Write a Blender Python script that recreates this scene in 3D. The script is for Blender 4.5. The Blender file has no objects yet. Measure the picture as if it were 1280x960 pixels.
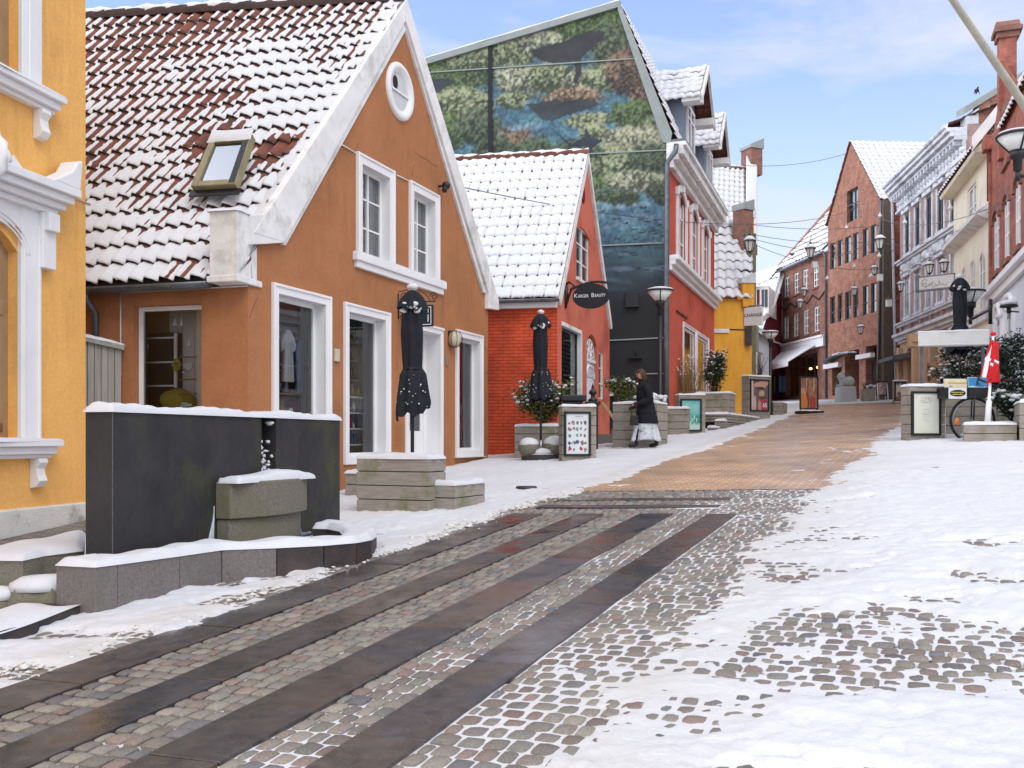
import bpy, math, random
import numpy as np
from mathutils import Vector, Matrix
random.seed(7)
SC = bpy.context.scene
COL = SC.collection
F, CX, HY, HCAM = 1225.0, 640.0, 550.0, 1.45
def V3(*a): return Vector(a)
def G(x, y):
    xx = min(max(x, -14.0), 24.0); yy = min(y, 62.0)
    return -HCAM + .0545*xx + .0498*yy
def P(px, py, d): return Vector(((px-CX)/F*d, d, (HY-py)/F*d))
def gp(px, py):
    a = (px-CX)/F; b = (HY-py)/F
    d = HCAM/(.0545*a + .0498 - b)
    return Vector((a*d, d, b*d))
TH = math.radians(23.5)
SU = Vector((math.sin(TH), math.cos(TH), 0)); SV = Vector((math.cos(TH), -math.sin(TH), 0))
def S(u, v):
    p = SU*u + SV*v
    return Vector((p.x, p.y, G(p.x, p.y)))
def suv(p): return (p.x*SU.x+p.y*SU.y, p.x*SV.x+p.y*SV.y)

# ---------------------------------------------------------------- materials
MATS = {}
def lin(c):
    c = c/255.0
    return c/12.92 if c <= .04045 else ((c+.055)/1.055)**2.4
def rgb(r, g, b): return (lin(r), lin(g), lin(b), 1)
def newmat(name):
    m = bpy.data.materials.new(name); m.use_nodes = True
    nt = m.node_tree; b = nt.nodes['Principled BSDF']
    MATS[name] = m
    return m, nt, b
def nd(nt, t, **kw):
    n = nt.nodes.new(t)
    for k, v in kw.items():
        if k in n.inputs: n.inputs[k].default_value = v
        else: setattr(n, k, v)
    return n
def ramp(nt, fac, stops):
    r = nt.nodes.new('ShaderNodeValToRGB'); e = r.color_ramp.elements
    e[0].position, e[0].color = stops[0]; e[1].position, e[1].color = stops[-1]
    for p, c in stops[1:-1]:
        q = e.new(p); q.color = c
    nt.links.new(fac, r.inputs[0]); return r.outputs[0]
def mixc(nt, fac, a, b, mode='MIX'):
    m = nt.nodes.new('ShaderNodeMix'); m.data_type = 'RGBA'; m.blend_type = mode
    for s, v in ((m.inputs[0], fac), (m.inputs[6], a), (m.inputs[7], b)):
        if hasattr(v, 'links'): nt.links.new(v, s)
        else: s.default_value = v
    return m.outputs[2]
def tint(c, k): return (min(c[0]*k, 1), min(c[1]*k, 1), min(c[2]*k, 1), 1)
def pm(name, c1, c2=None, scale=3, rough=.8, bump=0, bscale=60, spec=.3, metal=0, detail=6, stretch=None, c3=None, s3=.6, rvar=0, bdist=.02, streak=0):
    """procedural two/three tone surface with bump"""
    m, nt, b = newmat(name)
    c2 = c2 or tint(c1, .82)
    tc = nd(nt, 'ShaderNodeTexCoord').outputs['Object']
    mp = nd(nt, 'ShaderNodeMapping'); nt.links.new(tc, mp.inputs[0])
    if stretch: mp.inputs['Scale'].default_value = stretch
    n = nd(nt, 'ShaderNodeTexNoise', Scale=scale, Detail=detail, Roughness=.62)
    nt.links.new(mp.outputs[0], n.inputs['Vector'])
    col = ramp(nt, n.outputs['Fac'], [(.3, c1), (.7, c2)])
    if c3:
        n3 = nd(nt, 'ShaderNodeTexNoise', Scale=s3, Detail=8, Roughness=.7)
        nt.links.new(tc, n3.inputs['Vector'])
        f = ramp(nt, n3.outputs['Fac'], [(.5, (0, 0, 0, 1)), (.68, (1, 1, 1, 1))])
        col = mixc(nt, f, col, c3)
    if streak:
        ms = nd(nt, 'ShaderNodeMapping'); ms.inputs['Scale'].default_value = (7, 7, .55); nt.links.new(tc, ms.inputs[0])
        ns = nd(nt, 'ShaderNodeTexNoise', Scale=1.0, Detail=7, Roughness=.7); nt.links.new(ms.outputs[0], ns.inputs['Vector'])
        np_ = nd(nt, 'ShaderNodeTexNoise', Scale=.8, Detail=4, Roughness=.6); nt.links.new(tc, np_.inputs['Vector'])
        fa = ramp(nt, ns.outputs['Fac'], [(.40, (1, 1, 1, 1)), (.62, (1-streak, 1-streak*1.05, 1-streak*1.1, 1))]); fb_ = ramp(nt, np_.outputs['Fac'], [(.42, (0, 0, 0, 1)), (.62, (1, 1, 1, 1))])
        col = mixc(nt, 1.0, col, mixc(nt, fb_, (1, 1, 1, 1), fa), 'MULTIPLY')
        if streak > .11:
         sk_ = nd(nt, 'ShaderNodeTexNoise', Scale=26, Detail=3, Roughness=.7); nt.links.new(tc, sk_.inputs['Vector'])
         col = mixc(nt, 1.0, col, ramp(nt, sk_.outputs['Fac'], [(.3, (.90, .90, .90, 1)), (.7, (1.08, 1.08, 1.08, 1))]), 'MULTIPLY')
    nt.links.new(col, b.inputs['Base Color'])
    b.inputs['Roughness'].default_value = rough; b.inputs['Metallic'].default_value = metal
    b.inputs['Specular IOR Level'].default_value = spec
    if rvar:
        r = nd(nt, 'ShaderNodeMapRange'); r.inputs[1].default_value = .3; r.inputs[2].default_value = .7
        r.inputs[3].default_value = max(rough-rvar, .02); r.inputs[4].default_value = min(rough+rvar, 1)
        nt.links.new(n.outputs['Fac'], r.inputs[0]); nt.links.new(r.outputs[0], b.inputs['Roughness'])
    if bump:
        nb = nd(nt, 'ShaderNodeTexNoise', Scale=bscale, Detail=4, Roughness=.6)
        nt.links.new(mp.outputs[0], nb.inputs['Vector'])
        bp = nd(nt, 'ShaderNodeBump', Strength=bump, Distance=bdist)
        nt.links.new(nb.outputs['Fac'], bp.inputs['Height']); nt.links.new(bp.outputs[0], b.inputs['Normal'])
    return m
def brick(name, ca, cb, cm, w=.24, h=.075, mortar=.008, rough=.85, bump=.5, nscale=2.5, painted=False, dirt=None):
    m, nt, b = newmat(name)
    uv = nd(nt, 'ShaderNodeUVMap').outputs[0]
    br = nd(nt, 'ShaderNodeTexBrick', Scale=1.0); br.inputs['Brick Width'].default_value = w; br.inputs['Row Height'].default_value = h
    br.inputs['Mortar Size'].default_value = mortar; br.inputs['Mortar Smooth'].default_value = .3
    br.inputs['Color1'].default_value = ca; br.inputs['Color2'].default_value = cb; br.inputs['Mortar'].default_value = cm
    nt.links.new(uv, br.inputs['Vector'])
    n = nd(nt, 'ShaderNodeTexNoise', Scale=nscale, Detail=7, Roughness=.65)
    nt.links.new(nd(nt, 'ShaderNodeTexCoord').outputs['Object'], n.inputs['Vector'])
    f = ramp(nt, n.outputs['Fac'], [(.25, (.55, .55, .55, 1)), (.75, (1.3, 1.25, 1.25, 1))])
    col = mixc(nt, 1.0, br.outputs['Color'], f, 'MULTIPLY')
    nt.links.new(col, b.inputs['Base Color']); b.inputs['Roughness'].default_value = rough
    b.inputs['Specular IOR Level'].default_value = .25
    bp = nd(nt, 'ShaderNodeBump', Strength=bump, Distance=.012); bp.invert = True
    nt.links.new(br.outputs['Fac'], bp.inputs['Height']); nt.links.new(bp.outputs[0], b.inputs['Normal'])
    return m
def glassmat(name, tintc=(.75, .8, .8, 1), refl=.10, rough=.02):
    m, nt, b = newmat(name)
    out = nt.nodes['Material Output']
    tr = nd(nt, 'ShaderNodeBsdfTransparent', Color=tintc)
    gl = nd(nt, 'ShaderNodeBsdfGlossy', Roughness=rough); gl.inputs['Color'].default_value = (.9, .93, .95, 1)
    fr = nd(nt, 'ShaderNodeFresnel', IOR=1.5)
    ad = nd(nt, 'ShaderNodeMath', operation='ADD'); ad.inputs[1].default_value = refl
    nt.links.new(fr.outputs[0], ad.inputs[0])
    mx = nd(nt, 'ShaderNodeMixShader')
    nt.links.new(ad.outputs[0], mx.inputs[0]); nt.links.new(tr.outputs[0], mx.inputs[1]); nt.links.new(gl.outputs[0], mx.inputs[2])
    nt.links.new(mx.outputs[0], out.inputs['Surface'])
    return m
def attrmat(name, rough=.7, bump=0, bscale=80, spec=.3, speck=0, sscale=60, rvar=0, bdist=.01, rust=None):
    """colour read from the mesh's own 'Col' attribute"""
    m, nt, b = newmat(name)
    a = nd(nt, 'ShaderNodeAttribute', attribute_name='Col')
    col = a.outputs['Color']
    tc = nd(nt, 'ShaderNodeTexCoord').outputs['Object']
    if speck:
        n = nd(nt, 'ShaderNodeTexNoise', Scale=sscale, Detail=5, Roughness=.75); nt.links.new(tc, n.inputs['Vector'])
        f = ramp(nt, n.outputs['Fac'], [(.3, (1-speck,)*3+(1,)), (.7, (1+speck,)*3+(1,))])
        col = mixc(nt, 1.0, col, f, 'MULTIPLY')
    if rust:
        nr = nd(nt, 'ShaderNodeTexNoise', Scale=2.6, Detail=9, Roughness=.72); nt.links.new(tc, nr.inputs['Vector'])
        col = mixc(nt, ramp(nt, nr.outputs['Fac'], [(.50, (0, 0, 0, 1)), (.66, (.8, .8, .8, 1))]), col, rust)
    nt.links.new(col, b.inputs['Base Color']); b.inputs['Roughness'].default_value = rough
    b.inputs['Specular IOR Level'].default_value = spec
    if rvar:
        n2 = nd(nt, 'ShaderNodeTexNoise', Scale=2.2, Detail=5); nt.links.new(tc, n2.inputs['Vector'])
        r = nd(nt, 'ShaderNodeMapRange'); r.inputs[1].default_value = .35; r.inputs[2].default_value = .65
        r.inputs[3].default_value = max(.04, rough-rvar); r.inputs[4].default_value = min(1, rough+rvar)
        nt.links.new(n2.outputs['Fac'], r.inputs[0]); nt.links.new(r.outputs[0], b.inputs['Roughness'])
    if bump:
        nb = nd(nt, 'ShaderNodeTexNoise', Scale=bscale, Detail=4, Roughness=.6); nt.links.new(tc, nb.inputs['Vector'])
        bp = nd(nt, 'ShaderNodeBump', Strength=bump, Distance=bdist)
        nt.links.new(nb.outputs['Fac'], bp.inputs['Height']); nt.links.new(bp.outputs[0], b.inputs['Normal'])
    return m
def emis(name, c, s):
    m, nt, b = newmat(name)
    b.inputs['Base Color'].default_value = c; b.inputs['Emission Color'].default_value = c; b.inputs['Emission Strength'].default_value = s
    return m

snow_c = (.86, .87, .89, 1)
M = dict(
 snow=pm('snow', (.66, .665, .68, 1), (.61, .62, .64, 1), 6, .75, .35, 45, .2, bdist=.015),
 ochre=pm('ochre_stucco', (0.860, 0.475, 0.150, 1), (0.800, 0.430, 0.125, 1), 1.3, .9, .25, 140, .15, c3=(.74, .40, .125, 1), s3=.9, bdist=.004, streak=0.17),
 orange=pm('orange_brown_stucco', (0.430, 0.190, 0.088, 1), (0.370, 0.158, 0.071, 1), 1.1, .9, .35, 90, .15, c3=(.33, .15, .07, 1), s3=.7, bdist=.006, streak=0.17),
 white=pm('white_paint', (.80, .80, .80, 1), (.74, .745, .75, 1), 2, .55, .08, 60, .4, bdist=.003, streak=0.05),
 white_old=pm('weathered_white_paint', (0.821, 0.821, 0.810, 1), (0.670, 0.670, 0.648, 1), 2.5, .7, .2, 40, .3, c3=(.45, .46, .42, 1), s3=1.4, bdist=.004, streak=0.05),
 plinth=pm('mossy_limewash', (.72, .71, .67, 1), (.60, .60, .55, 1), 3, .9, .4, 30, .2, c3=(.10, .11, .05, 1), s3=1.6),
 red_paint=brick('red_painted_brick', (0.600, 0.095, 0.040, 1), (0.540, 0.082, 0.034, 1), (.42, .05, .017, 1), .24, .075, .012, .8, .7, 1.6),
 red_stucco=pm('coral_red_stucco', (0.620, 0.175, 0.115, 1), (0.550, 0.150, 0.095, 1), 1.2, .85, .3, 80, .15, c3=(.40, .11, .075, 1), s3=.8, bdist=.004, streak=0.17),
 facade_red=pm('brick_red_stucco', (0.550, 0.115, 0.075, 1), (0.480, 0.098, 0.062, 1), 1.0, .85, .2, 80, .15, c3=(.33, .06, .035, 1), s3=.7, bdist=.003, streak=0.17),
 dark_paint=pm('near_black_paint', (.018, .02, .026, 1), (.012, .014, .018, 1), 2, .6, .2, 40, .3),
 blue_grey=pm('blue_grey_paint', (.20, .25, .31, 1), (.17, .21, .26, 1), 2, .6, .05, 60, .3),
 ochre_far=pm('warm_yellow_stucco', (0.792, 0.420, 0.066, 1), (0.720, 0.360, 0.054, 1), .8, .9, .15, 60, .15, streak=0.17),
 grey_wall=pm('pale_grey_stucco', (0.650, 0.676, 0.728, 1), (0.572, 0.598, 0.650, 1), 1, .9, .1, 60, .15, streak=0.17),
 dark_red=pm('wine_red_paint', (.16, .018, .030, 1), (.13, .015, .025, 1), 1, .8, .1, 60, .2),
 cream=pm('cream_stucco', (0.825, 0.775, 0.625, 1), (0.750, 0.700, 0.562, 1), 1, .9, .1, 60, .15, streak=0.17),
 beige=pm('beige_sandstone', (0.624, 0.442, 0.312, 1), (0.546, 0.377, 0.260, 1), 1.4, .85, .15, 40, .2),
 stucco_white=pm('grey_white_stucco', (0.720, 0.760, 0.810, 1), (0.620, 0.650, 0.700, 1), 3, .8, .3, 20, .2, c3=(.36, .38, .42, 1), s3=1.1, streak=0.17),
 pinkwall=brick('pale_red_brick', (0.440, 0.310, 0.290, 1), (0.380, 0.260, 0.240, 1), (.36, .27, .24, 1), .24, .07, .01),
 brick_o=brick('orange_brick', (0.400, 0.165, 0.100, 1), (0.260, 0.100, 0.068, 1), (.36, .26, .20, 1), .24, .07, .01),
 brick_p=brick('plum_brick', (.32, .14, .10, 1), (.25, .105, .08, 1), (.24, .18, .15, 1), .24, .07, .01),
 brick_r=brick('deep_red_brick', (0.440, 0.132, 0.083, 1), (0.341, 0.097, 0.064, 1), (.25, .17, .14, 1), .24, .07, .01),
 tile=pm('clay_roof_tile', (.22, .075, .045, 1), (.13, .048, .034, 1), 4, .75, .2, 60, .3, c3=(.07, .035, .03, 1), s3=2.2),
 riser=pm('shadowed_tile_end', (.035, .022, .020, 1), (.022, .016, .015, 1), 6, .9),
 tile_dark=pm('dark_roof_tile', (.09, .05, .042, 1), (.05, .032, .03, 1), 4, .75, .2, 60, .3),
 zinc=pm('zinc_gutter', (.16, .17, .19, 1), (.09, .10, .11, 1), 5, .45, .1, 40, .5, .6),
 black_metal=pm('black_metal', (.014, .015, .017, 1), (.010, .010, .012, 1), 8, .45, .1, 60, .45),
 grey_metal=pm('grey_metal', (.40, .41, .43, 1), (.32, .33, .35, 1), 6, .35, 0, 40, .5, .7),
 canvas=pm('charcoal_canvas', (.022, .024, .032, 1), (.014, .015, .020, 1), 9, .85, .3, 120, .2, bdist=.004),
 planter=pm('weathered_grey_wood', (0.360, 0.318, 0.276, 1), (0.240, 0.222, 0.192, 1), 5, .85, .35, 50, .2, stretch=(1, 1, 5), c3=(.17, .18, .085, 1), s3=2.3, bdist=.006),
 wood_gap=pm('dark_gap_wood', (.045, .04, .035, 1), (.03, .028, .025, 1), 5, .9),
 fence=pm('grey_fence_board', (.36, .345, .315, 1), (.26, .25, .23, 1), 4, .85, .3, 40, .2, stretch=(5, 5, .5), bdist=.004),
 basalt=pm('dark_basalt_slab', (.040, .039, .042, 1), (.026, .026, .029, 1), 3.0, .60, .25, 160, .35, c3=(.062, .066, .030, 1), s3=1.0, rvar=.12, bdist=.003, streak=.35),
 granite=pm('grey_granite', (.22, .195, .185, 1), (.115, .105, .10, 1), 55, .8, .4, 110, .3, c3=(.14, .135, .115, 1), s3=1.3, bdist=.006),
 granite_moss=pm('mossy_granite', (.24, .22, .175, 1), (.11, .10, .08, 1), 60, .85, .4, 110, .3, c3=(.15, .145, .085, 1), s3=1.8, bdist=.006),
 granite_dark=pm('wet_dark_granite', (.05, .042, .042, 1), (.028, .025, .026, 1), 14, .55, .4, 110, .4, c3=(.085, .055, .045, 1), s3=2.2),
 ice=pm('ice', (.50, .56, .62, 1), (.30, .35, .40, 1), 8, .25, .3, 40, .5),
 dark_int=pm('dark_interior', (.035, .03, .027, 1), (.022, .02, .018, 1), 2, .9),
 warm_int=pm('brown_interior', (.26, .18, .12, 1), (.19, .13, .085, 1), 2, .9),
 light_int=pm('pale_interior', (.62, .62, .61, 1), (.52, .53, .54, 1), 2, .9),
 curtain=pm('white_curtain', (.62, .63, .64, 1), (.48, .49, .51, 1), 3, .9, stretch=(12, 12, .4)),
 brown_frame=pm('tan_window_frame', (.36, .235, .125, 1), (.29, .185, .10, 1), 6, .6, .1, 60, .3),
 olive_frame=pm('olive_brown_cladding', (.30, .265, .14, 1), (.20, .175, .095, 1), 6, .5, .1, 60, .4),
 dark_frame=pm('dark_teal_frame', (.07, .09, .10, 1), (.055, .07, .08, 1), 6, .5),
 skin=pm('skin', (.46, .25, .17, 1), (.42, .22, .15, 1), 6, .55),
 coat=pm('black_coat', (.014, .015, .02, 1), (.008, .009, .012, 1), 12, .8, .4, 60, .2),
 trouser=pm('pale_patterned_trousers', (.62, .64, .68, 1), (.48, .50, .54, 1), 14, .85, .3, 40, .2, c3=(.10, .11, .13, 1), s3=5.0),
 hair=pm('brown_hair', (.07, .038, .02, 1), (.045, .025, .014, 1), 30, .6),
 leather=pm('black_leather', (.02, .016, .016, 1), (.012, .01, .01, 1), 20, .5),
 glove=pm('plum_glove', (.05, .014, .03, 1), (.035, .01, .02, 1), 20, .8),
 leaf=attrmat('leaf', .6, spec=.3),
 reed=pm('dry_reed', (.30, .20, .09, 1), (.20, .13, .06, 1), 8, .9),
 bark=pm('bark', (.09, .07, .05, 1), (.05, .04, .03, 1), 12, .9),
 red_cloth=pm('red_cloth', (.62, .018, .020, 1), (.52, .014, .016, 1), 8, .8),
 white_cloth=pm('white_cloth', (.80, .80, .80, 1), (.74, .74, .74, 1), 8, .85),
 rubber=pm('black_rubber', (.015, .015, .016, 1), (.01, .01, .01, 1), 20, .8),
 amber=pm('amber_reflector', (.75, .22, .02, 1), (.65, .18, .02, 1), 20, .3),
 statue=pm('pale_stone', (.52, .52, .50, 1), (.42, .42, .40, 1), 12, .85, .4, 30),
 sign_dark=pm('black_sign_paint', (.016, .017, .022, 1), (.012, .013, .017, 1), 4, .5),
 sign_navy=pm('dark_teal_sign', (.012, .03, .042, 1), (.010, .025, .035, 1), 4, .5),
 sign_white=pm('white_sign', (.76, .76, .76, 1), (.72, .72, .72, 1), 4, .5),
 sign_cream=pm('worn_cream_sign', (.62, .62, .58, 1), (.52, .52, .50, 1), 7, .6),
 ink=pm('black_ink', (.02, .02, .022, 1), (.015, .015, .016, 1), 4, .6),
 faint_ink=pm('faded_ink', (.46, .45, .38, 1), (.42, .41, .36, 1), 4, .6),
 grey_ink=pm('grey_ink', (.50, .51, .54, 1), (.46, .47, .50, 1), 4, .6),
 yellow_ink=pm('yellow_ink', (.70, .62, .10, 1), None, 4, .6),
 lampglass=pm('frosted_lamp_glass', (.72, .74, .72, 1), (.64, .66, .64, 1), 4, .3),
 globe=pm('cream_globe_glass', (.60, .54, .40, 1), (.50, .44, .32, 1), 5, .25),
 flagpole=pm('weathered_flagpole', (.52, .49, .42, 1), (.38, .37, .30, 1), 4, .7, .2, 40, .3, stretch=(1, 1, 1)),
 oldpole=pm('mossy_timber', (.20, .19, .10, 1), (.12, .11, .07, 1), 5, .85, .3, 40),
 yellow_cloth=pm('yellow_knit', (.42, .36, .06, 1), (.30, .25, .04, 1), 20, .95, .4, 60),
 red_goods=pm('red_goods', (.40, .03, .05, 1), (.30, .02, .04, 1), 8, .8),
 blue_goods=pm('blue_goods', (.06, .10, .20, 1), (.04, .07, .14, 1), 8, .8),
 wood_shelf=pm('honey_wood', (.34, .21, .10, 1), (.26, .16, .075, 1), 6, .7, stretch=(1, 6, 6)),
 paint_col=attrmat('printed_poster', .45, spec=.4),
 pier_brown=pm('dark_brown_render', (.13, .10, .08, 1), (.09, .07, .055, 1), 3, .9),
 mural=attrmat('mural_paint', .6, .10, 60, .3, .12, 22),
 glass=glassmat('shop_glass', (.93, .95, .95, 1), .05),
 glass_sky=glassmat('window_glass', (.74, .78, .79, 1), .16),
 skylight_glass=glassmat('skylight_glass', (.45, .5, .52, 1), .45),
 lit=emis('warm_shop_lamp', (1, .45, .12, 1), 6),
 awning=pm('white_awning_cloth', (.72, .72, .69, 1), (.66, .66, .63, 1), 4, .8, .1, 60),
 copper_green=pm('grey_green_sheet', (.30, .33, .32, 1), (.24, .27, .26, 1), 4, .6),
)
# ---------------------------------------------------------------- mesh builder
ROOTLOC = {}
def rotz(a): return Matrix.Rotation(a, 4, 'Z')
class MB:
    def __init__(s, T=None):
        s.v = []; s.f = []; s.mi = []; s.sm = []; s.col = []; s.T = T; s.cur = None
    def pt(s, p):
        p = Vector(p)
        if s.T is not None: p = s.T @ p
        s.v.append(p); s.col.append(s.cur); return len(s.v)-1
    def face(s, idx, mat=0, sm=False):
        s.f.append(tuple(idx)); s.mi.append(mat); s.sm.append(sm)
    def poly(s, pts, mat=0, sm=False):
        s.face([s.pt(p) for p in pts], mat, sm)
    def hexa(s, p, mat=0):
        """8 corners: bottom 4 ccw, top 4 ccw"""
        i = [s.pt(q) for q in p]
        for q in ((3, 2, 1, 0), (4, 5, 6, 7), (0, 1, 5, 4), (1, 2, 6, 5), (2, 3, 7, 6), (3, 0, 4, 7)):
            s.face([i[k] for k in q], mat)
    def box(s, x0, x1, y0, y1, z0, z1, mat=0):
        s.hexa([(x0, y0, z0), (x1, y0, z0), (x1, y1, z0), (x0, y1, z0), (x0, y0, z1), (x1, y0, z1), (x1, y1, z1), (x0, y1, z1)], mat)
    def fbox(s, fr, u0, u1, z0, z1, n0, n1, mat=0):
        q = [fr.at(u0, z0, n1), fr.at(u1, z0, n1), fr.at(u1, z0, n0), fr.at(u0, z0, n0),
             fr.at(u0, z1, n1), fr.at(u1, z1, n1), fr.at(u1, z1, n0), fr.at(u0, z1, n0)]
        s.hexa(q, mat)
    def prism(s, fr, pts, n0, n1, mat=0):
        """polygon in the frame's (u,z) plane extruded along the normal"""
        a = [s.pt(fr.at(u, z, n1)) for u, z in pts]; b = [s.pt(fr.at(u, z, n0)) for u, z in pts]
        s.face(a, mat); s.face(b[::-1], mat)
        k = len(pts)
        for i in range(k):
            j = (i+1) % k; s.face((a[j], a[i], b[i], b[j]), mat)
    def slabpoly(s, pts, z0, z1, mat=0):
        a = [s.pt((p[0], p[1], z1 if not callable(z1) else z1(p))) for p in pts]
        b = [s.pt((p[0], p[1], z0 if not callable(z0) else z0(p))) for p in pts]
        s.face(a, mat); s.face(b[::-1], mat); k = len(pts)
        for i in range(k):
            j = (i+1) % k; s.face((a[j], a[i], b[i], b[j]), mat)
    def tube(s, pts, r, seg=8, mat=0, sm=True, cap=True):
        pts = [Vector(p) for p in pts]; n = len(pts)
        rs = r if isinstance(r, (list, tuple)) else [r]*n
        rings = []; up = None
        for i in range(n):
            t = (pts[min(i+1, n-1)]-pts[max(i-1, 0)]).normalized()
            if up is None:
                up = Vector((0, 0, 1)) if abs(t.z) < .9 else Vector((1, 0, 0))
            a = t.cross(up).normalized(); b = a.cross(t).normalized(); up = b
            rings.append([s.pt(pts[i]+(a*math.cos(2*math.pi*k/seg)+b*math.sin(2*math.pi*k/seg))*rs[i]) for k in range(seg)])
        for i in range(n-1):
            for k in range(seg):
                j = (k+1) % seg
                s.face((rings[i][k], rings[i][j], rings[i+1][j], rings[i+1][k]), mat, sm)
        if cap:
            s.face(rings[0][::-1], mat); s.face(rings[-1], mat)
    def lathe(s, prof, c=(0, 0, 0), seg=16, mat=0, sm=True, wob=None):
        c = Vector(c); rings = []
        for j, (r, z) in enumerate(prof):
            rings.append([s.pt(c+Vector((r*(wob(k/seg, j) if wob else 1)*math.cos(2*math.pi*k/seg), r*(wob(k/seg, j) if wob else 1)*math.sin(2*math.pi*k/seg), z))) for k in range(seg)])
        for i in range(len(prof)-1):
            for k in range(seg):
                j = (k+1) % seg
                s.face((rings[i][k], rings[i][j], rings[i+1][j], rings[i+1][k]), mat, sm)
        if prof[0][0] > 1e-4: s.face(rings[0][::-1], mat)
        if prof[-1][0] > 1e-4: s.face(rings[-1], mat)
    def blob(s, c, rx, ry, rz, seg=10, rg=6, mat=0, jit=.12, zmin=-1):
        c = Vector(c); rings = []
        for i in range(rg+1):
            ph = -math.pi/2+math.pi*i/rg
            rings.append([s.pt(c+Vector((rx*math.cos(ph)*math.cos(2*math.pi*k/seg), ry*math.cos(ph)*math.sin(2*math.pi*k/seg), rz*max(math.sin(ph), zmin)))*(1+random.uniform(-jit, jit))) for k in range(seg)])
        for i in range(rg):
            for k in range(seg):
                j = (k+1) % seg; s.face((rings[i][k], rings[i][j], rings[i+1][j], rings[i+1][k]), mat, True)
    def grid(s, nu, nv, fn, mat=0, sm=True, keep=None):
        ids = [[s.pt(fn(i/nu, j/nv)) for i in range(nu+1)] for j in range(nv+1)]
        for j in range(nv):
            for i in range(nu):
                if keep is None or keep((i+.5)/nu, (j+.5)/nv):
                    s.face((ids[j][i], ids[j][i+1], ids[j+1][i+1], ids[j+1][i]), mat, sm)
    def snowcap(s, pts4, h=.04, n=14, m=10, over=.012, seed=0, mat=0):
        """soft rounded snow lying on the quad pts4 (bl, br, tr, tl)"""
        a, b, c, d = [Vector(p) for p in pts4]; rr = random.Random(seed)
        ph = [rr.uniform(0, 6.28) for _ in range(6)]
        ctr = (a+b+c+d)/4
        def f(u, v):
            uu = .5-.5*math.cos(math.pi*u); vv = .5-.5*math.cos(math.pi*v)
            p = (a*(1-uu)+b*uu)*(1-vv)+(d*(1-uu)+c*uu)*vv
            e = min(uu, 1-uu)*(b-a).length; g = min(vv, 1-vv)*(d-a).length
            q = min(e, g)/(h*1.1); k = math.sqrt(max(0, 1-(1-min(q, 1))**2))
            w = 1+.22*math.sin(p.x*5.1+p.y*3.7+ph[0])+.16*math.sin(p.x*13+ph[1])*math.cos(p.y*11+ph[2])+.10*math.sin(p.x*31+p.y*27+ph[3])
            o = (p-ctr); o.z = 0
            o = o.normalized()*(over*(1+.9*math.sin(p.x*17+p.y*23+ph[4]))) if q < .05 else Vector((0, 0, 0))
            return p+o+Vector((0, 0, k*h*w-(.012 if q < .05 else 0)))
        s.grid(n, m, f, mat)
    def build(s, name, mats, parent=None, bevel=0, seg=2, solid=0, sub=0):
        if not s.f: return None
        if not isinstance(mats, (list, tuple)): mats = [mats]
        base = ROOTLOC.get(parent.name, Vector((0, 0, 0))) if parent is not None else Vector((0, 0, 0))
        me = bpy.data.meshes.new(name)
        va = [(p-base)[:] for p in s.v]
        me.from_pydata(va, [], s.f)
        for m in mats: me.materials.append(M[m] if isinstance(m, str) else m)
        me.polygons.foreach_set('material_index', s.mi); me.polygons.foreach_set('use_smooth', s.sm)
        me.update()
        # box mapped UV in metres
        nl = len(me.loops); uv = me.uv_layers.new(name='UVMap')
        vi = np.empty(nl, np.int32); me.loops.foreach_get('vertex_index', vi)
        co = np.array([p[:] for p in s.v], np.float64)[vi]
        nf = len(me.polygons); nrm = np.empty(nf*3); me.polygons.foreach_get('normal', nrm); nrm = nrm.reshape(-1, 3)
        tot = np.empty(nf, np.int32); me.polygons.foreach_get('loop_total', tot)
        ln = np.repeat(nrm, tot, axis=0)
        h = np.hypot(ln[:, 0], ln[:, 1])+1e-9
        tu = -ln[:, 1]/h*co[:, 0]+ln[:, 0]/h*co[:, 1]
        vert = np.abs(ln[:, 2]) < .75
        U = np.where(vert, tu, co[:, 0]); W = np.where(vert, co[:, 2], co[:, 1])
        uv.data.foreach_set('uv', np.column_stack((U, W)).astype(np.float32).ravel())
        if any(c is not None for c in s.col):
            a = me.color_attributes.new('Col', 'FLOAT_COLOR', 'POINT')
            a.data.foreach_set('color', np.array([(c if c is not None else (1, 1, 1))[:3]+(1,) for c in s.col], np.float32).ravel())
        o = bpy.data.objects.new(name, me); COL.objects.link(o)
        if parent is not None:
            o.parent = parent; ROOTLOC[o.name] = base
        if bevel:
            b = o.modifiers.new('Bevel', 'BEVEL'); b.width = bevel; b.segments = seg; b.limit_method = 'ANGLE'; b.angle_limit = .6
            b.harden_normals = False
        if sub:
            q = o.modifiers.new('Subsurf', 'SUBSURF'); q.levels = sub; q.render_levels = sub
        if solid:
            q = o.modifiers.new('Solidify', 'SOLIDIFY'); q.thickness = solid; q.offset = 0
        return o
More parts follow.
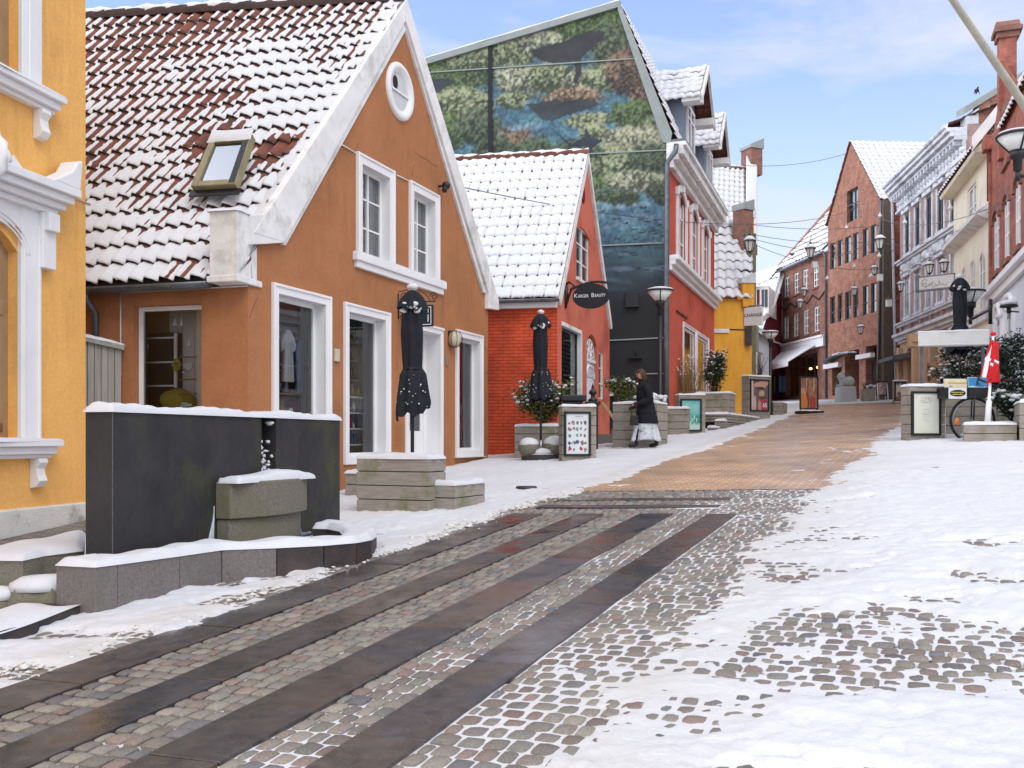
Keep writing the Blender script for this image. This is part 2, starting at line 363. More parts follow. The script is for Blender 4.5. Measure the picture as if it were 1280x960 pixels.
def npmesh(name, verts, faces, mats, parent=None, smooth=True, cols=None, mi=None):
    base = ROOTLOC.get(parent.name, Vector((0, 0, 0))) if parent is not None else Vector((0, 0, 0))
    me = bpy.data.meshes.new(name)
    verts = np.asarray(verts, np.float64)-np.array(base[:]); faces = np.asarray(faces, np.int32)
    me.vertices.add(len(verts)); me.vertices.foreach_set('co', verts.astype(np.float32).ravel())
    nf, k = faces.shape
    me.loops.add(nf*k); me.loops.foreach_set('vertex_index', faces.ravel())
    me.polygons.add(nf); me.polygons.foreach_set('loop_start', np.arange(0, nf*k, k, dtype=np.int32)); me.polygons.foreach_set('loop_total', np.full(nf, k, np.int32))
    if not isinstance(mats, (list, tuple)): mats = [mats]
    for m in mats: me.materials.append(M[m] if isinstance(m, str) else m)
    if mi is not None: me.polygons.foreach_set('material_index', np.asarray(mi, np.int32))
    me.polygons.foreach_set('use_smooth', np.full(nf, smooth, bool))
    if cols is not None:
        a = me.color_attributes.new('Col', 'FLOAT_COLOR', 'POINT')
        c = np.ones((len(verts), 4), np.float32); c[:, :3] = cols; a.data.foreach_set('color', c.ravel())
    me.update(calc_edges=True); me.validate()
    o = bpy.data.objects.new(name, me); COL.objects.link(o)
    if parent is not None: o.parent = parent; ROOTLOC[o.name] = base
    return o
def tag(o, label=None, cat=None, group=None, kind=None):
    if label: o['label'] = label
    if cat: o['category'] = cat
    if group: o['group'] = group
    if kind: o['kind'] = kind
    return o
def thing(name, label, cat, loc, group=None):
    o = bpy.data.objects.new(name, None); COL.objects.link(o); o.location = loc; o.empty_display_size = .2
    ROOTLOC[o.name] = Vector(loc)
    return tag(o, label, cat, group)
def copy_thing(root, loc, rz=0, label=None):
    def rec(o, par):
        c = o.copy(); COL.objects.link(c)
        if par is not None: c.parent = par
        for ch in list(o.children): rec(ch, c)
        return c
    r = rec(root, None); r.location = loc; r.rotation_euler = (0, 0, rz)
    if label: r['label'] = label
    return r
class Fr:
    """vertical frame: u along p0->p1, n to the viewer's side, absolute z"""
    def __init__(s, p0, p1, slope=None):
        s.o = Vector((p0[0], p0[1], 0)); d = Vector((p1[0]-p0[0], p1[1]-p0[1], 0)); s.L = d.length
        s.u = d.normalized(); s.n = Vector((s.u.y, -s.u.x, 0))
    def at(s, u, z, n=0): return s.o+s.u*u+s.n*n+Vector((0, 0, z))
    def pix(s, px, py, n=0):
        a = (px-CX)/F; r = Vector((a, 1, 0)); o = s.o+s.n*n
        t = o.dot(s.n)/r.dot(s.n); p = r*t-o
        return (p.dot(s.u), (HY-py)/F*t)
    def rect(s, pxl, pxr, pyt, pyb, n=0):
        u0 = s.pix(pxl, 0, n)[0]; u1 = s.pix(pxr, 0, n)[0]; m = s.at((u0+u1)/2, 0, n); d = m.y
        return (u0, u1, (HY-pyb)/F*d, (HY-pyt)/F*d)
def clip(poly, a, b, c):
    """keep a*u+b*z<=c"""
    out = []
    for i in range(len(poly)):
        p = poly[i]; q = poly[(i+1) % len(poly)]
        dp = a*p[0]+b*p[1]-c; dq = a*q[0]+b*q[1]-c
        if dp <= 0: out.append(p)
        if (dp < 0 < dq) or (dq < 0 < dp):
            t = dp/(dp-dq); out.append((p[0]+(q[0]-p[0])*t, p[1]+(q[1]-p[1])*t))
    return out
def clip_to(poly, outline):
    k = len(outline)
    for i in range(k):
        p = outline[i]; q = outline[(i+1) % k]
        a = q[1]-p[1]; b = -(q[0]-p[0]); c = a*p[0]+b*p[1]
        poly = clip(poly, a, b, c)
        if len(poly) < 3: return []
    return poly
def wall(mb, fr, outline, holes=(), mat=0, rmat=None, n=0):
    """outline ccw convex in (u,z); holes (u0,u1,z0,z1,depth[,arch])"""
    us = sorted({p[0] for p in outline} | {h[0] for h in holes} | {h[1] for h in holes})
    zs = sorted({p[1] for p in outline} | {h[2] for h in holes} | {h[3] for h in holes})
    rmat = mat if rmat is None else rmat
    for i in range(len(us)-1):
        for j in range(len(zs)-1):
            u0, u1, z0, z1 = us[i], us[i+1], zs[j], zs[j+1]
            if u1-u0 < 1e-5 or z1-z0 < 1e-5: continue
            cu, cz = (u0+u1)/2, (z0+z1)/2
            if any(h[0] < cu < h[1] and h[2] < cz < h[3] for h in holes): continue
            p = clip_to([(u0, z0), (u1, z0), (u1, z1), (u0, z1)], outline)
            if len(p) >= 3: mb.poly([fr.at(a, b, n) for a, b in p], mat)
    for h in holes:
        u0, u1, z0, z1, d = h[:5]; ar = h[5] if len(h) > 5 else 0
        if ar:
            w = u1-u0; N = 8; arc = []
            for k in range(N+1):
                t = -1+2*k/N; arc.append((u0+w*(t+1)/2, z1-ar*(1-math.sqrt(max(0, 1-t*t)) if ar > w*.35 else t*t)))
            for k in range(N):
                a, b = arc[k], arc[k+1]
                mb.poly([fr.at(a[0], a[1], n), fr.at(b[0], b[1], n), fr.at(b[0], z1, n), fr.at(a[0], z1, n)], mat)
                mb.poly([fr.at(a[0], a[1], n), fr.at(a[0], a[1], n-d), fr.at(b[0], b[1], n-d), fr.at(b[0], b[1], n)], rmat)
            zt = z1-ar
        else:
            zt = z1
            mb.poly([fr.at(u0, z1, n), fr.at(u0, z1, n-d), fr.at(u1, z1, n-d), fr.at(u1, z1, n)], rmat)
        mb.poly([fr.at(u0, z0, n), fr.at(u0, z0, n-d), fr.at(u0, zt, n-d), fr.at(u0, zt, n)], rmat)
        mb.poly([fr.at(u1, z0, n), fr.at(u1, zt, n), fr.at(u1, zt, n-d), fr.at(u1, z0, n-d)], rmat)
        mb.poly([fr.at(u0, z0, n), fr.at(u1, z0, n), fr.at(u1, z0, n-d), fr.at(u0, z0, n-d)], rmat)
def window(par, fr, h, nx=2, nz=3, bar=.05, mull=.035, fm='white', cas=None, casm='white', sill=None, curtain=None, glass='glass_sky', inn=.02, zsplit=None, room=None, xsplit=None):
    u0, u1, z0, z1, d = h[:5]
    e = .012
    mb = MB(); n0, n1 = -d-.03, -d+.03
    mb.fbox(fr, u0-e, u0+bar, z0-e, z1+e, n0, n1); mb.fbox(fr, u1-bar, u1+e, z0-e, z1+e, n0, n1)
    mb.fbox(fr, u0+bar, u1-bar, z0-e, z0+bar, n0, n1-.002); mb.fbox(fr, u0+bar, u1-bar, z1-bar, z1+e, n0, n1-.002)
    xs = xsplit or [k/nx for k in range(1, nx)]
    for t in xs:
        c = u0+(u1-u0)*t; w = mull*1.5
        mb.fbox(fr, c-w/2, c+w/2, z0+bar, z1-bar, n0+.004, n1+.006)
    for t in (zsplit or [k/nz for k in range(1, nz)]):
        c = z0+(z1-z0)*t
        mb.fbox(fr, u0+bar, u1-bar, c-mull/2, c+mull/2, n0+.008, n1-.008)
    o = mb.build('window', fm, par)
    g = MB(); g.poly([fr.at(u0, z0, -d), fr.at(u1, z0, -d), fr.at(u1, z1, -d), fr.at(u0, z1, -d)]); g.build('pane', glass, o)
    if cas:
        w, p = cas; c = MB(); b0 = -.01
        c.fbox(fr, u0-w, u0, z0-(0 if sill else w), z1+w, b0, p); c.fbox(fr, u1, u1+w, z0-(0 if sill else w), z1+w, b0, p)
        c.fbox(fr, u0, u1, z1, z1+w, b0, p-.003)
        c.fbox(fr, u0-w-.012, u0-w+.03, z0-(0 if sill else w), z1+w+.014, b0, p+.02); c.fbox(fr, u1+w-.03, u1+w+.012, z0-(0 if sill else w), z1+w+.014, b0, p+.02)
        c.fbox(fr, u0-w+.03, u1+w-.03, z1+w-.028, z1+w+.012, b0, p+.018)
        if not sill: c.fbox(fr, u0, u1, z0-w, z0, b0, p-.003)
        c.build('casing', casm, o, bevel=.006, seg=1)
    if sill:
        sh, sp, so = sill; c = MB(); wv = (cas[0] if cas else 0)+so
        c.fbox(fr, u0-wv, u1+wv, z0-sh, z0-.001, -d+.031, sp)
        c.build('sill', casm, o, bevel=.006, seg=1)
    if curtain:
        c = MB(); n = -d-.12; w = u1-u0
        if curtain == 'sides':
            spans = [(u0, u0+.24*w), (u1-.24*w, u1)]
        elif curtain == 'half': spans = [(u0, u1)]
        else: spans = [(u0, u1)]
        for a, b in spans:
            zz = z0+(z1-z0)*(.45 if curtain == 'half' else 0), z1
            if curtain == 'low': zz = z0, z0+(z1-z0)*.5
            c.grid(14, 1, lambda s, t: fr.at(a+(b-a)*s, zz[0]+(zz[1]-zz[0])*t, n+.025*math.sin(s*21)))
        c.build('curtain', 'curtain', o)
    if room:
        dm, dep = room; c = MB(); a, b, p, q = u0-.3, u1+.3, z0-.15, z1+.2; n = -d-.04
        c.poly([fr.at(a, p, n-dep), fr.at(b, p, n-dep), fr.at(b, q, n-dep), fr.at(a, q, n-dep)])
        c.poly([fr.at(a, p, n), fr.at(a, p, n-dep), fr.at(a, q, n-dep), fr.at(a, q, n)])
        c.poly([fr.at(b, p, n), fr.at(b, q, n), fr.at(b, q, n-dep), fr.at(b, p, n-dep)])
        c.poly([fr.at(a, p, n), fr.at(b, p, n), fr.at(b, p, n-dep), fr.at(a, p, n-dep)])
        c.poly([fr.at(a, q, n), fr.at(a, q, n-dep), fr.at(b, q, n-dep), fr.at(b, q, n)])
        c.build('room', dm, o)
    return o
# value noise in numpy
def _h(i, j, s):
    n = (i*374761393 + j*668265263 + s*1274126177) & 0xFFFFFFFF
    n = ((n ^ (n >> 13))*1274126177) & 0xFFFFFFFF
    return ((n ^ (n >> 16)) & 0xFFFF)/65535.0
def vn(x, y, s=0):
    x = np.asarray(x, np.float64); y = np.asarray(y, np.float64)
    i = np.floor(x).astype(np.int64); j = np.floor(y).astype(np.int64); fx = x-i; fy = y-j
    fx = fx*fx*(3-2*fx); fy = fy*fy*(3-2*fy)
    a = _h(i, j, s); b = _h(i+1, j, s); c = _h(i, j+1, s); d = _h(i+1, j+1, s)
    return ((a*(1-fx)+b*fx)*(1-fy)+(c*(1-fx)+d*fx)*fy)*2-1
def fbm(x, y, s=0, o=4, g=.5):
    t = 0; a = 1; q = 0
    for k in range(o):
        t = t+a*vn(x*2**k+17.3*k, y*2**k-9.1*k, s+k); q += a; a *= g
    return t/q
def sstep(a, b, x):
    t = np.clip((x-a)/(b-a), 0, 1); return t*t*(3-2*t)
def gridfaces(nx, ny):
    i = np.arange(ny-1)[:, None]*nx+np.arange(nx-1)[None, :]
    return np.stack((i, i+1, i+nx+1, i+nx), -1).reshape(-1, 4)
def roof(par, e0, e1, r1, r0, tw=.22, nc=18, style='red', name='roof', ST=10, SCc=5, aw=.03, lip=.045, seed=1, tilem='tile', bare=None, snowh=.026):
    e0, e1, r1, r0 = [np.array(Vector(p)[:]) for p in (e0, e1, r1, r0)]
    Le = (np.linalg.norm(e1-e0)+np.linalg.norm(r1-r0))/2; Ls = np.linalg.norm((r0+r1-e0-e1)/2)
    nt = max(1, round(Le/tw)); NX = nt*ST+1
    N = np.cross(e1-e0, (r0+r1-e0-e1)/2); N = N/np.linalg.norm(N)
    if N[2] < 0: N = -N
    X = np.linspace(0, 1, NX); ph = (np.arange(NX)/ST) % 1.0
    wave = aw*(np.sin(2*np.pi*ph)+.35*np.sin(4*np.pi*ph+.6))
    S_ = []; H = []; FR = []; KK = []
    for k in range(nc):
        for r in range(SCc+1):
            S_.append((k+r/SCc)/nc); FR.append(r/SCc); H.append(lip*(1-r/SCc)); KK.append(k)
    S_ = np.array(S_); FR = np.array(FR); H = np.array(H); KK = np.array(KK)
    def pos(x, s, h):
        x = x[None, :, None]; s = s[:, None, None]
        return (e0*(1-x)+e1*x)*(1-s)+(r0*(1-x)+r1*x)*s+N*h[:, :, None]
    jit = _h(KK[:, None].astype(np.int64), (np.arange(NX)//ST)[None, :].astype(np.int64), seed)*.010
    Ht = wave[None, :]+H[:, None]+jit
    base = pos(X, S_, Ht)
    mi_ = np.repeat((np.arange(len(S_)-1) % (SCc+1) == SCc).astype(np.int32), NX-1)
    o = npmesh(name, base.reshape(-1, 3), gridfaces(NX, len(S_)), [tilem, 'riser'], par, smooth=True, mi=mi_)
    for p in (): pass
    # snow: strips, one per course, with a rounded lip
    vs = []; fs = []; off = 0
    xm = X*Le
    for k in range(nc):
        rows = [(0, -.004, 0), (0, .0, .45), (.07, 0, .85)]+[(r/SCc, 0, 1) for r in range(1, SCc+1)]
        R = []
        for fr_, ds, on in rows:
            s = (k+fr_)/nc+ds/Ls
            h0 = wave+lip*(1-fr_)+jit[k*(SCc+1)]
            big = fbm(xm*.55, np.full(NX, s*Ls*.55), seed+3, 3); mid = fbm(xm*2.1, np.full(NX, s*Ls*2.1), seed+9, 3); fine = fbm(xm*14, np.full(NX, s*Ls*14+k*3.7), seed+5, 3)
            pt = _h(np.full(NX, k, np.int64), (np.arange(NX)//ST).astype(np.int64), seed+4)*2-1
            if style == 'red':
                valley = np.clip(-np.sin(2*np.pi*ph-.5), 0, 1)
                c = .98-.26*s+.48*big+.20*mid+.20*pt+.38*fine-2.1*np.exp(-((ph-.47)/.105)**2)*np.clip(.12+.62*s-.85*big-.35*mid, 0, 1.1)-.9*max(0, fr_-.82)/.18+.2*(1-fr_)
                if bare is not None:
                    for bx, bs, br, amt in bare: c = c-amt*np.exp(-(((xm/Le-bx)*Le)**2+((s-bs)*Ls)**2)/br**2)
                t = snowh*np.clip(c, -1.2, 1.15)
            elif style == 'dots':
                vl = np.exp(-((ph-.62)/.10)**2)+.35*np.exp(-((ph-.2)/.06)**2)
                c = 1.1+.2*big+.3*fine-(2.5*vl*max(0, 1-fr_*4.5)) - 1.25*np.exp(-((ph-.62)/.045)**2)*sstep(.0, .25, fbm(xm*3.1, np.full(NX, s*Ls*7.0), seed+6, 2))-.5*max(0, fr_-.85)/.15*(ph > .5)*(ph < .75)
                t = snowh*np.clip(c, -1.2, 1.3)
            else:
                c = 1.1+.3*big+.3*fine-1.4*max(0, fr_-.8)/.2*vn(xm*3, np.full(NX, k*1.7), 4)
                t = snowh*np.clip(c, -.8, 1.4)
            if on == 0: hh = h0+np.minimum(t*.25, 0.0)-.004
            else: hh = h0+np.where(t > 0, t*on, t)
            R.append(((e0*(1-X[:, None])+e1*X[:, None])*(1-s)+(r0*(1-X[:, None])+r1*X[:, None])*s+N*hh[:, None]))
        vs += R; fs.append(gridfaces(NX, len(rows))+off); off += NX*len(rows)
    npmesh('roof_snow', np.concatenate(vs), np.concatenate(fs), 'snow', o, smooth=True)
    return o
def ridgecap(par, a, b, r=.11, mat='tile', seed=0, n=None, lift=.02):
    a = Vector(a); b = Vector(b); L = (b-a).length; n = n or max(3, int(L/.4)); mb = MB(); sn = MB()
    t = (b-a).normalized(); side = t.cross(Vector((0, 0, 1))).normalized(); up = side.cross(t)
    def prof(q, rad, off):
        return [a+t*q+side*(rad*math.cos(k*math.pi/8))+up*(rad*math.sin(k*math.pi/8)-off) for k in range(-1, 10)]
    rows = []; srows = []
    for i in range(n):
        for f in (0, .999):
            rows.append(prof(L*(i+f)/n, r+(.018 if f == 0 else 0), .03))
    for i in range(n*3+1):
        q = L*i/(n*3); rr = r*(.80+.16*math.sin(i*1.9+seed)+.10*math.sin(i*.7+seed)); srows.append([p+up*(r*.48) for p in prof(q, rr, .02)])
    for mbx, R in ((mb, rows), (sn, srows)):
        ids = [[mbx.pt(p) for p in row] for row in R]
        for i in range(len(ids)-1):
            for k in range(len(ids[0])-1): mbx.face((ids[i][k], ids[i][k+1], ids[i+1][k+1], ids[i+1][k]), 0, True)
        mbx.face(ids[0]); mbx.face(ids[-1][::-1])
    o = mb.build('ridge', mat, par); sn.build('ridge_snow', 'snow', o)
def text(par, body, loc, size, fr, mat, name='lettering', ext=.004, align='CENTER', rz=0, xs=1.0):
    c = bpy.data.curves.new(name, 'FONT'); c.body = body; c.size = size; c.extrude = ext; c.align_x = align; c.align_y = 'CENTER'
    o = bpy.data.objects.new(name, c); COL.objects.link(o); c.materials.append(M[mat])
    base = ROOTLOC.get(par.name, Vector((0, 0, 0)))
    mtx = Matrix(((fr.u.x*xs, 0, fr.n.x, 0), (fr.u.y*xs, 0, fr.n.y, 0), (0, 1, 0, 0), (0, 0, 0, 1)))
    mtx.translation = Vector(loc)-base
    o.parent = par; o.matrix_local = mtx
    ROOTLOC[o.name] = base
    return o
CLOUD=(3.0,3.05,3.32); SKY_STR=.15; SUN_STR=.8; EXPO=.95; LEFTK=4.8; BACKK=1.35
# ---------------------------------------------------------------- camera, light, sky
cam = bpy.data.cameras.new('camera'); co = bpy.data.objects.new('camera', cam); COL.objects.link(co)
cam.sensor_width = 36; cam.lens = 36*F/1280; cam.shift_y = (HY-480)/1280; cam.clip_end = 2000; cam.clip_start = .05
co.rotation_euler = (math.pi/2, 0, 0); SC.camera = co
SUN_EL, SUN_AZ = math.radians(50), math.radians(150)      # azimuth clockwise from +Y
w = bpy.data.worlds.new('World'); SC.world = w; w.use_nodes = True
nt = w.node_tree; bg = nt.nodes['Background']
sky = nd(nt, 'ShaderNodeTexSky', sky_type='NISHITA'); sky.sun_disc = False; sky.sun_elevation = SUN_EL; sky.sun_rotation = SUN_AZ
sky.air_density = 1.0; sky.dust_density = 1.2; sky.ozone_density = 3.0
tc = nd(nt, 'ShaderNodeTexCoord').outputs['Generated']
mp = nd(nt, 'ShaderNodeMapping'); mp.inputs['Scale'].default_value = (1.2, 1.2, 3.6); mp.inputs['Location'].default_value = (.35, .2, .1)
nt.links.new(tc, mp.inputs[0])
n1 = nd(nt, 'ShaderNodeTexNoise', Scale=2.3, Detail=9, Roughness=.56, Distortion=.35); nt.links.new(mp.outputs[0], n1.inputs['Vector'])
cl = ramp(nt, n1.outputs['Fac'], [(.44, (0, 0, 0, 1)), (.60, (.62, .62, .62, 1)), (.72, (1, 1, 1, 1))])
# thin veil towards the horizon; unseen cloud added behind the camera as fill light
sp = nd(nt, 'ShaderNodeSeparateXYZ'); nt.links.new(tc, sp.inputs[0])
hz = nd(nt, 'ShaderNodeMapRange'); nt.links.new(sp.outputs[2], hz.inputs[0])
hz.inputs[1].default_value = .02; hz.inputs[2].default_value = .34; hz.inputs[3].default_value = .80; hz.inputs[4].default_value = .12
bk = nd(nt, 'ShaderNodeMapRange'); nt.links.new(sp.outputs[1], bk.inputs[0])
bk.inputs[1].default_value = .30; bk.inputs[2].default_value = -.25; bk.inputs[3].default_value = 0; bk.inputs[4].default_value = .85
mx2 = nd(nt, 'ShaderNodeMath', operation='MAXIMUM'); nt.links.new(hz.outputs[0], mx2.inputs[0]); nt.links.new(cl, mx2.inputs[1])
skc = mixc(nt, mx2.outputs[0], mixc(nt, 1.0, sky.outputs[0], (1.02, .955, 1.0, 1), 'MULTIPLY'), (CLOUD[0], CLOUD[1], CLOUD[2], 1))
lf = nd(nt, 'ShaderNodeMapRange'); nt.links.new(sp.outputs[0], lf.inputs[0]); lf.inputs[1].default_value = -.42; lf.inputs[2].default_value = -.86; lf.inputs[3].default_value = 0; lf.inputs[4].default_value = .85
skc = mixc(nt, bk.outputs[0], skc, (CLOUD[0]*BACKK, CLOUD[1]*BACKK, CLOUD[2]*BACKK, 1))
skc = mixc(nt, lf.outputs[0], skc, (CLOUD[0]*LEFTK, CLOUD[1]*LEFTK, CLOUD[2]*LEFTK, 1))  # unseen bright cloud bank added at the left to light the right-hand facades
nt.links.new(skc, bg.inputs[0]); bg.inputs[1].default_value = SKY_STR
sl = bpy.data.lights.new('sun', 'SUN'); sl.energy = SUN_STR; sl.angle = math.radians(35); sl.color = (1, .96, .90)
so = bpy.data.objects.new('sun', sl); COL.objects.link(so)
dirv = Vector((math.sin(SUN_AZ)*math.cos(SUN_EL), math.cos(SUN_AZ)*math.cos(SUN_EL), math.sin(SUN_EL)))
so.rotation_euler = dirv.to_track_quat('Z', 'Y').to_euler()
SC.view_settings.view_transform = 'Standard'; SC.view_settings.look = 'None'; SC.view_settings.exposure = EXPO; SC.view_settings.gamma = 1
SC.cycles.use_denoising = True
SC.cycles.max_bounces = 8; SC.cycles.transparent_max_bounces = 12; SC.cycles.caustics_reflective = False; SC.cycles.caustics_refractive = False

# ---------------------------------------------------------------- ground
def Gn(x, y): return -HCAM+.0545*np.clip(x, -14, 24)+.0498*np.minimum(y, 62)
def UVn(x, y): return x*SU.x+y*SU.y, x*SV.x+y*SV.y
xs = np.concatenate((np.linspace(-220, -20, 21), np.linspace(-18, 30, 25), np.linspace(40, 240, 21))); ys = np.concatenate((np.linspace(-60, 0, 13), np.linspace(2, 70, 35), np.linspace(80, 500, 22)))
X, Y = np.meshgrid(xs, ys); Z = Gn(X, Y)-.07
o = npmesh('ground', np.stack((X, Y, Z), -1).reshape(-1, 3), gridfaces(len(xs), len(ys)), pm('winter_ground', (.30, .29, .28, 1), (.22, .21, .20, 1), 2, .9)); tag(o, kind='structure')
# setts: individual stones in rows across the street
VL0, VR0 = -4.62, -1.98
SLABS = [(-4.62, -4.215), (-3.79, -3.47), (-3.06, -2.68), (-2.30, -1.975)]
UEND = 10.62
def in_slab(u, v):
    if u < UEND+.02 and any(a-.004 < v < b+.004 for a, b in SLABS): return True
    if any(a-.004 < u < b+.004 and -4.55 < v < -2.3 for a, b in ((11.18, 11.38), (11.86, 12.07))): return True
    return False
rs = random.Random(11)
pal = [(.155, .145, .125), (.175, .165, .135), (.135, .125, .115), (.165, .150, .135), (.190, .178, .150), (.145, .115, .10), (.165, .12, .10), (.125, .13, .12), (.15, .155, .13), (.085, .09, .105), (.20, .185, .16), (.15, .10, .085)]
vs = []; fs = []; cs = []; off = 0
N5 = 5
ga = np.array([-1, -.78, 0, .78, 1]); GA, GB = np.meshgrid(ga, ga)
gf = gridfaces(N5, N5)
# skirt ring order
ring = [j for j in range(N5)]+[N5*(k+1)-1 for k in range(1, N5)]+[N5*N5-1-k for k in range(1, N5)]+[N5*(N5-1-k) for k in range(1, N5-1)]
def stone(uc, vc, du, dv):
    global off
    c = rs.choice(pal); k = rs.uniform(.8, 1.2); t = [rs.uniform(-.10, .10) for _ in range(4)]
    a = GA*(1-.10*np.abs(GB)**4)+t[0]*.5*GB; b = GB*(1-.10*np.abs(GA)**4)+t[1]*.5*GA
    dome = .010*(1-np.maximum(np.abs(GA), np.abs(GB))**5)-.003*np.abs(GA)*np.abs(GB)+rs.uniform(-.003, .004)+.004*t[2]*10*GA*.5+.004*t[3]*10*GB*.5
    dome = dome+np.array([rs.uniform(-.0016, .0016) for _ in range(25)]).reshape(5, 5)
    uu = uc+a*du/2; vv = vc+b*dv/2
    x = uu*SU.x+vv*SV.x; y = uu*SU.y+vv*SV.y
    z = Gn(x, y)+dome-.006
    p = np.stack((x, y, z), -1).reshape(-1, 3)
    sk = p[ring].copy(); sk[:, 2] -= .03
    vs.append(p); vs.append(p[ring]); vs.append(sk); fs.append(gf+off)
    r = np.arange(len(ring))+off+25; q = r+len(ring)
    fs.append(np.stack((r, q, np.roll(q, -1), np.roll(r, -1)), -1))
    n = 25+2*len(ring); off += n
    cc = np.array(c)*k*np.array([1.42, 1.32, 1.22]); cc = cc*.62+np.array([.205, .19, .165])*k*.38
    cs.append(np.repeat(cc[None], n, 0))
u = 1.0; row = 0
while u < 13.1:
    du = .118 if u < 8 else .122
    du *= rs.uniform(.93, 1.1)
    v = -5.6+rs.uniform(-.1, 0); vend = 3.9
    # break each row at the slab edges so that stones fit between them
    spans = []
    edges = [(-9, -9)]
    uc = u+du/2
    blocks = [s for s in SLABS] if uc < UEND else []
    if any(a-.05 < uc < b+.05 for a, b in ((11.18, 11.38), (11.86, 12.07))): blocks = [(-4.55, -2.3)]
    st = -5.6
    for a, b in blocks:
        spans.append((st, a-.008)); st = b+.008
    spans.append((st, vend))
    for a, b in spans:
        L = b-a
        if L < .05: continue
        nst = max(1, round(L/.104)); ws = [rs.uniform(.78, 1.25) for _ in range(nst)]; q = L/sum(ws)
        p = a
        if row % 2 and nst > 2: ws[0] *= .6; q = L/sum(ws)
        for wv in ws:
            dv = wv*q; uo = rs.uniform(-.006, .006)
            if -5.6 < p < vend and not (uc > 12.9):
                P_ = S(uc, p+dv/2)
                if P_.y > 2.6 and not (uc < 3 and p > 2.5): stone(uc+uo, p+dv/2, du-.014, dv-.014)
            p += dv
    u += du; row += 1
MSET = attrmat('granite_sett', .55, .8, 110, .45, .5, 130, .18, .004)
o = npmesh('sett_paving', np.concatenate(vs), np.concatenate(fs), MSET, cols=np.concatenate(cs)); tag(o, kind='structure')
# joint bed under the setts
X, Y = np.meshgrid(np.linspace(-7, 8, 76), np.linspace(1.5, 14.5, 66)); Z = Gn(X, Y)-.028
o = npmesh('joint_sand', np.stack((X, Y, Z), -1).reshape(-1, 3), gridfaces(76, 66), pm('dark_joint', (.05, .045, .038, 1), (.03, .028, .025, 1), 9, .95)); tag(o, kind='structure')
# slab bands
MSL = attrmat('wet_slab', .26, .30, 70, .55, .62, 9, .20, .004, rust=(.085, .062, .046, 1))
mb = MB(); rs = random.Random(5)
slabpal = [(.056, .051, .049), (.064, .055, .049), (.074, .058, .048), (.052, .050, .051), (.068, .055, .050), (.060, .057, .057)]
for bi, (a, b) in enumerate(SLABS):
    u = 1.2+bi*.35
    while u < UEND-.05:
        L = rs.uniform(.95, 1.5); e = min(u+L, UEND)
        if UEND-e < .35: e = UEND
        c = rs.choice(slabpal); k = rs.uniform(.75, 1.2)
        if u > 8.2: c = (.060, .044, .040) if rs.random() < .6 else (.037, .035, .036)
        mb.cur = tuple(q*k for q in c)
        t = [rs.uniform(-.003, .003) for _ in range(4)]
        q = [S(u+.004, a), S(e-.004, a), S(e-.004, b), S(u+.004, b)]
        top = [p+Vector((0, 0, .006+t[i])) for i, p in enumerate(q)]; bot = [p-Vector((0, 0, .06)) for p in q]
        mb.hexa([bot[0], bot[3], bot[2], bot[1], top[0], top[3], top[2], top[1]])
        u = e
for a, b in ((11.18, 11.38), (11.86, 12.07)):
    v = -4.55
    while v < -2.35:
        e = min(v+rs.uniform(.7, 1.1), -2.3); mb.cur = tuple(q*rs.uniform(.7, 1.2) for q in rs.choice(slabpal))
        q = [S(a, v+.003), S(b, v+.003), S(b, e-.003), S(a, e-.003)]
        mb.hexa([q[i]-Vector((0, 0, .06)) for i in (0, 3, 2, 1)]+[q[i]+Vector((0, 0, .006)) for i in (0, 3, 2, 1)])
        v = e
tag(mb.build('slab_bands', MSL, bevel=.004, seg=1), kind='structure')
# brown clinker street climbing the hill
def vL(u): return np.interp(u, [13, 20, 30, 40, 52, 64], [-4.55, -4.45, -4.6, -5.0, -5.6, -9.5])
def vR(u): return np.interp(u, [3, 8, 13, 20, 28, 36, 44, 52, 64], [-1.40, -1.42, -1.46, -1.2, -1.02, -.9, -.2, .8, 3])
us = np.linspace(12.93, 64, 240); tv = np.linspace(0, 1, 30)
UU, TT = np.meshgrid(us, tv, indexing='ij'); VV = (vL(UU)-1.2)*(1-TT)+(vR(UU)+1.2)*TT
X = UU*SU.x+VV*SV.x; Y = UU*SU.y+VV*SV.y; Z = Gn(X, Y)+.002+.006*fbm(X*2, Y*2, 4)
MB_ = MATS.get('clinker') or brick('clinker', (.56, .315, .135, 1), (.39, .225, .11, 1), (.60, .56, .50, 1), .24, .12, .012, .5, .6, 1.1)
nb = MB_.node_tree; pb = nb.nodes['Principled BSDF']; lk = pb.inputs['Base Color'].links[0].from_socket
nn = nd(nb, 'ShaderNodeTexNoise', Scale=.45, Detail=6, Roughness=.6); nb.links.new(nd(nb, 'ShaderNodeTexCoord').outputs['Object'], nn.inputs['Vector'])
f1 = ramp(nb, nn.outputs['Fac'], [(.45, (0, 0, 0, 1)), (.66, (.65, .65, .65, 1))])
nb.links.new(mixc(nb, f1, lk, (.37, .275, .20, 1)), pb.inputs['Base Color'])
rr = nd(nb, 'ShaderNodeMapRange'); nb.links.new(nn.outputs['Fac'], rr.inputs[0]); rr.inputs[1].default_value = .35; rr.inputs[2].default_value = .65; rr.inputs[3].default_value = .50; rr.inputs[4].default_value = .24
nb.links.new(rr.outputs[0], pb.inputs['Roughness'])
o = npmesh('brick_street', np.stack((X, Y, Z), -1).reshape(-1, 3), gridfaces(30, 240), MB_)
me = o.data; uvl = me.uv_layers.new(name='UVMap'); li = np.empty(len(me.loops), np.int32); me.loops.foreach_get('vertex_index', li)
uvl.data.foreach_set('uv', np.stack((VV.ravel()[li], UU.ravel()[li]), -1).astype(np.float32).ravel()); tag(o, kind='structure')

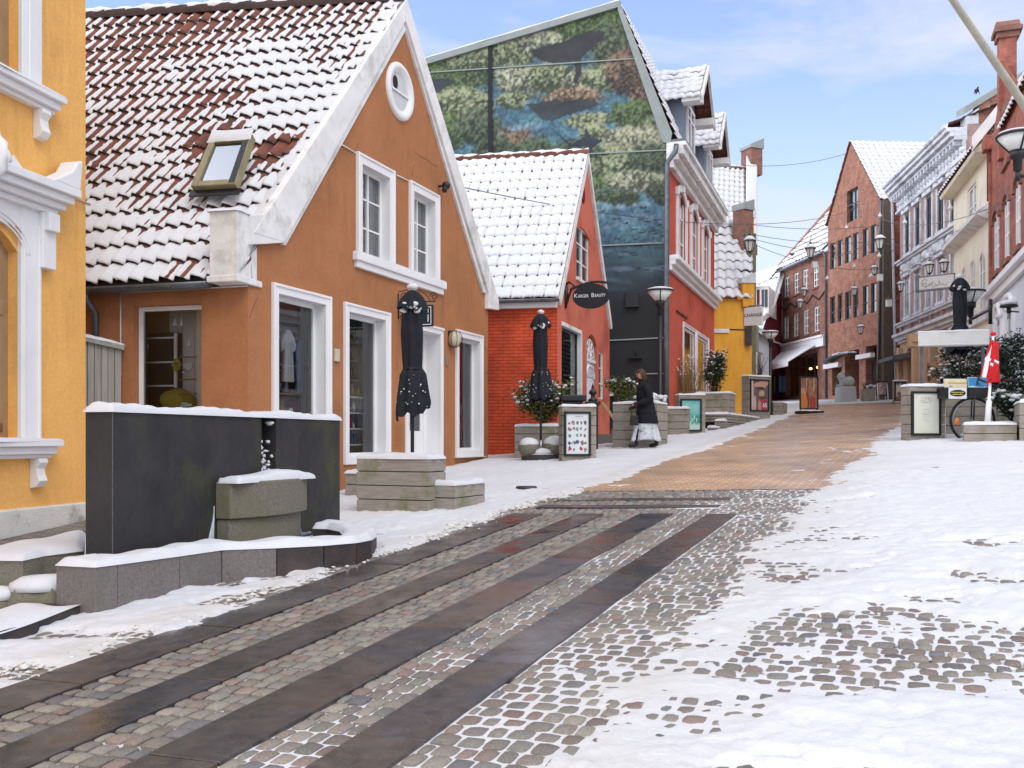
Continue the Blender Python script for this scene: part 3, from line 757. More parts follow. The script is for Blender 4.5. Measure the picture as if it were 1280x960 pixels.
# ---------------------------------------------------------------- snow lying on the street
def axis(parts):
    out = [parts[0][0]]
    for a, b, d in parts: out += list(np.linspace(a, b, max(2, int((b-a)/d)))[1:])
    return np.array(out)
rf = random.Random(77); FOOT = []
for _t in range(9):
    _u, _v, _a = rf.uniform(2, 9), rf.uniform(-.6, 3.2), rf.uniform(-.7, .7)+(1.57 if _t % 3 else .3)
    for _k in range(12):
        _p = S(_u+_k*.62*math.sin(_a), _v+_k*.62*math.cos(_a)*(1 if _t % 2 else -1)+(.09 if _k % 2 else -.09)); FOOT.append((_p.x, _p.y, math.atan2(math.sin(_a), math.cos(_a))-.4+rf.uniform(-.2, .2), rf.uniform(.008, .017)))
def snow_h(x, y):
    u, v = UVn(x, y)
    big = fbm(x*.7, y*.7, 1, 3); mid = fbm(x*2.6, y*2.6, 2, 4); fine = fbm(x*11, y*11, 3, 3); vf = fbm(x*26, y*26, 6, 2)
    # distance into the snow on either side of the cleared street (metres, positive = snow)
    left = -4.66-v+np.interp(u, [3, 5, 8, 10.6, 13, 20], [.10, .06, .02, -.02, .12, .02])
    left = np.where(u > 12.9, vL(u)-v, left)
    right = v-np.interp(u, [2, 4, 6, 8, 9, 10.6, 13], [-1.40, -1.30, -1.30, -1.36, -1.50, -1.45, -1.46])
    right = np.where(u > 12.9, v-vR(u), right)
    right = np.maximum(right, u-48.5)
    d = np.maximum(left, right)
    edge = d+.16*big+.16*mid+.05*fine
    bank = np.where(right > left, sstep(-.28, .80, edge+.14*fine+.06*vf), sstep(-.10, .30, edge))
    wide = sstep(.0, 1.6, edge)
    hgt = -.016+bank*(.040+.018*mid+.012*fine+.006*vf)+wide*.016+.010*bank*big
    # slushy lumps along the edges
    rim = np.exp(-((edge-.16)/.18)**2)
    hgt += rim*(.022*np.abs(fine)+.014*np.abs(vf))
    # white joints between the setts towards the right, darker wet joints towards the left
    onset = (u < 12.93)
    jn = np.interp(v, [-4.7, -3.9, -3.0, -2.2, -1.5], [-.0270, -.0235, -.0110, -.0020, -.0005])+.010*mid+.003*fine+np.interp(u, [3, 8, 11, 12.9], [0, .001, .002, .003])
    cleared = np.where(onset, jn-.006, -.02+.0235*sstep(.0, .5, mid+.5*fine)*sstep(-1.7, 0, d+.5*big+.35*(v > -2.6)))
    hgt = np.where(bank > .02, np.maximum(hgt, cleared), cleared)*1.0
    # trodden patches where the stones look through on the right
    p1 = np.exp(-((u-5.45+.10*(v-.2))/.92)**2)*sstep(-1.35, -.7, v)*(v < 4.5)*1.3
    p2 = np.exp(-((u-7.4)/.55)**2-((v+.9)/.55)**2)*.72; p3 = np.exp(-((u-4.2)/.5)**2-((v+.95)/.35)**2)*.7
    p4 = np.exp(-((u-9.2)/1.2)**2-((v+.95)/.5)**2)*.6; p5 = np.exp(-((u-3.7)/.25)**2-((v+.2)/.5)**2)*.62
    p6 = .80*sstep(.06, .36, fbm(x*1.9, y*3.6, 51, 3))*sstep(2.6, .4, v)*sstep(10.5, 8.5, u)
    pp = np.clip(np.maximum.reduce([p1, p2, p3, p4, p5, p6])+.55*mid*(p1+p2+p3+p4+p5 > .12)+.25*fine*(p1+p2+p3+p4+p5 > .12), 0, 1)
    pp = pp*onset*(d > -.1)
    tr = -.0012+.0065*fine+.005*mid
    hgt = hgt*(1-sstep(.30, .72, pp))+np.minimum(hgt, tr)*sstep(.30, .72, pp)
    # scuffs and footprints on the white area
    fp = vn(x*3.1+.6*y, y*1.8, 9)
    hgt -= wide*.012*sstep(.25, .8, fp); hgt += wide*.005*vf+wide*.005*fine+bank*.005*fbm(x*7, y*7, 71, 3)*sstep(3.5, .5, np.maximum(d, 0))
    hgt -= wide*.008*sstep(.45, .75, fbm(x*1.3, y*6, 12, 3))
    dk = .55*sstep(.50, .68, fbm(x*4.2, y*7.5, 21, 2))*sstep(.1, .5, d)*(1-sstep(1.2, 2.2, d))*onset*(v > -2)
    hgt -= .05*dk
    if FOOT is not None and x.max() < 15 and y.max() < 15:
        for fx, fy, a, dp in FOOT:
            m = (np.abs(x-fx) < .3) & (np.abs(y-fy) < .3)
            if not m.any(): continue
            dx = x[m]-fx; dy = y[m]-fy; q = ((dx*math.cos(a)+dy*math.sin(a))/.145)**2+((-dx*math.sin(a)+dy*math.cos(a))/.055)**2
            hgt[m] += -dp*np.exp(-q**2)+dp*.35*np.exp(-((q-1.6)/.6)**2)
    return hgt
PATCH = [(axis([(-9, -5, .12), (-5, 6, .032), (6, 14, .10)]), axis([(2.4, 4, .028), (4, 9, .030), (9, 14, .045)])),
         (axis([(-9, -5, .2), (-5, 12, .07), (12, 20, .16)]), axis([(14, 22, .07), (22, 34, .10)])),
         (axis([(-9, 2, .4), (2, 22, .13), (22, 40, .5)]), axis([(34, 60, .2), (60, 90, 1.0)]))]
vs = []; fs = []; off = 0; cl_ = []
for xs, ys in PATCH:
    X, Y = np.meshgrid(xs, ys); Hh = snow_h(X, Y); Z = Gn(X, Y)+Hh
    vs.append(np.stack((X, Y, Z), -1).reshape(-1, 3)); fs.append(gridfaces(len(xs), len(ys))+off); off += X.size
    u, v = UVn(X, Y)
    # grey-beige slush along the cleared street, clean snow away from it
    d = np.maximum(-4.66-v, v+1.42) if True else 0
    sl = np.exp(-((d-.05)/np.where(v > -2, .55, .34))**2)*(.55+.45*fbm(X*3, Y*3, 31, 3))
    base = np.array([.64, .645, .66])[None, None]*(1+.035*fbm(X*1.7, Y*1.7, 61, 4)-.05*sstep(.2, .7, fbm(X*.8, Y*2.2, 62, 4)))[..., None]; slc = np.array([.56, .54, .48])[None, None]
    k = np.clip(sl*.85, 0, 1)[..., None]
    cl_.append((base*(1-k)+slc*k).reshape(-1, 3))
MSN = attrmat('street_snow', .8, .5, 38, .2, .05, 30, 0, .012)
o = npmesh('snow_cover', np.concatenate(vs), np.concatenate(fs), MSN, cols=np.concatenate(cl_)); tag(o, kind='stuff')
# ================================================================ ORANGE HOUSE
A = Vector((-3.585, 13.3, 0)); B = Vector((-.52, 21.3, 0))
fo = Fr(A, B); LO = fo.L
Ed = Vector((-.964, .265, 0)); fe = Fr(A+Ed*9.0, A); LE = fe.L       # eave side, u=LE at the corner
oh = thing('orange_house', 'brown-orange gabled shop house with a snowy red pantile roof and white bargeboards', 'house', (A.x, A.y, G(A.x, A.y)))
zc = 2.19; zap = 7.86; uap = fo.pix(503, 5)[0]; zr = fo.pix(612, 380)[1]
r1 = fo.rect(339.5+7, 413.75-8, 367.7+7, 575, 0); r2 = fo.rect(428.75+6, 488-7, 388.4+7, 570, 0)
rd = fo.rect(504+6, 555.5-6, 408+6, 575, 0); r4 = fo.rect(567.5+5, 603.75-5, 419.4+5, 566, 0)
zb = r2[2]
H1 = (r1[0], r1[1], zb, r1[3], .20); H2 = (r2[0], r2[1], zb, r2[3], .20); HD = (rd[0], rd[1], G(.0, 18.5)-.05, rd[3], .34); H4 = (r4[0], r4[1], r4[2]+.05, r4[3], .17)
q1 = fo.rect(443+8, 494.7-9, 206+9, 322); q2 = fo.rect(508.75+7, 550.6-8, 236.5+9, 344)
zq0 = (q1[2]+q2[2])/2; zq1 = (q1[3]+q2[3])/2
HQ1 = (q1[0], q1[1], zq0, zq1, .17); HQ2 = (q2[0], q2[1], zq0, zq1, .17)
mb = MB()
outl = [(0, -1.6), (LO, -1.6), (LO, zr), (uap, zap-.12), (0, zc+.25)]
wall(mb, fo, outl, [H1, H2, HD, H4, HQ1, HQ2], 0, 1)
HE = fe.rect(168, 252, 381, 522); HE = (HE[0]-.02, HE[1], -.10, HE[3], .16)
wall(mb, fe, [(0, -1.6), (LE, -1.6), (LE, zc), (0, zc)], [HE])
# back and far sides
C_ = A+Ed*9.0; D_ = B+Ed*9.0
mb.poly([D_+V3(0, 0, -1.6), C_+V3(0, 0, -1.6), C_+V3(0, 0, zc), D_+V3(0, 0, zr)])
mb.poly([B+V3(0, 0, -1.6), D_+V3(0, 0, -1.6), D_+V3(0, 0, zr), B+V3(0, 0, zr)])
mb.poly([C_+V3(0, 0, zc), D_+V3(0, 0, zr), (C_+D_)/2+V3(0, 0, zap-.2)])
mb.build('wall', ['orange', 'white'], oh)
sp_ = MB(); sp_.fbox(fo, -.01, LO+.01, -1.6, -.80, -.05, .012); sp_.build('plinth', 'orange', oh)
for k, h in enumerate((H1, H2, H4)):
    o = window(oh, fo, h, 1, 1, .055, .03, 'white', (.13, .035), 'white', None, None, 'glass', room=None)
    if k == 2:
        s = MB(); s.fbox(fo, h[0]-.2, h[1]+.2, h[2]-.14, h[2]-.131+.0, -.02, .10); s.build('sill', 'white', o)
o = window(oh, fe, HE, 1, 1, .06, .03, 'white', None, 'white', None, None, 'glass')
for h in (HQ1, HQ2):
    window(oh, fo, h, 2, 3, .05, .03, 'white', (.15, .04), 'white', None, 'sides', 'glass_sky')
s = MB(); a0, a1 = fo.pix(441, 0)[0], fo.pix(553, 0)[0]
s.fbox(fo, a0, a1, zq0-.16, zq0-.02, -.01, .10); s.fbox(fo, a0+.05, a1-.05, zq0-.27, zq0-.16, -.01, .06); s.build('window_ledge', 'white', oh, bevel=.012)
s = MB(); s.fbox(fo, a0+.02, a1-.02, zq0-.02, zq0-.005, .02, .09); s.build('ledge_snow', 'snow', oh)
# door: white, deep in its reveal
d = MB(); u0, u1, z0, z1, dp = HD; n = -dp
d.fbox(fo, u0-.01, u0+.07, z0, z1, n-.03, n+.05); d.fbox(fo, u1-.07, u1+.01, z0, z1, n-.03, n+.05); d.fbox(fo, u0+.07, u1-.07, z1-.07, z1+.01, n-.03, n+.05)
d.fbox(fo, u0+.07, u1-.07, z0, z0+.75, n-.02, n+.02)
d.fbox(fo, u0+.07, u0+.19, z0+.75, z1-.07, n-.02, n+.02); d.fbox(fo, u1-.19, u1-.07, z0+.75, z1-.07, n-.02, n+.02); d.fbox(fo, u0+.19, u1-.19, z1-.2, z1-.07, n-.02, n+.02)
do = d.build('door', 'white', oh, bevel=.006)
g = MB(); g.poly([fo.at(u0+.19, z0+.75, n), fo.at(u1-.19, z0+.75, n), fo.at(u1-.19, z1-.2, n), fo.at(u0+.19, z1-.2, n)]); g.build('pane', 'glass', do)
h_ = MB(); h_.tube([fo.at(u0+.13, z0+1.0, n+.02), fo.at(u0+.13, z0+1.0, n+.08), fo.at(u0+.25, z0+1.0, n+.08)], .012, 6); h_.build('handle', 'grey_metal', do)
c = MB(); w = .12
c.fbox(fo, u0-w, u0, z0, z1+w, -.01, .035); c.fbox(fo, u1, u1+w, z0, z1+w, -.01, .035); c.fbox(fo, u0, u1, z1, z1+w, -.01, .032); c.fbox(fo, u0-w-.012, u1+w+.012, z1+w-.03, z1+w+.012, -.01, .055); c.build('casing', 'white', do, bevel=.006)
# round window
ru, rz_ = fo.pix(499, 115); R = .505
def ringpt(r, t, n): return fo.at(ru+r*math.cos(t), rz_+r*math.sin(t), n)
mb = MB(); prof = [(R, -.01), (R, .03), (R-.03, .06), (R-.11, .06), (R-.13, .03), (R-.16, .03), (R-.18, .0)]
N = 40
ids = [[mb.pt(ringpt(r, 2*math.pi*k/N, n)) for k in range(N)] for r, n in prof]
for i in range(len(ids)-1):
    for k in range(N): mb.face((ids[i][k], ids[i+1][k], ids[i+1][(k+1) % N], ids[i][(k+1) % N]), 0, True)
o = mb.build('round_window', 'white', oh)
mb = MB(); a = [mb.pt(ringpt(R-.18, 2*math.pi*k/N, .002)) for k in range(N)]; b = [mb.pt(ringpt(R-.20, 2*math.pi*k/N, .002)) for k in range(N)]
mb.face([mb.pt(ringpt(R-.17, 2*math.pi*k/N, .004)) for k in range(N)], 0); mb.build('pane', 'curtain', o)
mb = MB(); mb.prism(fo, [(ru-.16+.09*math.cos(t), rz_+.12+.12*math.sin(t)) for t in [2*math.pi*k/16 for k in range(16)]], .004, .012); mb.build('broken_glass', 'dark_int', o)
mb = MB(); mb.fbox(fo, ru-.32, ru+.32, rz_-.035, rz_-.0, .013, .03); mb.build('glazing_bar', 'white', o)
# roof planes
ov = .22
zl = zc-.02
nE = Vector((fe.n.x, fe.n.y, 0))
e1 = A+nE*ov-Ed*.02+V3(0, 0, zl); e0 = A+Ed*9+nE*ov+V3(0, 0, zl)
apx = fo.at(uap, zap, .05); rd_ = Vector((-.989, .149, 0)); apl = apx+rd_*8.6+V3(0, 0, .1)
roof(oh, e0, e1, apx, apl, .235, 19, 'red', seed=2, aw=.040, lip=.055, bare=[(.80, .43, .55, 1.5), (.93, .40, .45, 1.6), (.75, .62, .7, .7), (.52, .40, .6, .8), (.62, .97, 1.2, .5), (.45, .97, 1.4, .5)])
eR1 = B-nE*ov+V3(0, 0, zr); eR0 = B+Ed*9-nE*ov+V3(0, 0, zr)
roof(oh, eR1, eR0, apl, apx, .235, 19, 'red', seed=5, ST=6, SCc=3)
ridgecap(oh, apx+V3(0, 0, .03), apl+V3(0, 0, .03), .13, 'tile_dark', 2)
# bargeboards (white bands along both verges)
mb = MB()
pl_ = [fo.pix(310, 300), fo.pix(345, 305)]
lo_in = fo.pix(350, 306); up_in = fo.pix(500, 27)
lo_out = (0-.03, zc+.30); up_out = (uap, zap+.02)
mb.prism(fo, [fo.pix(309, 292), fo.pix(349, 304), fo.pix(501, 27), (uap, zap+.03)], -.02, .10)
mb.prism(fo, [(uap, zap+.03), fo.pix(502, 28), fo.pix(606, 366), fo.pix(606, 386), fo.pix(619, 388), fo.pix(618.5, 375), ], -.02, .10)
mb.build('bargeboard', 'white_old', oh, bevel=.012)
mb = MB(); mb.prism(fo, [fo.pix(349.5, 305.5), fo.pix(354, 307), fo.pix(504.5, 38), fo.pix(501.5, 28)], -.02, .05)
mb.prism(fo, [fo.pix(502.5, 29), fo.pix(505, 40), fo.pix(602, 366), fo.pix(605.5, 366)], -.02, .05); mb.build('verge_moulding', 'white_old', oh, bevel=.008)
# kneeler block on the eave side
kz0 = (HY-356)/F*13.3; kz1 = (HY-268)/F*13.3
mb = MB(); mb.fbox(fe, LE-.40, LE+.02, kz0+.08, kz1, -.35, .30); mb.fbox(fe, LE-.43, LE+.05, kz0, kz0+.085, -.3, .33); mb.build('kneeler', 'white_old', oh, bevel=.01)
mb = MB(); mb.snowcap([fe.at(LE-.42, kz1, .32), fe.at(LE+.03, kz1, .32), fe.at(LE+.03, kz1, -.33), fe.at(LE-.42, kz1, -.33)], .05, seed=4); mb.build('kneeler_snow', 'snow', oh)
mb = MB(); mb.prism(fo, [(-.02, kz1-.42), fo.pix(349, 304), fo.pix(331, 268), (-.02, kz1-.02)], -.03, .095); mb.build('kneeler_band', 'white_old', oh, bevel=.008)
# verge snow band on the tiles next to the gable
mb = MB()
mb.grid(8, 60, lambda u, v: (e1*(1-v)+apx*v)+(rd_*.02+Ed*(.42+.06*math.sin(v*40)+.05*math.sin(v*93)))*u+Vector((0, 0, .06+.05*math.sin(math.pi*min(1, u*1.0))*(1+.3*math.sin(v*57)) if u < 1 else .0)))
mb.build('verge_snow', 'snow', oh)
mb = MB(); mb.fbox(fe, .02, LE-.41, zl-.07, zl+.055, -.25, ov-.015); mb.build('soffit', 'wood_gap', oh)
# gutter and downpipe
mb = MB(); gz = zl-.05
ga, gb = e0+nE*.06+V3(0, 0, -.06), A+Ed*.42+nE*(ov+.06)+V3(0, 0, gz)
t = (gb-ga).normalized(); sd = t.cross(V3(0, 0, 1))
rows = []
for q in np.linspace(0, 1, 12):
    c = ga.lerp(gb, q); rows.append([mb.pt(c+sd*(.085*math.cos(a))+V3(0, 0, .085*math.sin(a))) for a in np.linspace(math.pi, 2*math.pi, 9)])
for i in range(11):
    for k in range(8): mb.face((rows[i][k], rows[i][k+1], rows[i+1][k+1], rows[i+1][k]), 0, True)
mb.face(rows[-1])
o = mb.build('gutter', 'zinc', oh, solid=.008)
mb = MB(); px_ = fe.pix(124, 0)[0]; mb.tube([fe.at(px_, zl-.1, ov+.06), fe.at(px_, zl-.2, ov+.06), fe.at(px_, zl-.38, .08), fe.at(px_, -1.2, .08)], .05, 10); mb.build('downpipe', 'zinc', oh)
mb = MB(); mb.tube([fe.at(fe.pix(152.5, 0)[0], .9, .03), fe.at(fe.pix(152.5, 0)[0], kz0-.03, .03)], .011, 6); mb.tube([fe.at(fe.pix(152.5, 0)[0], kz0-.03, .03), fe.at(LE+.01, kz0-.02, .03)], .011, 6); mb.tube([fo.at(.06, kz0+.02, .03), fo.at(.06, zc+.2, .03)], .011, 6); mb.build('conduit', 'grey_wall', oh)
mb = MB(); mb.tube([fo.at(*fo.pix(419, 177), .02), fo.at(*fo.pix(443, 191), .02)], .012, 5); mb.tube([fo.at(*fo.pix(495, 219), .02), fo.at(*fo.pix(509, 226), .02)], .012, 5); mb.build('drip_moulding', 'white_old', oh)
mb = MB()
for L_ in (((519, 190), (526, 196), (533, 199), (540, 205), (547, 209)), ((519, 205), (515, 214), (516, 222)), ((448, 178), (446, 186)), ((600, 428), (611, 440)), ((601, 470), (614, 462)), ((322, 372), (315, 388), (312, 398))):
    mb.tube([fo.at(*fo.pix(a, b), .0005) for a, b in L_], .0035, 4)
mb.build('cracks', 'wood_gap', oh)['kind'] = 'stuff'
# roof window
def onroof(s, x, h=0):
    p = (e0*(1-x)+e1*x)*(1-s)+(apl*(1-x)+apx*x)*s
    Nn = (e1-e0).cross(apl-e0).normalized(); Nn = Nn if Nn.z > 0 else -Nn
    return p+Nn*h
def rp(px, py):
    # pixel -> point of the roof plane
    Nn = (e1-e0).cross(apl-e0).normalized(); r = Vector(((px-CX)/F, 1, (HY-py)/F)); return r*(e0.dot(Nn)/r.dot(Nn))
Nn = (e1-e0).cross(apl-e0).normalized(); Nn = Nn if Nn.z > 0 else -Nn
k4 = [rp(244, 242), rp(299, 239), rp(320, 175), rp(270, 179)]
def rq(u, v, h): return (k4[0]*(1-u)+k4[1]*u)*(1-v)+(k4[3]*(1-u)+k4[2]*u)*v+Nn*h
def rbox(mb, u0, u1, v0, v1, h0, h1):
    mb.hexa([rq(u0, v0, h0), rq(u1, v0, h0), rq(u1, v1, h0), rq(u0, v1, h0), rq(u0, v0, h1), rq(u1, v0, h1), rq(u1, v1, h1), rq(u0, v1, h1)])
sk = MB(); rbox(sk, 0, .15, 0, 1, .0, .15); rbox(sk, .85, 1, 0, 1, .0, .15); rbox(sk, .15, .85, 0, .10, .0, .145); rbox(sk, .15, .85, .84, 1, .0, .155); rbox(sk, .15, .85, .1, .84, .0, .05)
o = sk.build('roof_window', 'olive_frame', oh, bevel=.012)
g = MB(); g.poly([rq(.15, .1, .11), rq(.85, .1, .11), rq(.85, .84, .11), rq(.15, .84, .11)]); g.build('pane', 'skylight_glass', o)
g = MB(); rbox(g, .85, .99, .02, .98, .151, .153); rbox(g, -.06, 1.06, -.10, 0, .03, .06); g.build('flashing', 'black_metal', o)
g = MB(); g.snowcap([rq(-.02, .86, .155), rq(1.02, .86, .155), rq(1.02, 1.05, .155), rq(-.02, 1.05, .155)], .05, seed=9); g.build('frame_snow', 'snow', o)
# small fittings on the gable
lp = thing('wall_lamp', 'round cream globe lamp with a black guard beside the white shop door', 'lamp', fo.at(*fo.pix(563, 422), 0))
mb = MB(); c = fo.at(*fo.pix(562.5, 424), .10); mb.blob(c, .13, .13, .16, 14, 10, jit=0); mb.build('globe', 'globe', lp)
mb = MB()
for t in (0, .8, 1.6, 2.4):
    mb.tube([c+(fo.u*math.cos(t)*math.sin(a)+Vector((0, 0, 1))*math.cos(a)+fo.n*math.sin(t)*math.sin(a))*.168 for a in np.linspace(0, 2*math.pi, 17)], .006, 5)
mb.fbox(fo, fo.pix(562.5, 0)[0]-.09, fo.pix(562.5, 0)[0]+.09, c.z-.02, c.z+.16, 0, .03); mb.build('guard', 'black_metal', lp)
cm = thing('security_camera', 'small black spotlight fixed high on the orange gable beside the right upper window', 'spotlight', fo.at(*fo.pix(548, 233), 0))
mb = MB(); p = fo.at(*fo.pix(548, 233), .16); mb.blob(p, .085, .085, .075, 10, 6, jit=.05); mb.tube([p+fo.n*-.16, p], .02, 6); mb.tube([p, p+V3(-.03, -.06, -.12)], .05, 8); mb.build('lamp_body', 'black_metal', cm)
for k, (px, py, lab) in enumerate(((420, 444, 'small beige bell plate between the two large shop windows'), (558, 451, 'small grey doorbell plate between the white door and the last shop window'))):
    mb = MB(); u, z = fo.pix(px, py); mb.fbox(fo, u-.07+.03*k, u+.07-.03*k, z-.10, z+.10, -.01, .035); tag(mb.build('bell_plate', 'globe' if k == 0 else 'grey_metal', bevel=.01), lab, 'door bell')
# scroll bracket with its square hanging sign
bs = thing('hanging_sign', 'square dark teal sign with white border on a scrolled iron bracket behind the front parasol', 'sign', fo.at(*fo.pix(497, 385), 0))
u0, z0 = fo.pix(497, 379); p0 = fo.at(u0, z0, .02)
sf = Fr((0, 0), (1, 0)); 
dirn = Vector((fo.n.x, fo.n.y, 0))
mb = MB(); ln = .72
mb.tube([p0, p0+dirn*ln], .014, 6); mb.tube([p0+V3(0, 0, .17), p0-V3(0, 0, .28)], .012, 6)
def scroll(c, r, a0, turns, sgn): return [c+dirn*(sgn*r*(1-t*.75)*math.cos(a0+t*turns*6.28))+V3(0, 0, r*(1-t*.75)*math.sin(a0+t*turns*6.28)) for t in np.linspace(0, 1, 26)]
for c, r, sg in ((p0+dirn*.11+V3(0, 0, .10), .09, 1), (p0+dirn*.12+V3(0, 0, -.12), .10, 1), (p0+dirn*.08+V3(0, 0, -.26), .06, 1), (p0+dirn*(ln-.03)+V3(0, 0, .08), .08, -1)):
    mb.tube(scroll(c, r, 0, 1.3, sg), .008, 5)
mb.tube([p0+V3(0, 0, .2), p0+dirn*.3+V3(0, 0, .24), p0+dirn*.5+V3(0, 0, .16), p0+dirn*.62+V3(0, 0, .02)], .008, 5)
mb.build('bracket', 'black_metal', bs)
fs_ = Fr(p0+dirn*.12, p0+dirn*(.12+.56)); zz0 = z0-.36-.06; zz1 = z0-.06
mb = MB(); mb.fbox(fs_, 0, .56, zz0-.02, zz1, -.02, .02); o = mb.build('sign_board', 'sign_navy', bs, bevel=.006)
mb = MB()
for a, b, c, d in ((.03, .53, zz0+.01, zz0+.024), (.03, .53, zz1-.044, zz1-.03), (.03, .045, zz0+.024, zz1-.044), (.515, .53, zz0+.024, zz1-.044)): mb.fbox(fs_, a, b, c, d, .019, .0225)
mb.build('border', 'sign_white', o)
text(o, 'D', fs_.at(.085, zz1-.11, .021), .12, fs_, 'sign_white'); text(o, 'P', fs_.at(.085, zz0+.12, .021), .20, fs_, 'sign_white')
text(o, 'I', fs_.at(.47, zz1-.11, .021), .10, fs_, 'sign_white'); text(o, 'I', fs_.at(.47, zz0+.12, .021), .18, fs_, 'sign_white')

# ---------------------------------------------------------------- shop interior behind the large panes
def goods(fr, h, dep, seed):
    rr = random.Random(seed); u0, u1, z0, z1, d = h[:5]; n = -d
    # back lining of the display
    mb = MB(); a, b, p, q = u0-.5, u1+.5, z0-.25, z1+.15
    nb = n-dep
    mb.poly([fr.at(a, p, nb), fr.at(b, p, nb), fr.at(b, q, nb), fr.at(a, q, nb)])
    mb.poly([fr.at(a, p, n-.05), fr.at(a, p, nb), fr.at(a, q, nb), fr.at(a, q, n-.05)]); mb.poly([fr.at(b, p, n-.05), fr.at(b, q, n-.05), fr.at(b, q, nb), fr.at(b, p, nb)])
    mb.poly([fr.at(a, p, n-.05), fr.at(b, p, n-.05), fr.at(b, p, nb), fr.at(a, p, nb)]); mb.poly([fr.at(a, q, n-.05), fr.at(a, q, nb), fr.at(b, q, nb), fr.at(b, q, n-.05)])
    return mb
HEs = (HE[0], HE[1]-.38, HE[2], HE[3], HE[4])
mb = goods(fe, HEs, .62, 1); mb.build('room', 'warm_int', oh)
mb = goods(fo, (H1[0]+.42, HD[0]-.62, zb, H1[3]-.1, .22), 2.4, 1); mb.build('room', 'light_int', oh)
mb = goods(fo, (H4[0]+.3, LO-.65, H4[2], H4[3], .19), 1.8, 1); mb.build('room', 'light_int', oh)
def shelf(fr, u0, u1, z0, z1, n, levels, label, mat='wood_shelf', dep=.28, seed=1, cols=('red_goods', 'blue_goods', 'white_cloth', 'dark_int', 'yellow_cloth')):
    t = thing('display_shelf', label, 'shelf', fr.at((u0+u1)/2, z0, n)); rr = random.Random(seed)
    for a in (u0, u1-.03): mb = MB(); mb.fbox(fr, a, a+.03, z0, z1, n-dep, n); mb.build('upright', mat, t)
    mb = MB(); mb.fbox(fr, u0+.03, u1-.03, z0, z1, n-dep-.02, n-dep); mb.build('back_panel', mat, t)
    for k in range(levels):
        z = z0+(z1-z0)*k/(levels-.6); mb = MB(); mb.fbox(fr, u0+.03, u1-.03, z, z+.025, n-dep, n); mb.build('shelf_board', mat, t)
        u = u0+.06
        by = {}
        while u < u1-.1:
            w = rr.uniform(.05, .13); hh = rr.uniform(.08, .28)
            m = rr.choice(cols); g = by.setdefault(m, MB())
            if rr.random() < .45: g.fbox(fr, u, u+w, z+.025, z+.025+hh, n-dep*.8, n-.05)
            elif rr.random() < .6: g.lathe([(w*.4, 0), (w*.5, hh*.4), (w*.3, hh*.8), (w*.32, hh)], fr.at(u+w/2, z+.025, n-dep/2), 8)
            else: g.blob(fr.at(u+w/2, z+.025+hh*.4, n-dep/2), w*.6, w*.6, hh*.45, 8, 5, jit=.2)
            u += w+rr.uniform(.01, .05)
        for m, g in by.items(): tag(g.build('shelf_goods', m, t), kind='stuff')
    return t
GC = ('red_goods', 'blue_goods', 'white_cloth', 'dark_int', 'yellow_cloth', 'glove', 'wood_shelf')
shelf(fo, H1[0]+.15, H1[1]+.35, zb-.1, zb+1.45, -.46, 5, 'wooden display shelf with red and dark goods in the first shop window', seed=3, cols=GC)
shelf(fo, H2[0]+.2, H2[1]+.15, zb-.1, zb+1.10, -.44, 5, 'pale display shelf with jars low in the middle shop window', 'white', seed=6, cols=('white_cloth', 'red_goods', 'light_int', 'blue_goods', 'yellow_cloth', 'wood_shelf'))
shelf(fo, H2[1]+.1, H2[1]+.9, zb-.1, zb+2.2, -.95, 7, 'tall grey shelf with small goods deep behind the middle shop window', 'grey_wall', seed=16, cols=GC)
shelf(fo, H4[0]+.15, H4[1]+.1, H4[2]-.05, H4[2]+1.0, -.42, 4, 'pale display shelf in the shop window right of the door', 'white', seed=8, cols=('white_cloth', 'light_int', 'blue_goods', 'ink'))
for h, lab in ((H1, 'pale hanging panel at the right side of the first shop window'), (H2, 'pale hanging panel at the right side of the middle shop window'), (H4, 'pale hanging panel in the shop window right of the door')):
    mb = MB(); ua = h[1]+.02; mb.grid(16, 1, lambda s, t: fo.at(ua+.30*s, h[2]-.1+(h[3]-h[2]+.1)*t, -h[4]-.16-.35*s+.015*math.sin(s*25))); tag(mb.build('fabric_panel', 'curtain'), lab, 'curtain')
# clothes in window one
def garment(fr, u, z, n, w, h, mat, label):
    mb = MB()
    pts = [(-.5, 0), (.5, 0), (.38, .62), (.62, .55), (.7, .72), (.3, .95), (.12, 1), (-.12, 1), (-.3, .95), (-.7, .72), (-.62, .55), (-.38, .62)]
    mb.prism(fr, [(u+a*w, z+b*h) for a, b in pts][::1], n-.07, n); tag(mb.build('garment', mat, bevel=.02), label, 'garment')
u = H1[0]
garment(fo, u+.55, zb+1.46, -.46, .28, .52, 'red_goods', 'red top hanging above the shelf in the first shop window')
garment(fo, u+.9, zb+1.15, -.40, .30, .80, 'curtain', 'pale grey dress hanging in the first shop window')
garment(fo, u+1.2, zb+1.0, -.38, .22, .85, 'blue_goods', 'slate blue dress hanging at the right of the first shop window')
c = thing('hanging_wreath', 'dark red wreath hanging in the middle shop window', 'wreath', fo.at(H2[0]+.42, zb+1.42, -.42))
mb = MB(); cc = fo.at(H2[0]+.42, zb+1.42, -.42)
for k in range(14):
    t = k/14*6.28; mb.blob(cc+fo.u*(.11*math.cos(t))+V3(0, 0, .11*math.sin(t)), .05, .05, .05, 6, 4, jit=.3)
mb.tube([cc+V3(0, 0, .12), cc+V3(0, 0, .8)], .004, 4); mb.build('wreath_ring', 'red_goods', c)
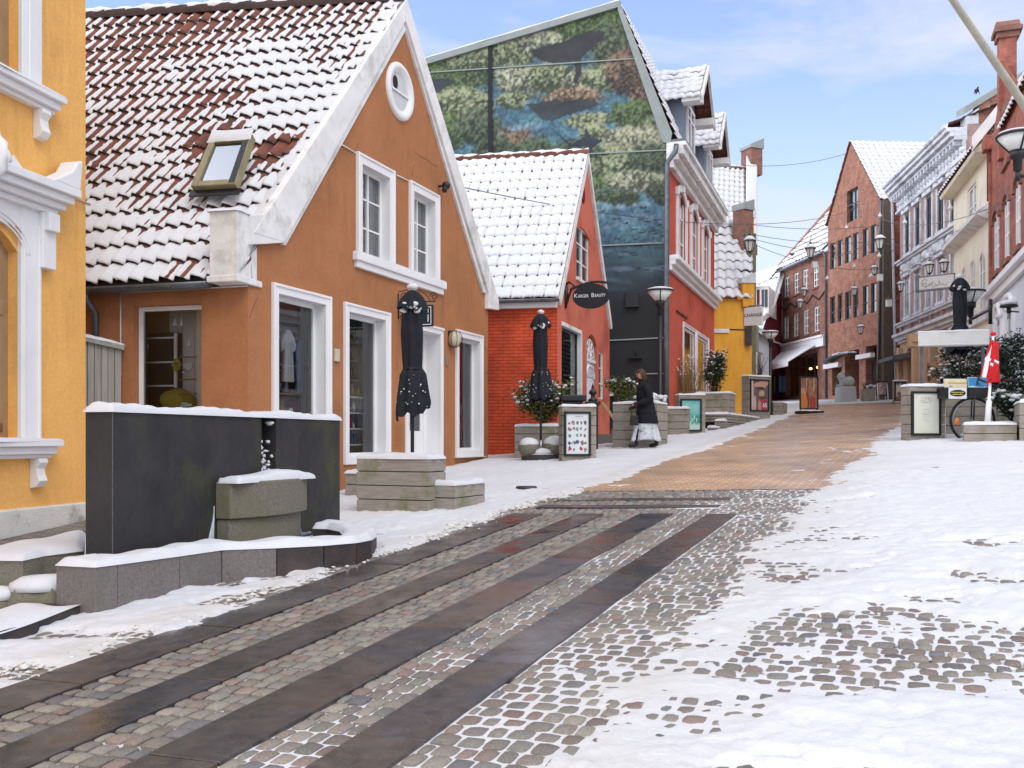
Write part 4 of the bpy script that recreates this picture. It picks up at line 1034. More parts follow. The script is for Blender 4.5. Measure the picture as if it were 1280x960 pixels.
# eave-side window: ladder ornament, bells, cushion, little cabinet
nw = -HE[4]-.18
def eu(px, py): return fe.pix(px, py, nw)
t = thing('hanging_ornament', 'driftwood ladder ornament with small white hearts hanging in the side window', 'ornament', fe.at(*eu(234, 450), nw))
mb = MB()
for py in (447, 475, 493):
    a = fe.at(*eu(224, py), nw); b = fe.at(*eu(246, py-1), nw); mb.tube([a, b], .012, 6)
mb.tube([fe.at(*eu(228, 395), nw), fe.at(*eu(228, 505), nw)], .003, 4); mb.tube([fe.at(*eu(243, 410), nw), fe.at(*eu(243, 494), nw)], .003, 4); mb.build('ladder', 'wood_shelf', t)
mb = MB(); u, z = eu(235, 457); mb.fbox(fe, u-.07, u+.07, z-.035, z+.035, nw-.01, nw+.01); mb.build('plaque', 'curtain', t)
for px, py, r in ((235.5, 462.5, .03), (231.5, 507, .05), (227, 509, .03), (237, 507, .03), (229, 466, .02)):
    mb = MB(); p = fe.at(*eu(px, py), nw); mb.blob(p-fe.u*r*.5+V3(0, 0, r*.3), r*.7, r*.4, r*.6, 8, 5, jit=0); mb.blob(p+fe.u*r*.5+V3(0, 0, r*.3), r*.7, r*.4, r*.6, 8, 5, jit=0); mb.lathe([(0, -r), (r*.6, -.1*r), (r*.85, .35*r)], p, 8); mb.build('heart', 'white', t)
for i, (px, py, lab) in enumerate(((218.5, 405, 'left of the two white bells hanging in the side window'), (227, 405, 'right of the two white bells hanging in the side window'), (237, 430, 'single white bell on a long string in the side window'))):
    mb = MB(); p = fe.at(*eu(px, py), nw); mb.lathe([(.035, -.03), (.028, 0), (.012, .03), (.008, .07), (.002, .075)], p, 10); mb.tube([p+V3(0, 0, .07), p+V3(0, 0, .25)], .002, 4); tag(mb.build('bell', 'white'), lab, 'bell')
t = thing('display_cabinet', 'black cabinet with pale shelf edges at the left of the side window', 'cabinet', fe.at(*eu(198, 500), nw-.3))
mb = MB(); n0 = nw-.25; ua, ub = eu(186, 0)[0], eu(207, 0)[0]
mb.fbox(fe, ua-.3, ub, -.2, eu(0, 420)[1], n0-.3, n0); mb.build('cabinet_body', 'ink', t)
mb = MB()
for py in (420, 451, 481): z = eu(200, py)[1]; mb.fbox(fe, ua-.28, ub+.01, z-.012, z+.012, n0-.01, n0+.02)
mb.fbox(fe, ub-.02, ub+.02, eu(0, 487)[1], eu(0, 421)[1], n0-.01, n0+.022); mb.build('shelf_edge', 'white', t)
mb = MB(); p = fe.at(*eu(213, 500), nw-.18); mb.blob(p, .26, .16, .17, 12, 8, jit=.10); tag(mb.build('cushion', 'yellow_cloth'), 'mustard yellow knitted cushion in the side window', 'cushion')
mb = MB(); p = fe.at(*eu(213, 455), nw-.15)
for k in range(6):
    t_ = k/6*6.28; mb.blob(p+fe.u*(.05*math.cos(t_))+V3(0, 0, .06*math.sin(t_)), .035, .02, .035, 6, 4, jit=.2)
tag(mb.build('paper_flower', 'yellow_cloth'), 'yellow flower hanging beside the black cabinet in the side window', 'flower')
# ================================================================ YELLOW HOUSE (left edge)
p1 = P(107, 550, 12.7); p0 = p1-Vector((.212, 1, 0)).normalized()*9.5
fy = Fr(p0, p1); LY = fy.L
yh = thing('yellow_house', 'tall ochre yellow house with white stucco window surrounds at the left edge', 'house', (p1.x, p1.y, G(p1.x, p1.y)))
ua = fy.pix(-75, 0)[0]; ub = fy.pix(22, 0)[0]
zs = fy.pix(22, 553)[1]; zt = fy.pix(22, 298)[1]+.12
ub2 = fy.pix(23, 0)[0]; zs2 = fy.pix(20, 105)[1]
HL = (ua, ub, zs+.03, zt, .16, .28); HU = (ua, ub2, zs2+.03, 7.6, .16)
mb = MB(); wall(mb, fy, [(0, -1.6), (LY, -1.6), (LY, 9), (0, 9)], [HL, HU])
Z0, Z1 = -1.6, 9
a, b = fy.at(LY, 0), fy.at(LY, 0, -7); c, d = fy.at(0, 0, -7), fy.at(0, 0)
for q, r in ((a, b), (b, c), (c, d)): mb.poly([q+V3(0, 0, Z0), r+V3(0, 0, Z0), r+V3(0, 0, Z1), q+V3(0, 0, Z1)])
mb.poly([q+V3(0, 0, Z1) for q in (a, b, c, d)])
mb.build('wall', 'ochre', yh)
for h in (HL, HU):
    o = window(yh, fy, h, 2, 1, .10, .05, 'brown_frame', None, 'white', None, 'sides', 'glass_sky', zsplit=[.62] if h is HL else [.7])
    g = MB()
    if h is HL:
        zz = h[2]+(h[3]-h[2])*.62; g.fbox(fy, h[0]+.1, h[1]-.1, zz-.09, zz+.09, -.20, -.10)
    g.fbox(fy, h[1]-.19, h[1]-.10, h[2]+.1, h[3]-.1, -.175, -.115); g.fbox(fy, h[0]+.1, h[1]-.1, h[2]+.1, h[2]+.2, -.175, -.115); g.build('casement', 'brown_frame', o, bevel=.008)
# white architraves
wc = fy.pix(47, 0)[0]-ub
mb = MB()
zt2 = fy.pix(47, 262)[1]
mb.fbox(fy, ub, ub+wc, zs, zt2, -.01, .055); mb.fbox(fy, ua-wc, ua, zs, zt2, -.01, .055); mb.fbox(fy, ua, ub, zt, zt2, -.01, .05)
mb.fbox(fy, ub+wc-.07, ub+wc-.02, zs, zt2-.2, .05, .075); mb.fbox(fy, ub+.02, ub+.06, zs, zt-.25, .05, .07)
# arched mouldings over the lower window
um = (ua+ub)/2
for k, off in enumerate((.04, .09, .14)):
    w = (ub-ua)/2+off; pts = [fy.at(um+w*math.sin(t), zt-.30+(.30+off)*math.cos(t), .055) for t in np.linspace(-1.57, 1.57, 24)]
    mb.tube(pts, .016, 5)
mb.build('window_surround', 'white', yh, bevel=.008, seg=1)
mb = MB(); mb.fbox(fy, ub2, ub2+wc, zs2, 7.8, -.01, .055); mb.fbox(fy, ua-wc, ua, zs2, 7.8, -.01, .055); mb.fbox(fy, ub2+.10, ub2+.15, zs2, 7.8, .05, .072); mb.build('window_surround', 'white', yh, bevel=.008, seg=1)
# sills with scroll corbels
def sill(zc_, uend, name):
    s = MB(); u0 = ua-wc-.1
    s.fbox(fy, u0, uend, zc_-.05, zc_+.02, -.01, .22); s.fbox(fy, u0+.03, uend-.04, zc_-.14, zc_-.05, -.01, .16); s.fbox(fy, u0+.05, uend-.07, zc_-.19, zc_-.14, -.01, .10)
    o = s.build(name, 'white', yh, bevel=.01)
    cu = uend-.27
    c = MB(); prof = [(0, 0), (.13, 0), (.15, -.05), (.10, -.12), (.11, -.20), (.14, -.27), (.09, -.34), (0, -.36)]
    q = [[c.pt(fy.at(cu+s_, zc_-.19+z, n)) for n, z in prof] for s_ in (-.075, .075)]
    k = len(prof)
    for i in range(k): j = (i+1) % k; c.face((q[0][i], q[0][j], q[1][j], q[1][i]))
    c.face(q[0][::-1]); c.face(q[1]); c.build('corbel', 'white', o, bevel=.008)
    n = MB(); n.snowcap([fy.at(u0, zc_+.02, .22), fy.at(uend, zc_+.02, .22), fy.at(uend, zc_+.02, .05), fy.at(u0, zc_+.02, .05)], .03, seed=3); n.build('sill_snow', 'snow', o)
sill(zs, fy.pix(61, 0)[0], 'window_sill'); sill(zs2, fy.pix(65, 0)[0], 'window_sill')
# cornice over the lower window with acroteria
ue = fy.pix(72, 0)[0]; zc1 = fy.pix(66, 244)[1]
mb = MB(); u0 = ua-wc-.3
for k, (z0, z1, pr, ex) in enumerate(((0, .10, .34, 0), (-.09, 0, .28, .05), (-.17, -.09, .20, .10), (-.24, -.17, .13, .16))):
    mb.fbox(fy, u0+ex, ue-ex, zc1+z0-.04, zc1+z1-.04, -.01, pr)
mb.fbox(fy, ue-.42, ue-.18, zc1-.95, zc1-.28, -.01, .12); mb.fbox(fy, ue-.40, ue-.20, zc1-.5, zc1-.28, .11, .19)
o = mb.build('cornice', 'white', yh, bevel=.01)
c = MB()
c.prism(fy, [(ue-.52, zc1+.06), (ue-.0, zc1+.06), (ue+.02, zc1+.22), (ue+.04, zc1+.44), (ue-.06, zc1+.40), (ue-.16, zc1+.26), (ue-.34, zc1+.16)], .08, .33); c.build('acroterion', 'white', o, bevel=.02)
c = MB(); uc = fy.pix(1, 0)[0]
for k in range(9): t = k/8*math.pi; c.blob(fy.at(uc-.42+.30*math.cos(t), zc1+.04+.34*math.sin(t), .17), .075, .06, .09, 8, 5, jit=.2)
c.blob(fy.at(uc-.42, zc1+.1, .16), .26, .06, .28, 10, 6, jit=.12); c.prism(fy, [(uc-.15, zc1+.04), (uc+.18, zc1+.04), (uc+.05, zc1+.10), (uc-.08, zc1+.2)], .1, .24); c.build('crest', 'white', o)
mb = MB(); mb.tube([fy.at(*fy.pix(-30, 201), .05), fy.at(*fy.pix(108, 256), .05)], .018, 6); mb.build('conduit', 'beige', yh)
zp = fy.pix(100, 628)[1]
mb = MB(); mb.fbox(fy, 0, LY-.003, -1.7, zp, -.02, .05); mb.build('plinth', 'plinth', yh, bevel=.02)
# pavement strip of worn bricks at its foot
mb = MB(); q = [fy.at(0, 0, .06), fy.at(LY, 0, .06), fy.at(LY, 0, .75), fy.at(0, 0, .75)]
mb.slabpoly([(p.x, p.y) for p in q], lambda p: G(p[0], p[1])-.05, lambda p: G(p[0], p[1])+.085); mb.build('footway', brick('grey_footway', (.17, .15, .135, 1), (.12, .11, .10, 1), (.30, .29, .28, 1), .22, .11, .012), None)
tag(bpy.data.objects['footway'], kind='structure')
# fence between the two houses
fp0 = P(100, 550, 13.4); fp1 = P(151, 550, 13.75); ff = Fr(fp0, fp1)
fc = thing('wooden_fence', 'weathered grey board fence between the yellow and the orange house', 'fence', (fp0.x, fp0.y, G(fp0.x, fp0.y)))
n = 6
for k in range(n):
    a = ff.L*k/n; z1 = (HY-421)/F*13.4-.10*k/n*1.2; mb = MB(); mb.fbox(ff, a+.004, a+ff.L/n-.004, -1.5, z1, -.02, .02+.004*(k % 2)); mb.build('board', 'fence', fc)
mb = MB(); a, b = ff.at(-.05, (HY-419)/F*13.4, 0), ff.at(ff.L+.02, (HY-431)/F*13.7, 0)
mb.hexa([a+ff.n*.08-V3(0, 0, .07), b+ff.n*.08-V3(0, 0, .07), b-ff.n*.05-V3(0, 0, .07), a-ff.n*.05-V3(0, 0, .07), a+ff.n*.08, b+ff.n*.08, b-ff.n*.05+V3(0, 0, .02), a-ff.n*.05+V3(0, 0, .02)]); mb.build('cap_rail', 'fence', fc)
mb = MB(); mb.snowcap([a+ff.n*.08, b+ff.n*.08, b-ff.n*.05, a-ff.n*.05], .03, seed=2); mb.build('rail_snow', 'snow', fc)

# ================================================================ RED HOUSE (small)
Cc = Vector((1.02, 22.0, 0)); Dd = Vector((2.78, 27.9, 0)); fr_ = Fr(Cc, Dd); LR = fr_.L
Er = Vector((-.983, .18, 0)); fl = Fr(Cc+Er*6.5, Cc)
rh = thing('red_house', 'small coral red gabled house with a thick white snowy roof and an oval shop sign', 'house', (Cc.x, Cc.y, G(Cc.x, Cc.y)))
zev = fl.pix(690, 376)[1]; ua_, za_ = fr_.pix(733, 191); zer = fr_.pix(762, 408)[1]
HB = fr_.rect(702, 726, 410, 497)+(.11,); HDr = fr_.rect(733.5, 746, 418, 512)+(.10, .26); HN = fr_.rect(748.5, 754, 441, 499)+(.05,); HT = fr_.rect(720.5, 737, 286, 352)+(.07, .14)
mb = MB(); wall(mb, fr_, [(0, -1.2), (LR, -1.2), (LR, zer), (ua_, za_-.1), (0, zev+.1)], [HB, HDr, HN, HT]); mb.build('wall', 'red_stucco', rh)
mb = MB(); wall(mb, fl, [(0, -1.2), (fl.L, -1.2), (fl.L, zev), (0, zev)], [])
Cb, Db = Cc+Er*6.5, Dd+Er*6.5
mb.poly([Dd+V3(0, 0, -1.2), Db+V3(0, 0, -1.2), Db+V3(0, 0, zer), Dd+V3(0, 0, zer)]); mb.poly([Db+V3(0, 0, -1.2), Cb+V3(0, 0, -1.2), Cb+V3(0, 0, zev), Db+V3(0, 0, zer)])
o = mb.build('side_wall', 'red_paint', rh); o['label'] = 'painted brick side wall'
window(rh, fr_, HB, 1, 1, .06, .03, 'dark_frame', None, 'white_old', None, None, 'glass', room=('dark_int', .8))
mb = MB(); u0, u1, z0, z1 = HB[:4]; mb.fbox(fr_, u0-.01, u1+.01, z1-.05, z1+.04, -.12, .03); mb.fbox(fr_, u1-.05, u1+.04, z0, z1-.05, -.12, .03); mb.fbox(fr_, u0, u1, z0-.05, z0, -.10, .08); mb.build('window_trim', 'white_old', rh)
mb = MB()
for k in range(14): z = z0+(z1-z0)*(.06+.9*k/14); mb.fbox(fr_, u0+.08, u1-.08, z, z+.035, -.20, -.16)
mb.build('blind', 'zinc', rh)
window(rh, fr_, HN, 1, 3, .04, .03, 'white_old', None, 'white_old', None, None, 'glass_sky')
window(rh, fr_, HT, 2, 3, .05, .035, 'white_old', None, 'white_old', (.08, .06, .06), 'sides', 'glass_sky')
# door with carved fanlight
d = MB(); u0, u1, z0, z1 = HDr[:4]; n = -.09
d.fbox(fr_, u0, u1, z0, z1-.72, n-.03, n+.02); d.fbox(fr_, u0+.1, u1-.1, z0+.2, z0+.7, n+.02, n+.035); d.fbox(fr_, u0+.1, u1-.1, z0+.85, z1-.85, n+.02, n+.035)
do = d.build('door', 'stucco_white', rh, bevel=.006)
d = MB(); um = (u0+u1)/2; zb_ = z1-.72; d.fbox(fr_, u0, u1, zb_, zb_+.07, n, n+.06)
for t in np.linspace(.2, math.pi-.2, 7): d.tube([fr_.at(um, zb_+.07, n+.03), fr_.at(um+(u1-u0)*.46*math.cos(t), zb_+.07+.52*math.sin(t), n+.03)], .016, 5)
for r in (.22, .40): d.tube([fr_.at(um+r*(u1-u0)*1.05*math.cos(t), zb_+.07+r*1.3*math.sin(t), n+.03) for t in np.linspace(0, math.pi, 14)], .018, 5)
d.build('fanlight', 'white', do)
d = MB(); d.poly([fr_.at(u0, zb_, n-.01), fr_.at(u1, zb_, n-.01), fr_.at(u1, z1, n-.01), fr_.at(u0, z1, n-.01)]); d.build('pane', 'glass_sky', do)
# carved arch relief around the lower door panel
d = MB(); d.tube([fr_.at(um+(u1-u0)*.42*math.cos(t), zb_-.42+.32*math.sin(t), n+.04) for t in np.linspace(0, math.pi, 12)], .03, 6); d.build('carved_arch', 'white', do)
mb = MB(); uo, zo = fr_.pix(728.5, 243); pts = [(uo+.16*math.cos(t), zo+.22*math.sin(t)) for t in np.linspace(0, 2*math.pi, 20)[:-1]]; mb.prism(fr_, pts, -.01, .03); o = mb.build('vent', 'dark_red', rh, bevel=.01)
# roof
nL = fl.n; ov = .16
e1 = Cc+nL*ov+V3(0, 0, zev+.05)+fr_.n*.06; e0 = Cb+nL*ov+V3(0, 0, zev+.05); apx = fr_.at(ua_, za_, .06); apl = apx+Er*6.5+V3(0, 0, .0)
roof(rh, e0, e1, apx, apl, .25, 15, 'dots', seed=8, ST=10, SCc=6, aw=.012, lip=.026, snowh=.04)
eR = Dd-nL*ov+V3(0, 0, zer); roof(rh, eR, eR+Er*6.5, apl, apx, .25, 15, 'dots', seed=9, ST=5, SCc=3)
ridgecap(rh, apx, apl, .11, 'tile', 3)
mb = MB(); mb.prism(fr_, [(-.06, zev+.03), (.10, zev-.10), (ua_, za_-.24), (ua_, za_+.0)], -.02, .07); mb.prism(fr_, [(ua_, za_+.0), (ua_, za_-.24), (LR-.10, zer-.08), (LR+.05, zer-.08), (LR+.05, zer+.06)], -.02, .07); mb.build('bargeboard', 'white_old', rh, bevel=.01)
mb = MB(); mb.fbox(fl, 0, fl.L+.0, zev-.16, zev-.02, -.02, .10); mb.build('eave_board', 'white', rh, bevel=.01)
mb = MB(); rows = []
for q in (0, 1):
    c = (e0.lerp(e1, q))+nL*.05-V3(0, 0, .03); rows.append([mb.pt(c+nL*(.07*math.cos(a))+V3(0, 0, .07*math.sin(a))) for a in np.linspace(math.pi, 2*math.pi, 9)])
for k in range(8): mb.face((rows[0][k], rows[0][k+1], rows[1][k+1], rows[1][k]), 0, True)
mb.face(rows[1]); mb.build('gutter', 'zinc', rh, solid=.008)
# oval sign
sg = thing('oval_sign', 'black oval sign reading KARGER BEAUTY on a heavy iron bracket', 'sign', fr_.at(*fr_.pix(707, 370), 0))
uu, zz = fr_.pix(706, 368); b0 = fr_.at(uu, zz, .02); dn = fr_.n
mb = MB()
mb.tube([b0+V3(0, 0, .22), b0+V3(0, 0, .0), b0-V3(0, 0, .32)], [.05, .055, .03], 8)
mb.tube([b0-V3(0, 0, .28), b0+dn*.10+V3(0, 0, .02), b0+dn*.20+V3(0, 0, .20), b0+dn*.08+V3(0, 0, .28), b0+V3(0, 0, .22)], .03, 7)
arc = [b0+dn*(.10+.95*t)+V3(0, 0, .02+.24*math.sin(math.pi*(.1+.62*t))) for t in np.linspace(0, 1, 12)]
mb.tube(arc, [.03]*11+[.015], 7)
mb.tube([arc[4], arc[4]-V3(0, 0, .10)], .01, 5); mb.tube([arc[9], arc[9]-V3(0, 0, .10)], .01, 5)
mb.build('bracket', 'black_metal', sg)
so_ = b0+dn*.20; fsg = Fr(so_, so_+dn*1.0); cz = (HY-371)/F*so_.y; cu = .40
mb = MB(); pts = [(cu+.435*math.cos(t), cz+.29*math.sin(t)) for t in np.linspace(0, 2*math.pi, 41)[:-1]]; mb.prism(fsg, pts, -.025, .025); o = mb.build('sign_board', 'sign_dark', sg, bevel=.008)
mb = MB()
text(o, 'K', fsg.at(cu-.355, cz+.012, .027), .135, fsg, 'sign_white'); text(o, 'ARGER', fsg.at(cu-.178, cz+.002, .027), .100, fsg, 'sign_white', xs=.80)
text(o, 'B', fsg.at(cu+.045, cz+.012, .027), .135, fsg, 'sign_white'); text(o, 'EAUTY', fsg.at(cu+.215, cz+.002, .027), .100, fsg, 'sign_white', xs=.80)
# ================================================================ MURAL BUILDING
m0 = Vector((4.56, 28.5, 0)); m1 = Vector((7.70, 37.3, 0)); fm_ = Fr(m0, m1); LM = fm_.L
Em = Vector((-.983, .181, 0)); fw = Fr(m0+Em*9.4, m0); LW = fw.L      # the painted end wall, u=LW at the corner
mh = thing('mural_building', 'tall red building whose dark end wall carries a huge painted sea mural', 'building', (m0.x, m0.y, G(m0.x, m0.y)))
zcor = fm_.pix(838, 196)[1]
out = [(0, -1), (LW, -1), fw.pix(840.5, 168), fw.pix(775, 7), (0, fw.pix(530, 79)[1])]
out[2] = (LW, out[2][1]); uap2 = out[3][0]; out[4] = (0, out[3][1]+(fw.pix(530, 80)[1]-out[3][1])/(fw.pix(530, 80)[0]-uap2)*(0-uap2))
# painted sea life: colour laid on a fine grid of the wall itself
STP = .036
nu = int(LW/STP); zs_ = np.arange(-1, out[3][1]+.1, STP); us_ = np.linspace(0, LW, nu+1)
def murcol(u, z):
    # wall metres -> mural layout coordinates
    a = np.asarray(u); zz = np.asarray(z)
    ox = fw.o.x+fw.u.x*a; oy = fw.o.y+fw.u.y*a; px = CX+F*ox/oy; py = HY-F*zz/oy
    w1 = fbm(u*.55, z*.9, 40, 4); w2 = fbm(u*1.7, z*2.6, 41, 4); sp = fbm(u*10, z*10, 42, 2); sp2 = vn(u*17, z*17, 43); gx = np.clip(fbm(u*3.2, z*3.2, 48, 3), -1, 1)
    dep = np.clip((py-130)/210+.25*w1, 0, 1)
    blue = np.array([.035, .105, .17]); turq = np.array([.07, .20, .24]); night = np.array([.014, .017, .024]); lite = np.array([.20, .32, .38])
    k = np.clip(.5+1.1*w2, 0, 1)[..., None]; c = blue*(1-k)+turq*k
    st = sstep(.15, .55, fbm(u*1.2+z*.5, z*4.5, 44, 3))[..., None]*.55; c = c*(1-st)+lite*st
    top = sstep(150, 40, py)[..., None]; c = c*(1-top*.6)+np.array([.05, .085, .05])*top*.6
    mounds = [(560, 95, 60, 22, 0), (600, 75, 50, 18, 1), (575, 135, 40, 26, 1), (560, 165, 30, 22, 0), (600, 160, 28, 22, 2), (640, 65, 26, 20, 1), (680, 55, 40, 16, 3), (730, 35, 40, 22, 0), (765, 25, 30, 20, 0), (770, 60, 30, 34, 2),
              (650, 100, 34, 20, 3), (690, 95, 36, 20, 1), (725, 100, 28, 18, 3), (760, 95, 34, 20, 1), (785, 90, 26, 32, 4), (808, 120, 24, 34, 4), (715, 122, 38, 15, 5), (640, 125, 22, 10, 1), (645, 185, 34, 26, 4), (670, 190, 30, 22, 2), (620, 185, 26, 18, 2),
              (735, 152, 28, 11, 1), (745, 170, 22, 14, 1), (800, 145, 40, 20, 0), (825, 165, 26, 20, 1), (795, 180, 46, 20, 3), (770, 205, 50, 24, 1), (815, 205, 34, 26, 2), (760, 235, 46, 22, 0), (800, 225, 40, 16, 3), (720, 190, 34, 14, 2), (830, 240, 20, 14, 2)]
    cols = [((.10, .16, .05), (.024, .045, .018)), ((.26, .29, .15), (.045, .065, .035)), ((.085, .12, .065), (.02, .035, .022)), ((.34, .35, .22), (.07, .085, .055)), ((.19, .125, .075), (.035, .028, .022)), ((.30, .20, .11), (.055, .04, .03))]
    for mx, my, rx, ry, ci in mounds:
        q = np.sqrt(((px-mx+9*w2)/rx)**2+((py-my+7*w1)/ry)**2)
        mk = sstep(1.14, .84, q+.20*sp+.05*gx)[..., None]
        hl = np.clip(.40-(py-my)/ry*.62+.25*w2+.12*gx+.40*sp+.60*sp2, 0, 1)[..., None]
        A_, B_ = np.array(cols[ci][0]), np.array(cols[ci][1]); c = c*(1-mk)+(B_*(1-hl)+A_*hl)*mk
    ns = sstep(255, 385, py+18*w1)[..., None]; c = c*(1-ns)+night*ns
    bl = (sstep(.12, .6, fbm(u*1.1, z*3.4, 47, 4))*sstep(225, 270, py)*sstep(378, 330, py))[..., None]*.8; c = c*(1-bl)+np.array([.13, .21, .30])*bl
    def poly(P_):
        ins = np.zeros(px.shape, bool); n = len(P_)
        for i in range(n):
            x0, y0 = P_[i]; x1, y1 = P_[(i+1) % n]
            cr = ((y0 > py) != (y1 > py)) & (px < (x1-x0)*(py-y0)/((y1-y0) if y1 != y0 else 1e-9)+x0); ins ^= cr
        return ins
    whales = np.zeros(px.shape, bool)
    zz4 = lambda L: [(520+x*.2656, y*.2656) for x, y in L]
    for L, cc in ((zz4([(540, 238), (620, 212), (700, 193), (780, 155), (860, 142), (893, 148), (880, 185), (845, 215), (800, 250), (778, 275), (782, 345), (752, 395), (735, 388), (750, 340), (745, 288), (700, 297), (640, 298), (590, 285), (555, 265)]), (.030, .034, .038)),
                  (zz4([(690, 375), (705, 320), (735, 305), (740, 320), (715, 350)]), (.045, .06, .04)),
                  (zz4([(520, 492), (600, 480), (700, 476), (800, 466), (852, 480), (850, 500), (780, 522), (700, 545), (640, 572), (590, 562), (550, 522)]), (.034, .05, .062)),
                  (zz4([(735, 675), (780, 652), (795, 640), (797, 598), (826, 645), (885, 662), (840, 686), (818, 718), (800, 718), (806, 692), (760, 692), (728, 692), (715, 718), (718, 680), (662, 628), (688, 640), (718, 668)]), (.022, .034, .05)),
                  (zz4([(40, 378), (110, 368), (182, 376), (170, 396), (130, 416), (98, 442), (85, 422), (40, 428)]), (.024, .034, .038))):
        mk = poly(L); whales |= mk; f = np.clip(.85+.5*w2+.15*sp, .4, 1.5)[..., None]; c = np.where(mk[..., None], np.array(cc)*f, c)
    rr = random.Random(3)
    for k in range(54):
        fx, fy_ = (rr.uniform(752, 832), rr.uniform(243, 345)) if k < 42 else (rr.uniform(640, 800), rr.uniform(118, 190))
        s = rr.uniform(2.2, 5.5) if k < 42 else rr.uniform(1.2, 2.4)
        q = np.abs(px-fx)/s+((py-fy_+.12*(px-fx))/(s*.26))**2; c = np.where((q < 1)[..., None], np.array([.012, .02, .03]), c)
    ds = (sstep(330, 300, py)*~whales)[..., None]
    c = c*(1+(.55*np.clip(.5*sp+.9*sp2, -.75, .9))[..., None]*ds)
    c = c*.85+c.mean(-1, keepdims=True)*.15
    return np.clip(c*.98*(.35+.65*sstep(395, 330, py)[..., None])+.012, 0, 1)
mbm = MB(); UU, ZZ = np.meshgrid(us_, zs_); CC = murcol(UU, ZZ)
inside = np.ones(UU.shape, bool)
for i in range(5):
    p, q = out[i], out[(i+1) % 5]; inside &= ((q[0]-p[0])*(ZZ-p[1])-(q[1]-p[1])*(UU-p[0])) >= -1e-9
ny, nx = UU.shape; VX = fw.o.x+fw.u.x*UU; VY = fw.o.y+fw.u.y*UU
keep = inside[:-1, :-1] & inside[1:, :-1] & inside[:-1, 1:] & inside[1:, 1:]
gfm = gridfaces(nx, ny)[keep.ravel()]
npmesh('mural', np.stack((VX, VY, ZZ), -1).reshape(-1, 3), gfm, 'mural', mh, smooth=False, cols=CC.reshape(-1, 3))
mb = MB(); mb.prism(fw, out, -.12, -.02); mb.build('end_wall', 'dark_paint', mh)
# verges, seam and flashings of the end wall
mb = MB(); p, q, r = out[2], out[3], out[4]
def band(a, b, w, n0=-.2, n1=.10, dz=0): mb.prism(fw, [(a[0], a[1]-w*.35+dz), (b[0], b[1]-w*.35+dz), (b[0], b[1]+w*.65+dz), (a[0], a[1]+w*.65+dz)], n0, n1)
band(r, (q[0]-.0, q[1]), .20); mb.prism(fw, [(q[0]-.02, q[1]+.12), (q[0]-.06, q[1]-.16), (p[0]-.17, p[1]-.25), (p[0]+.04, p[1]-.30), (p[0]+.10, p[1])], -.2, .12)
o = mb.build('verge', 'copper_green', mh, bevel=.01)
mb = MB(); mb.snowcap([fw.at(r[0], r[1]+.13, .1), fw.at(q[0], q[1]+.13, .1), fw.at(q[0], q[1]+.13, -.2), fw.at(r[0], r[1]+.13, -.2)], .03, seed=6, n=30); mb.build('verge_snow', 'snow', o)
for (xa, ya, xb, yb) in ((531, 90.5, 799, 72.5), (733, 192, 834, 187), (748, 306.5, 829, 303), (760, 425, 829, 421.5), (795, 467, 829, 466)):
    mb = MB(); a, b = fw.pix(xa, ya), fw.pix(xb, yb); h = .035
    mb.prism(fw, [(a[0], a[1]-h), (b[0], b[1]-h), (b[0], b[1]), (a[0], a[1])], -.01, .035); mb.build('flashing', 'copper_green', mh)
mb = MB(); us1 = fw.pix(613, 120)[0]; mb.fbox(fw, us1-.06, us1+.06, fw.pix(613, 215)[1]-3, fw.pix(613, 56)[1], -.01, .05); mb.build('seam', 'dark_paint', mh)
mb = MB(); u, z = fw.pix(790, 374); mb.fbox(fw, u-.19, u+.19, z-.2, z+.2, -.01, .09); mb.fbox(fw, u-.21, u+.21, z-.25, z-.2, -.01, .13); mb.build('vent_box', 'black_metal', mh, bevel=.01)
mb = MB(); u, z = fw.pix(794, 447); mb.fbox(fw, u-.2, u+.2, z-.03, z+.01, -.01, .16); mb.tube([fw.at(u+.02, z+.02, .05), fw.at(u+.02, z+.28, .05)], .012, 5); mb.build('tap_shelf', 'black_metal', mh)
ml = thing('mailbox', 'white letter box on the black wall beside the red house', 'letter box', fw.at(*fw.pix(763, 485), 0))
mb = MB(); u, z = fw.pix(763, 485); mb.fbox(fw, u-.13, u+.13, z-.24, z+.2, 0, .14); mb.prism(fw, [(u-.14, z+.2), (u+.14, z+.2), (u+.10, z+.25), (u-.10, z+.25)], 0, .16); mb.build('box', 'white_old', ml, bevel=.008)
# street facade
W_ = []
for (xl, xr, yt, yb) in ((846, 856.5, 243, 338), (863, 872, 262, 350), (877.5, 885.5, 281, 360)):
    W_.append(fm_.rect(xl, xr, yt, yb))
zt = sum(h[3] for h in W_)/3; zb_ = sum(h[2] for h in W_)/3
WH = [(h[0], h[1], zb_, zt, .07, .28) for h in W_]
SHP = [fm_.rect(854, 868.5, 412, 492), fm_.rect(871, 884.5, 426, 492)]
sz1 = max(h[3] for h in SHP); sz0 = G(5.5, 31)+.6
SH = [(h[0], h[1], sz0, sz1, .06) for h in SHP]
zmid1 = fm_.pix(836.5, 320)[1]; zmid0 = zmid1-.42
mb = MB(); wall(mb, fm_, [(0, -1), (LM, -1), (LM, zcor), (0, zcor)], WH+SH)
e2 = m1+Em*9.4; e3 = m0+Em*9.4
mb.poly([m1+V3(0, 0, -1), e2+V3(0, 0, -1), e2+V3(0, 0, zcor), m1+V3(0, 0, zcor)]); mb.poly([e2+V3(0, 0, -1), e3+V3(0, 0, -1), e3+V3(0, 0, zcor), e2+V3(0, 0, zcor)])
mb.build('facade', 'facade_red', mh)
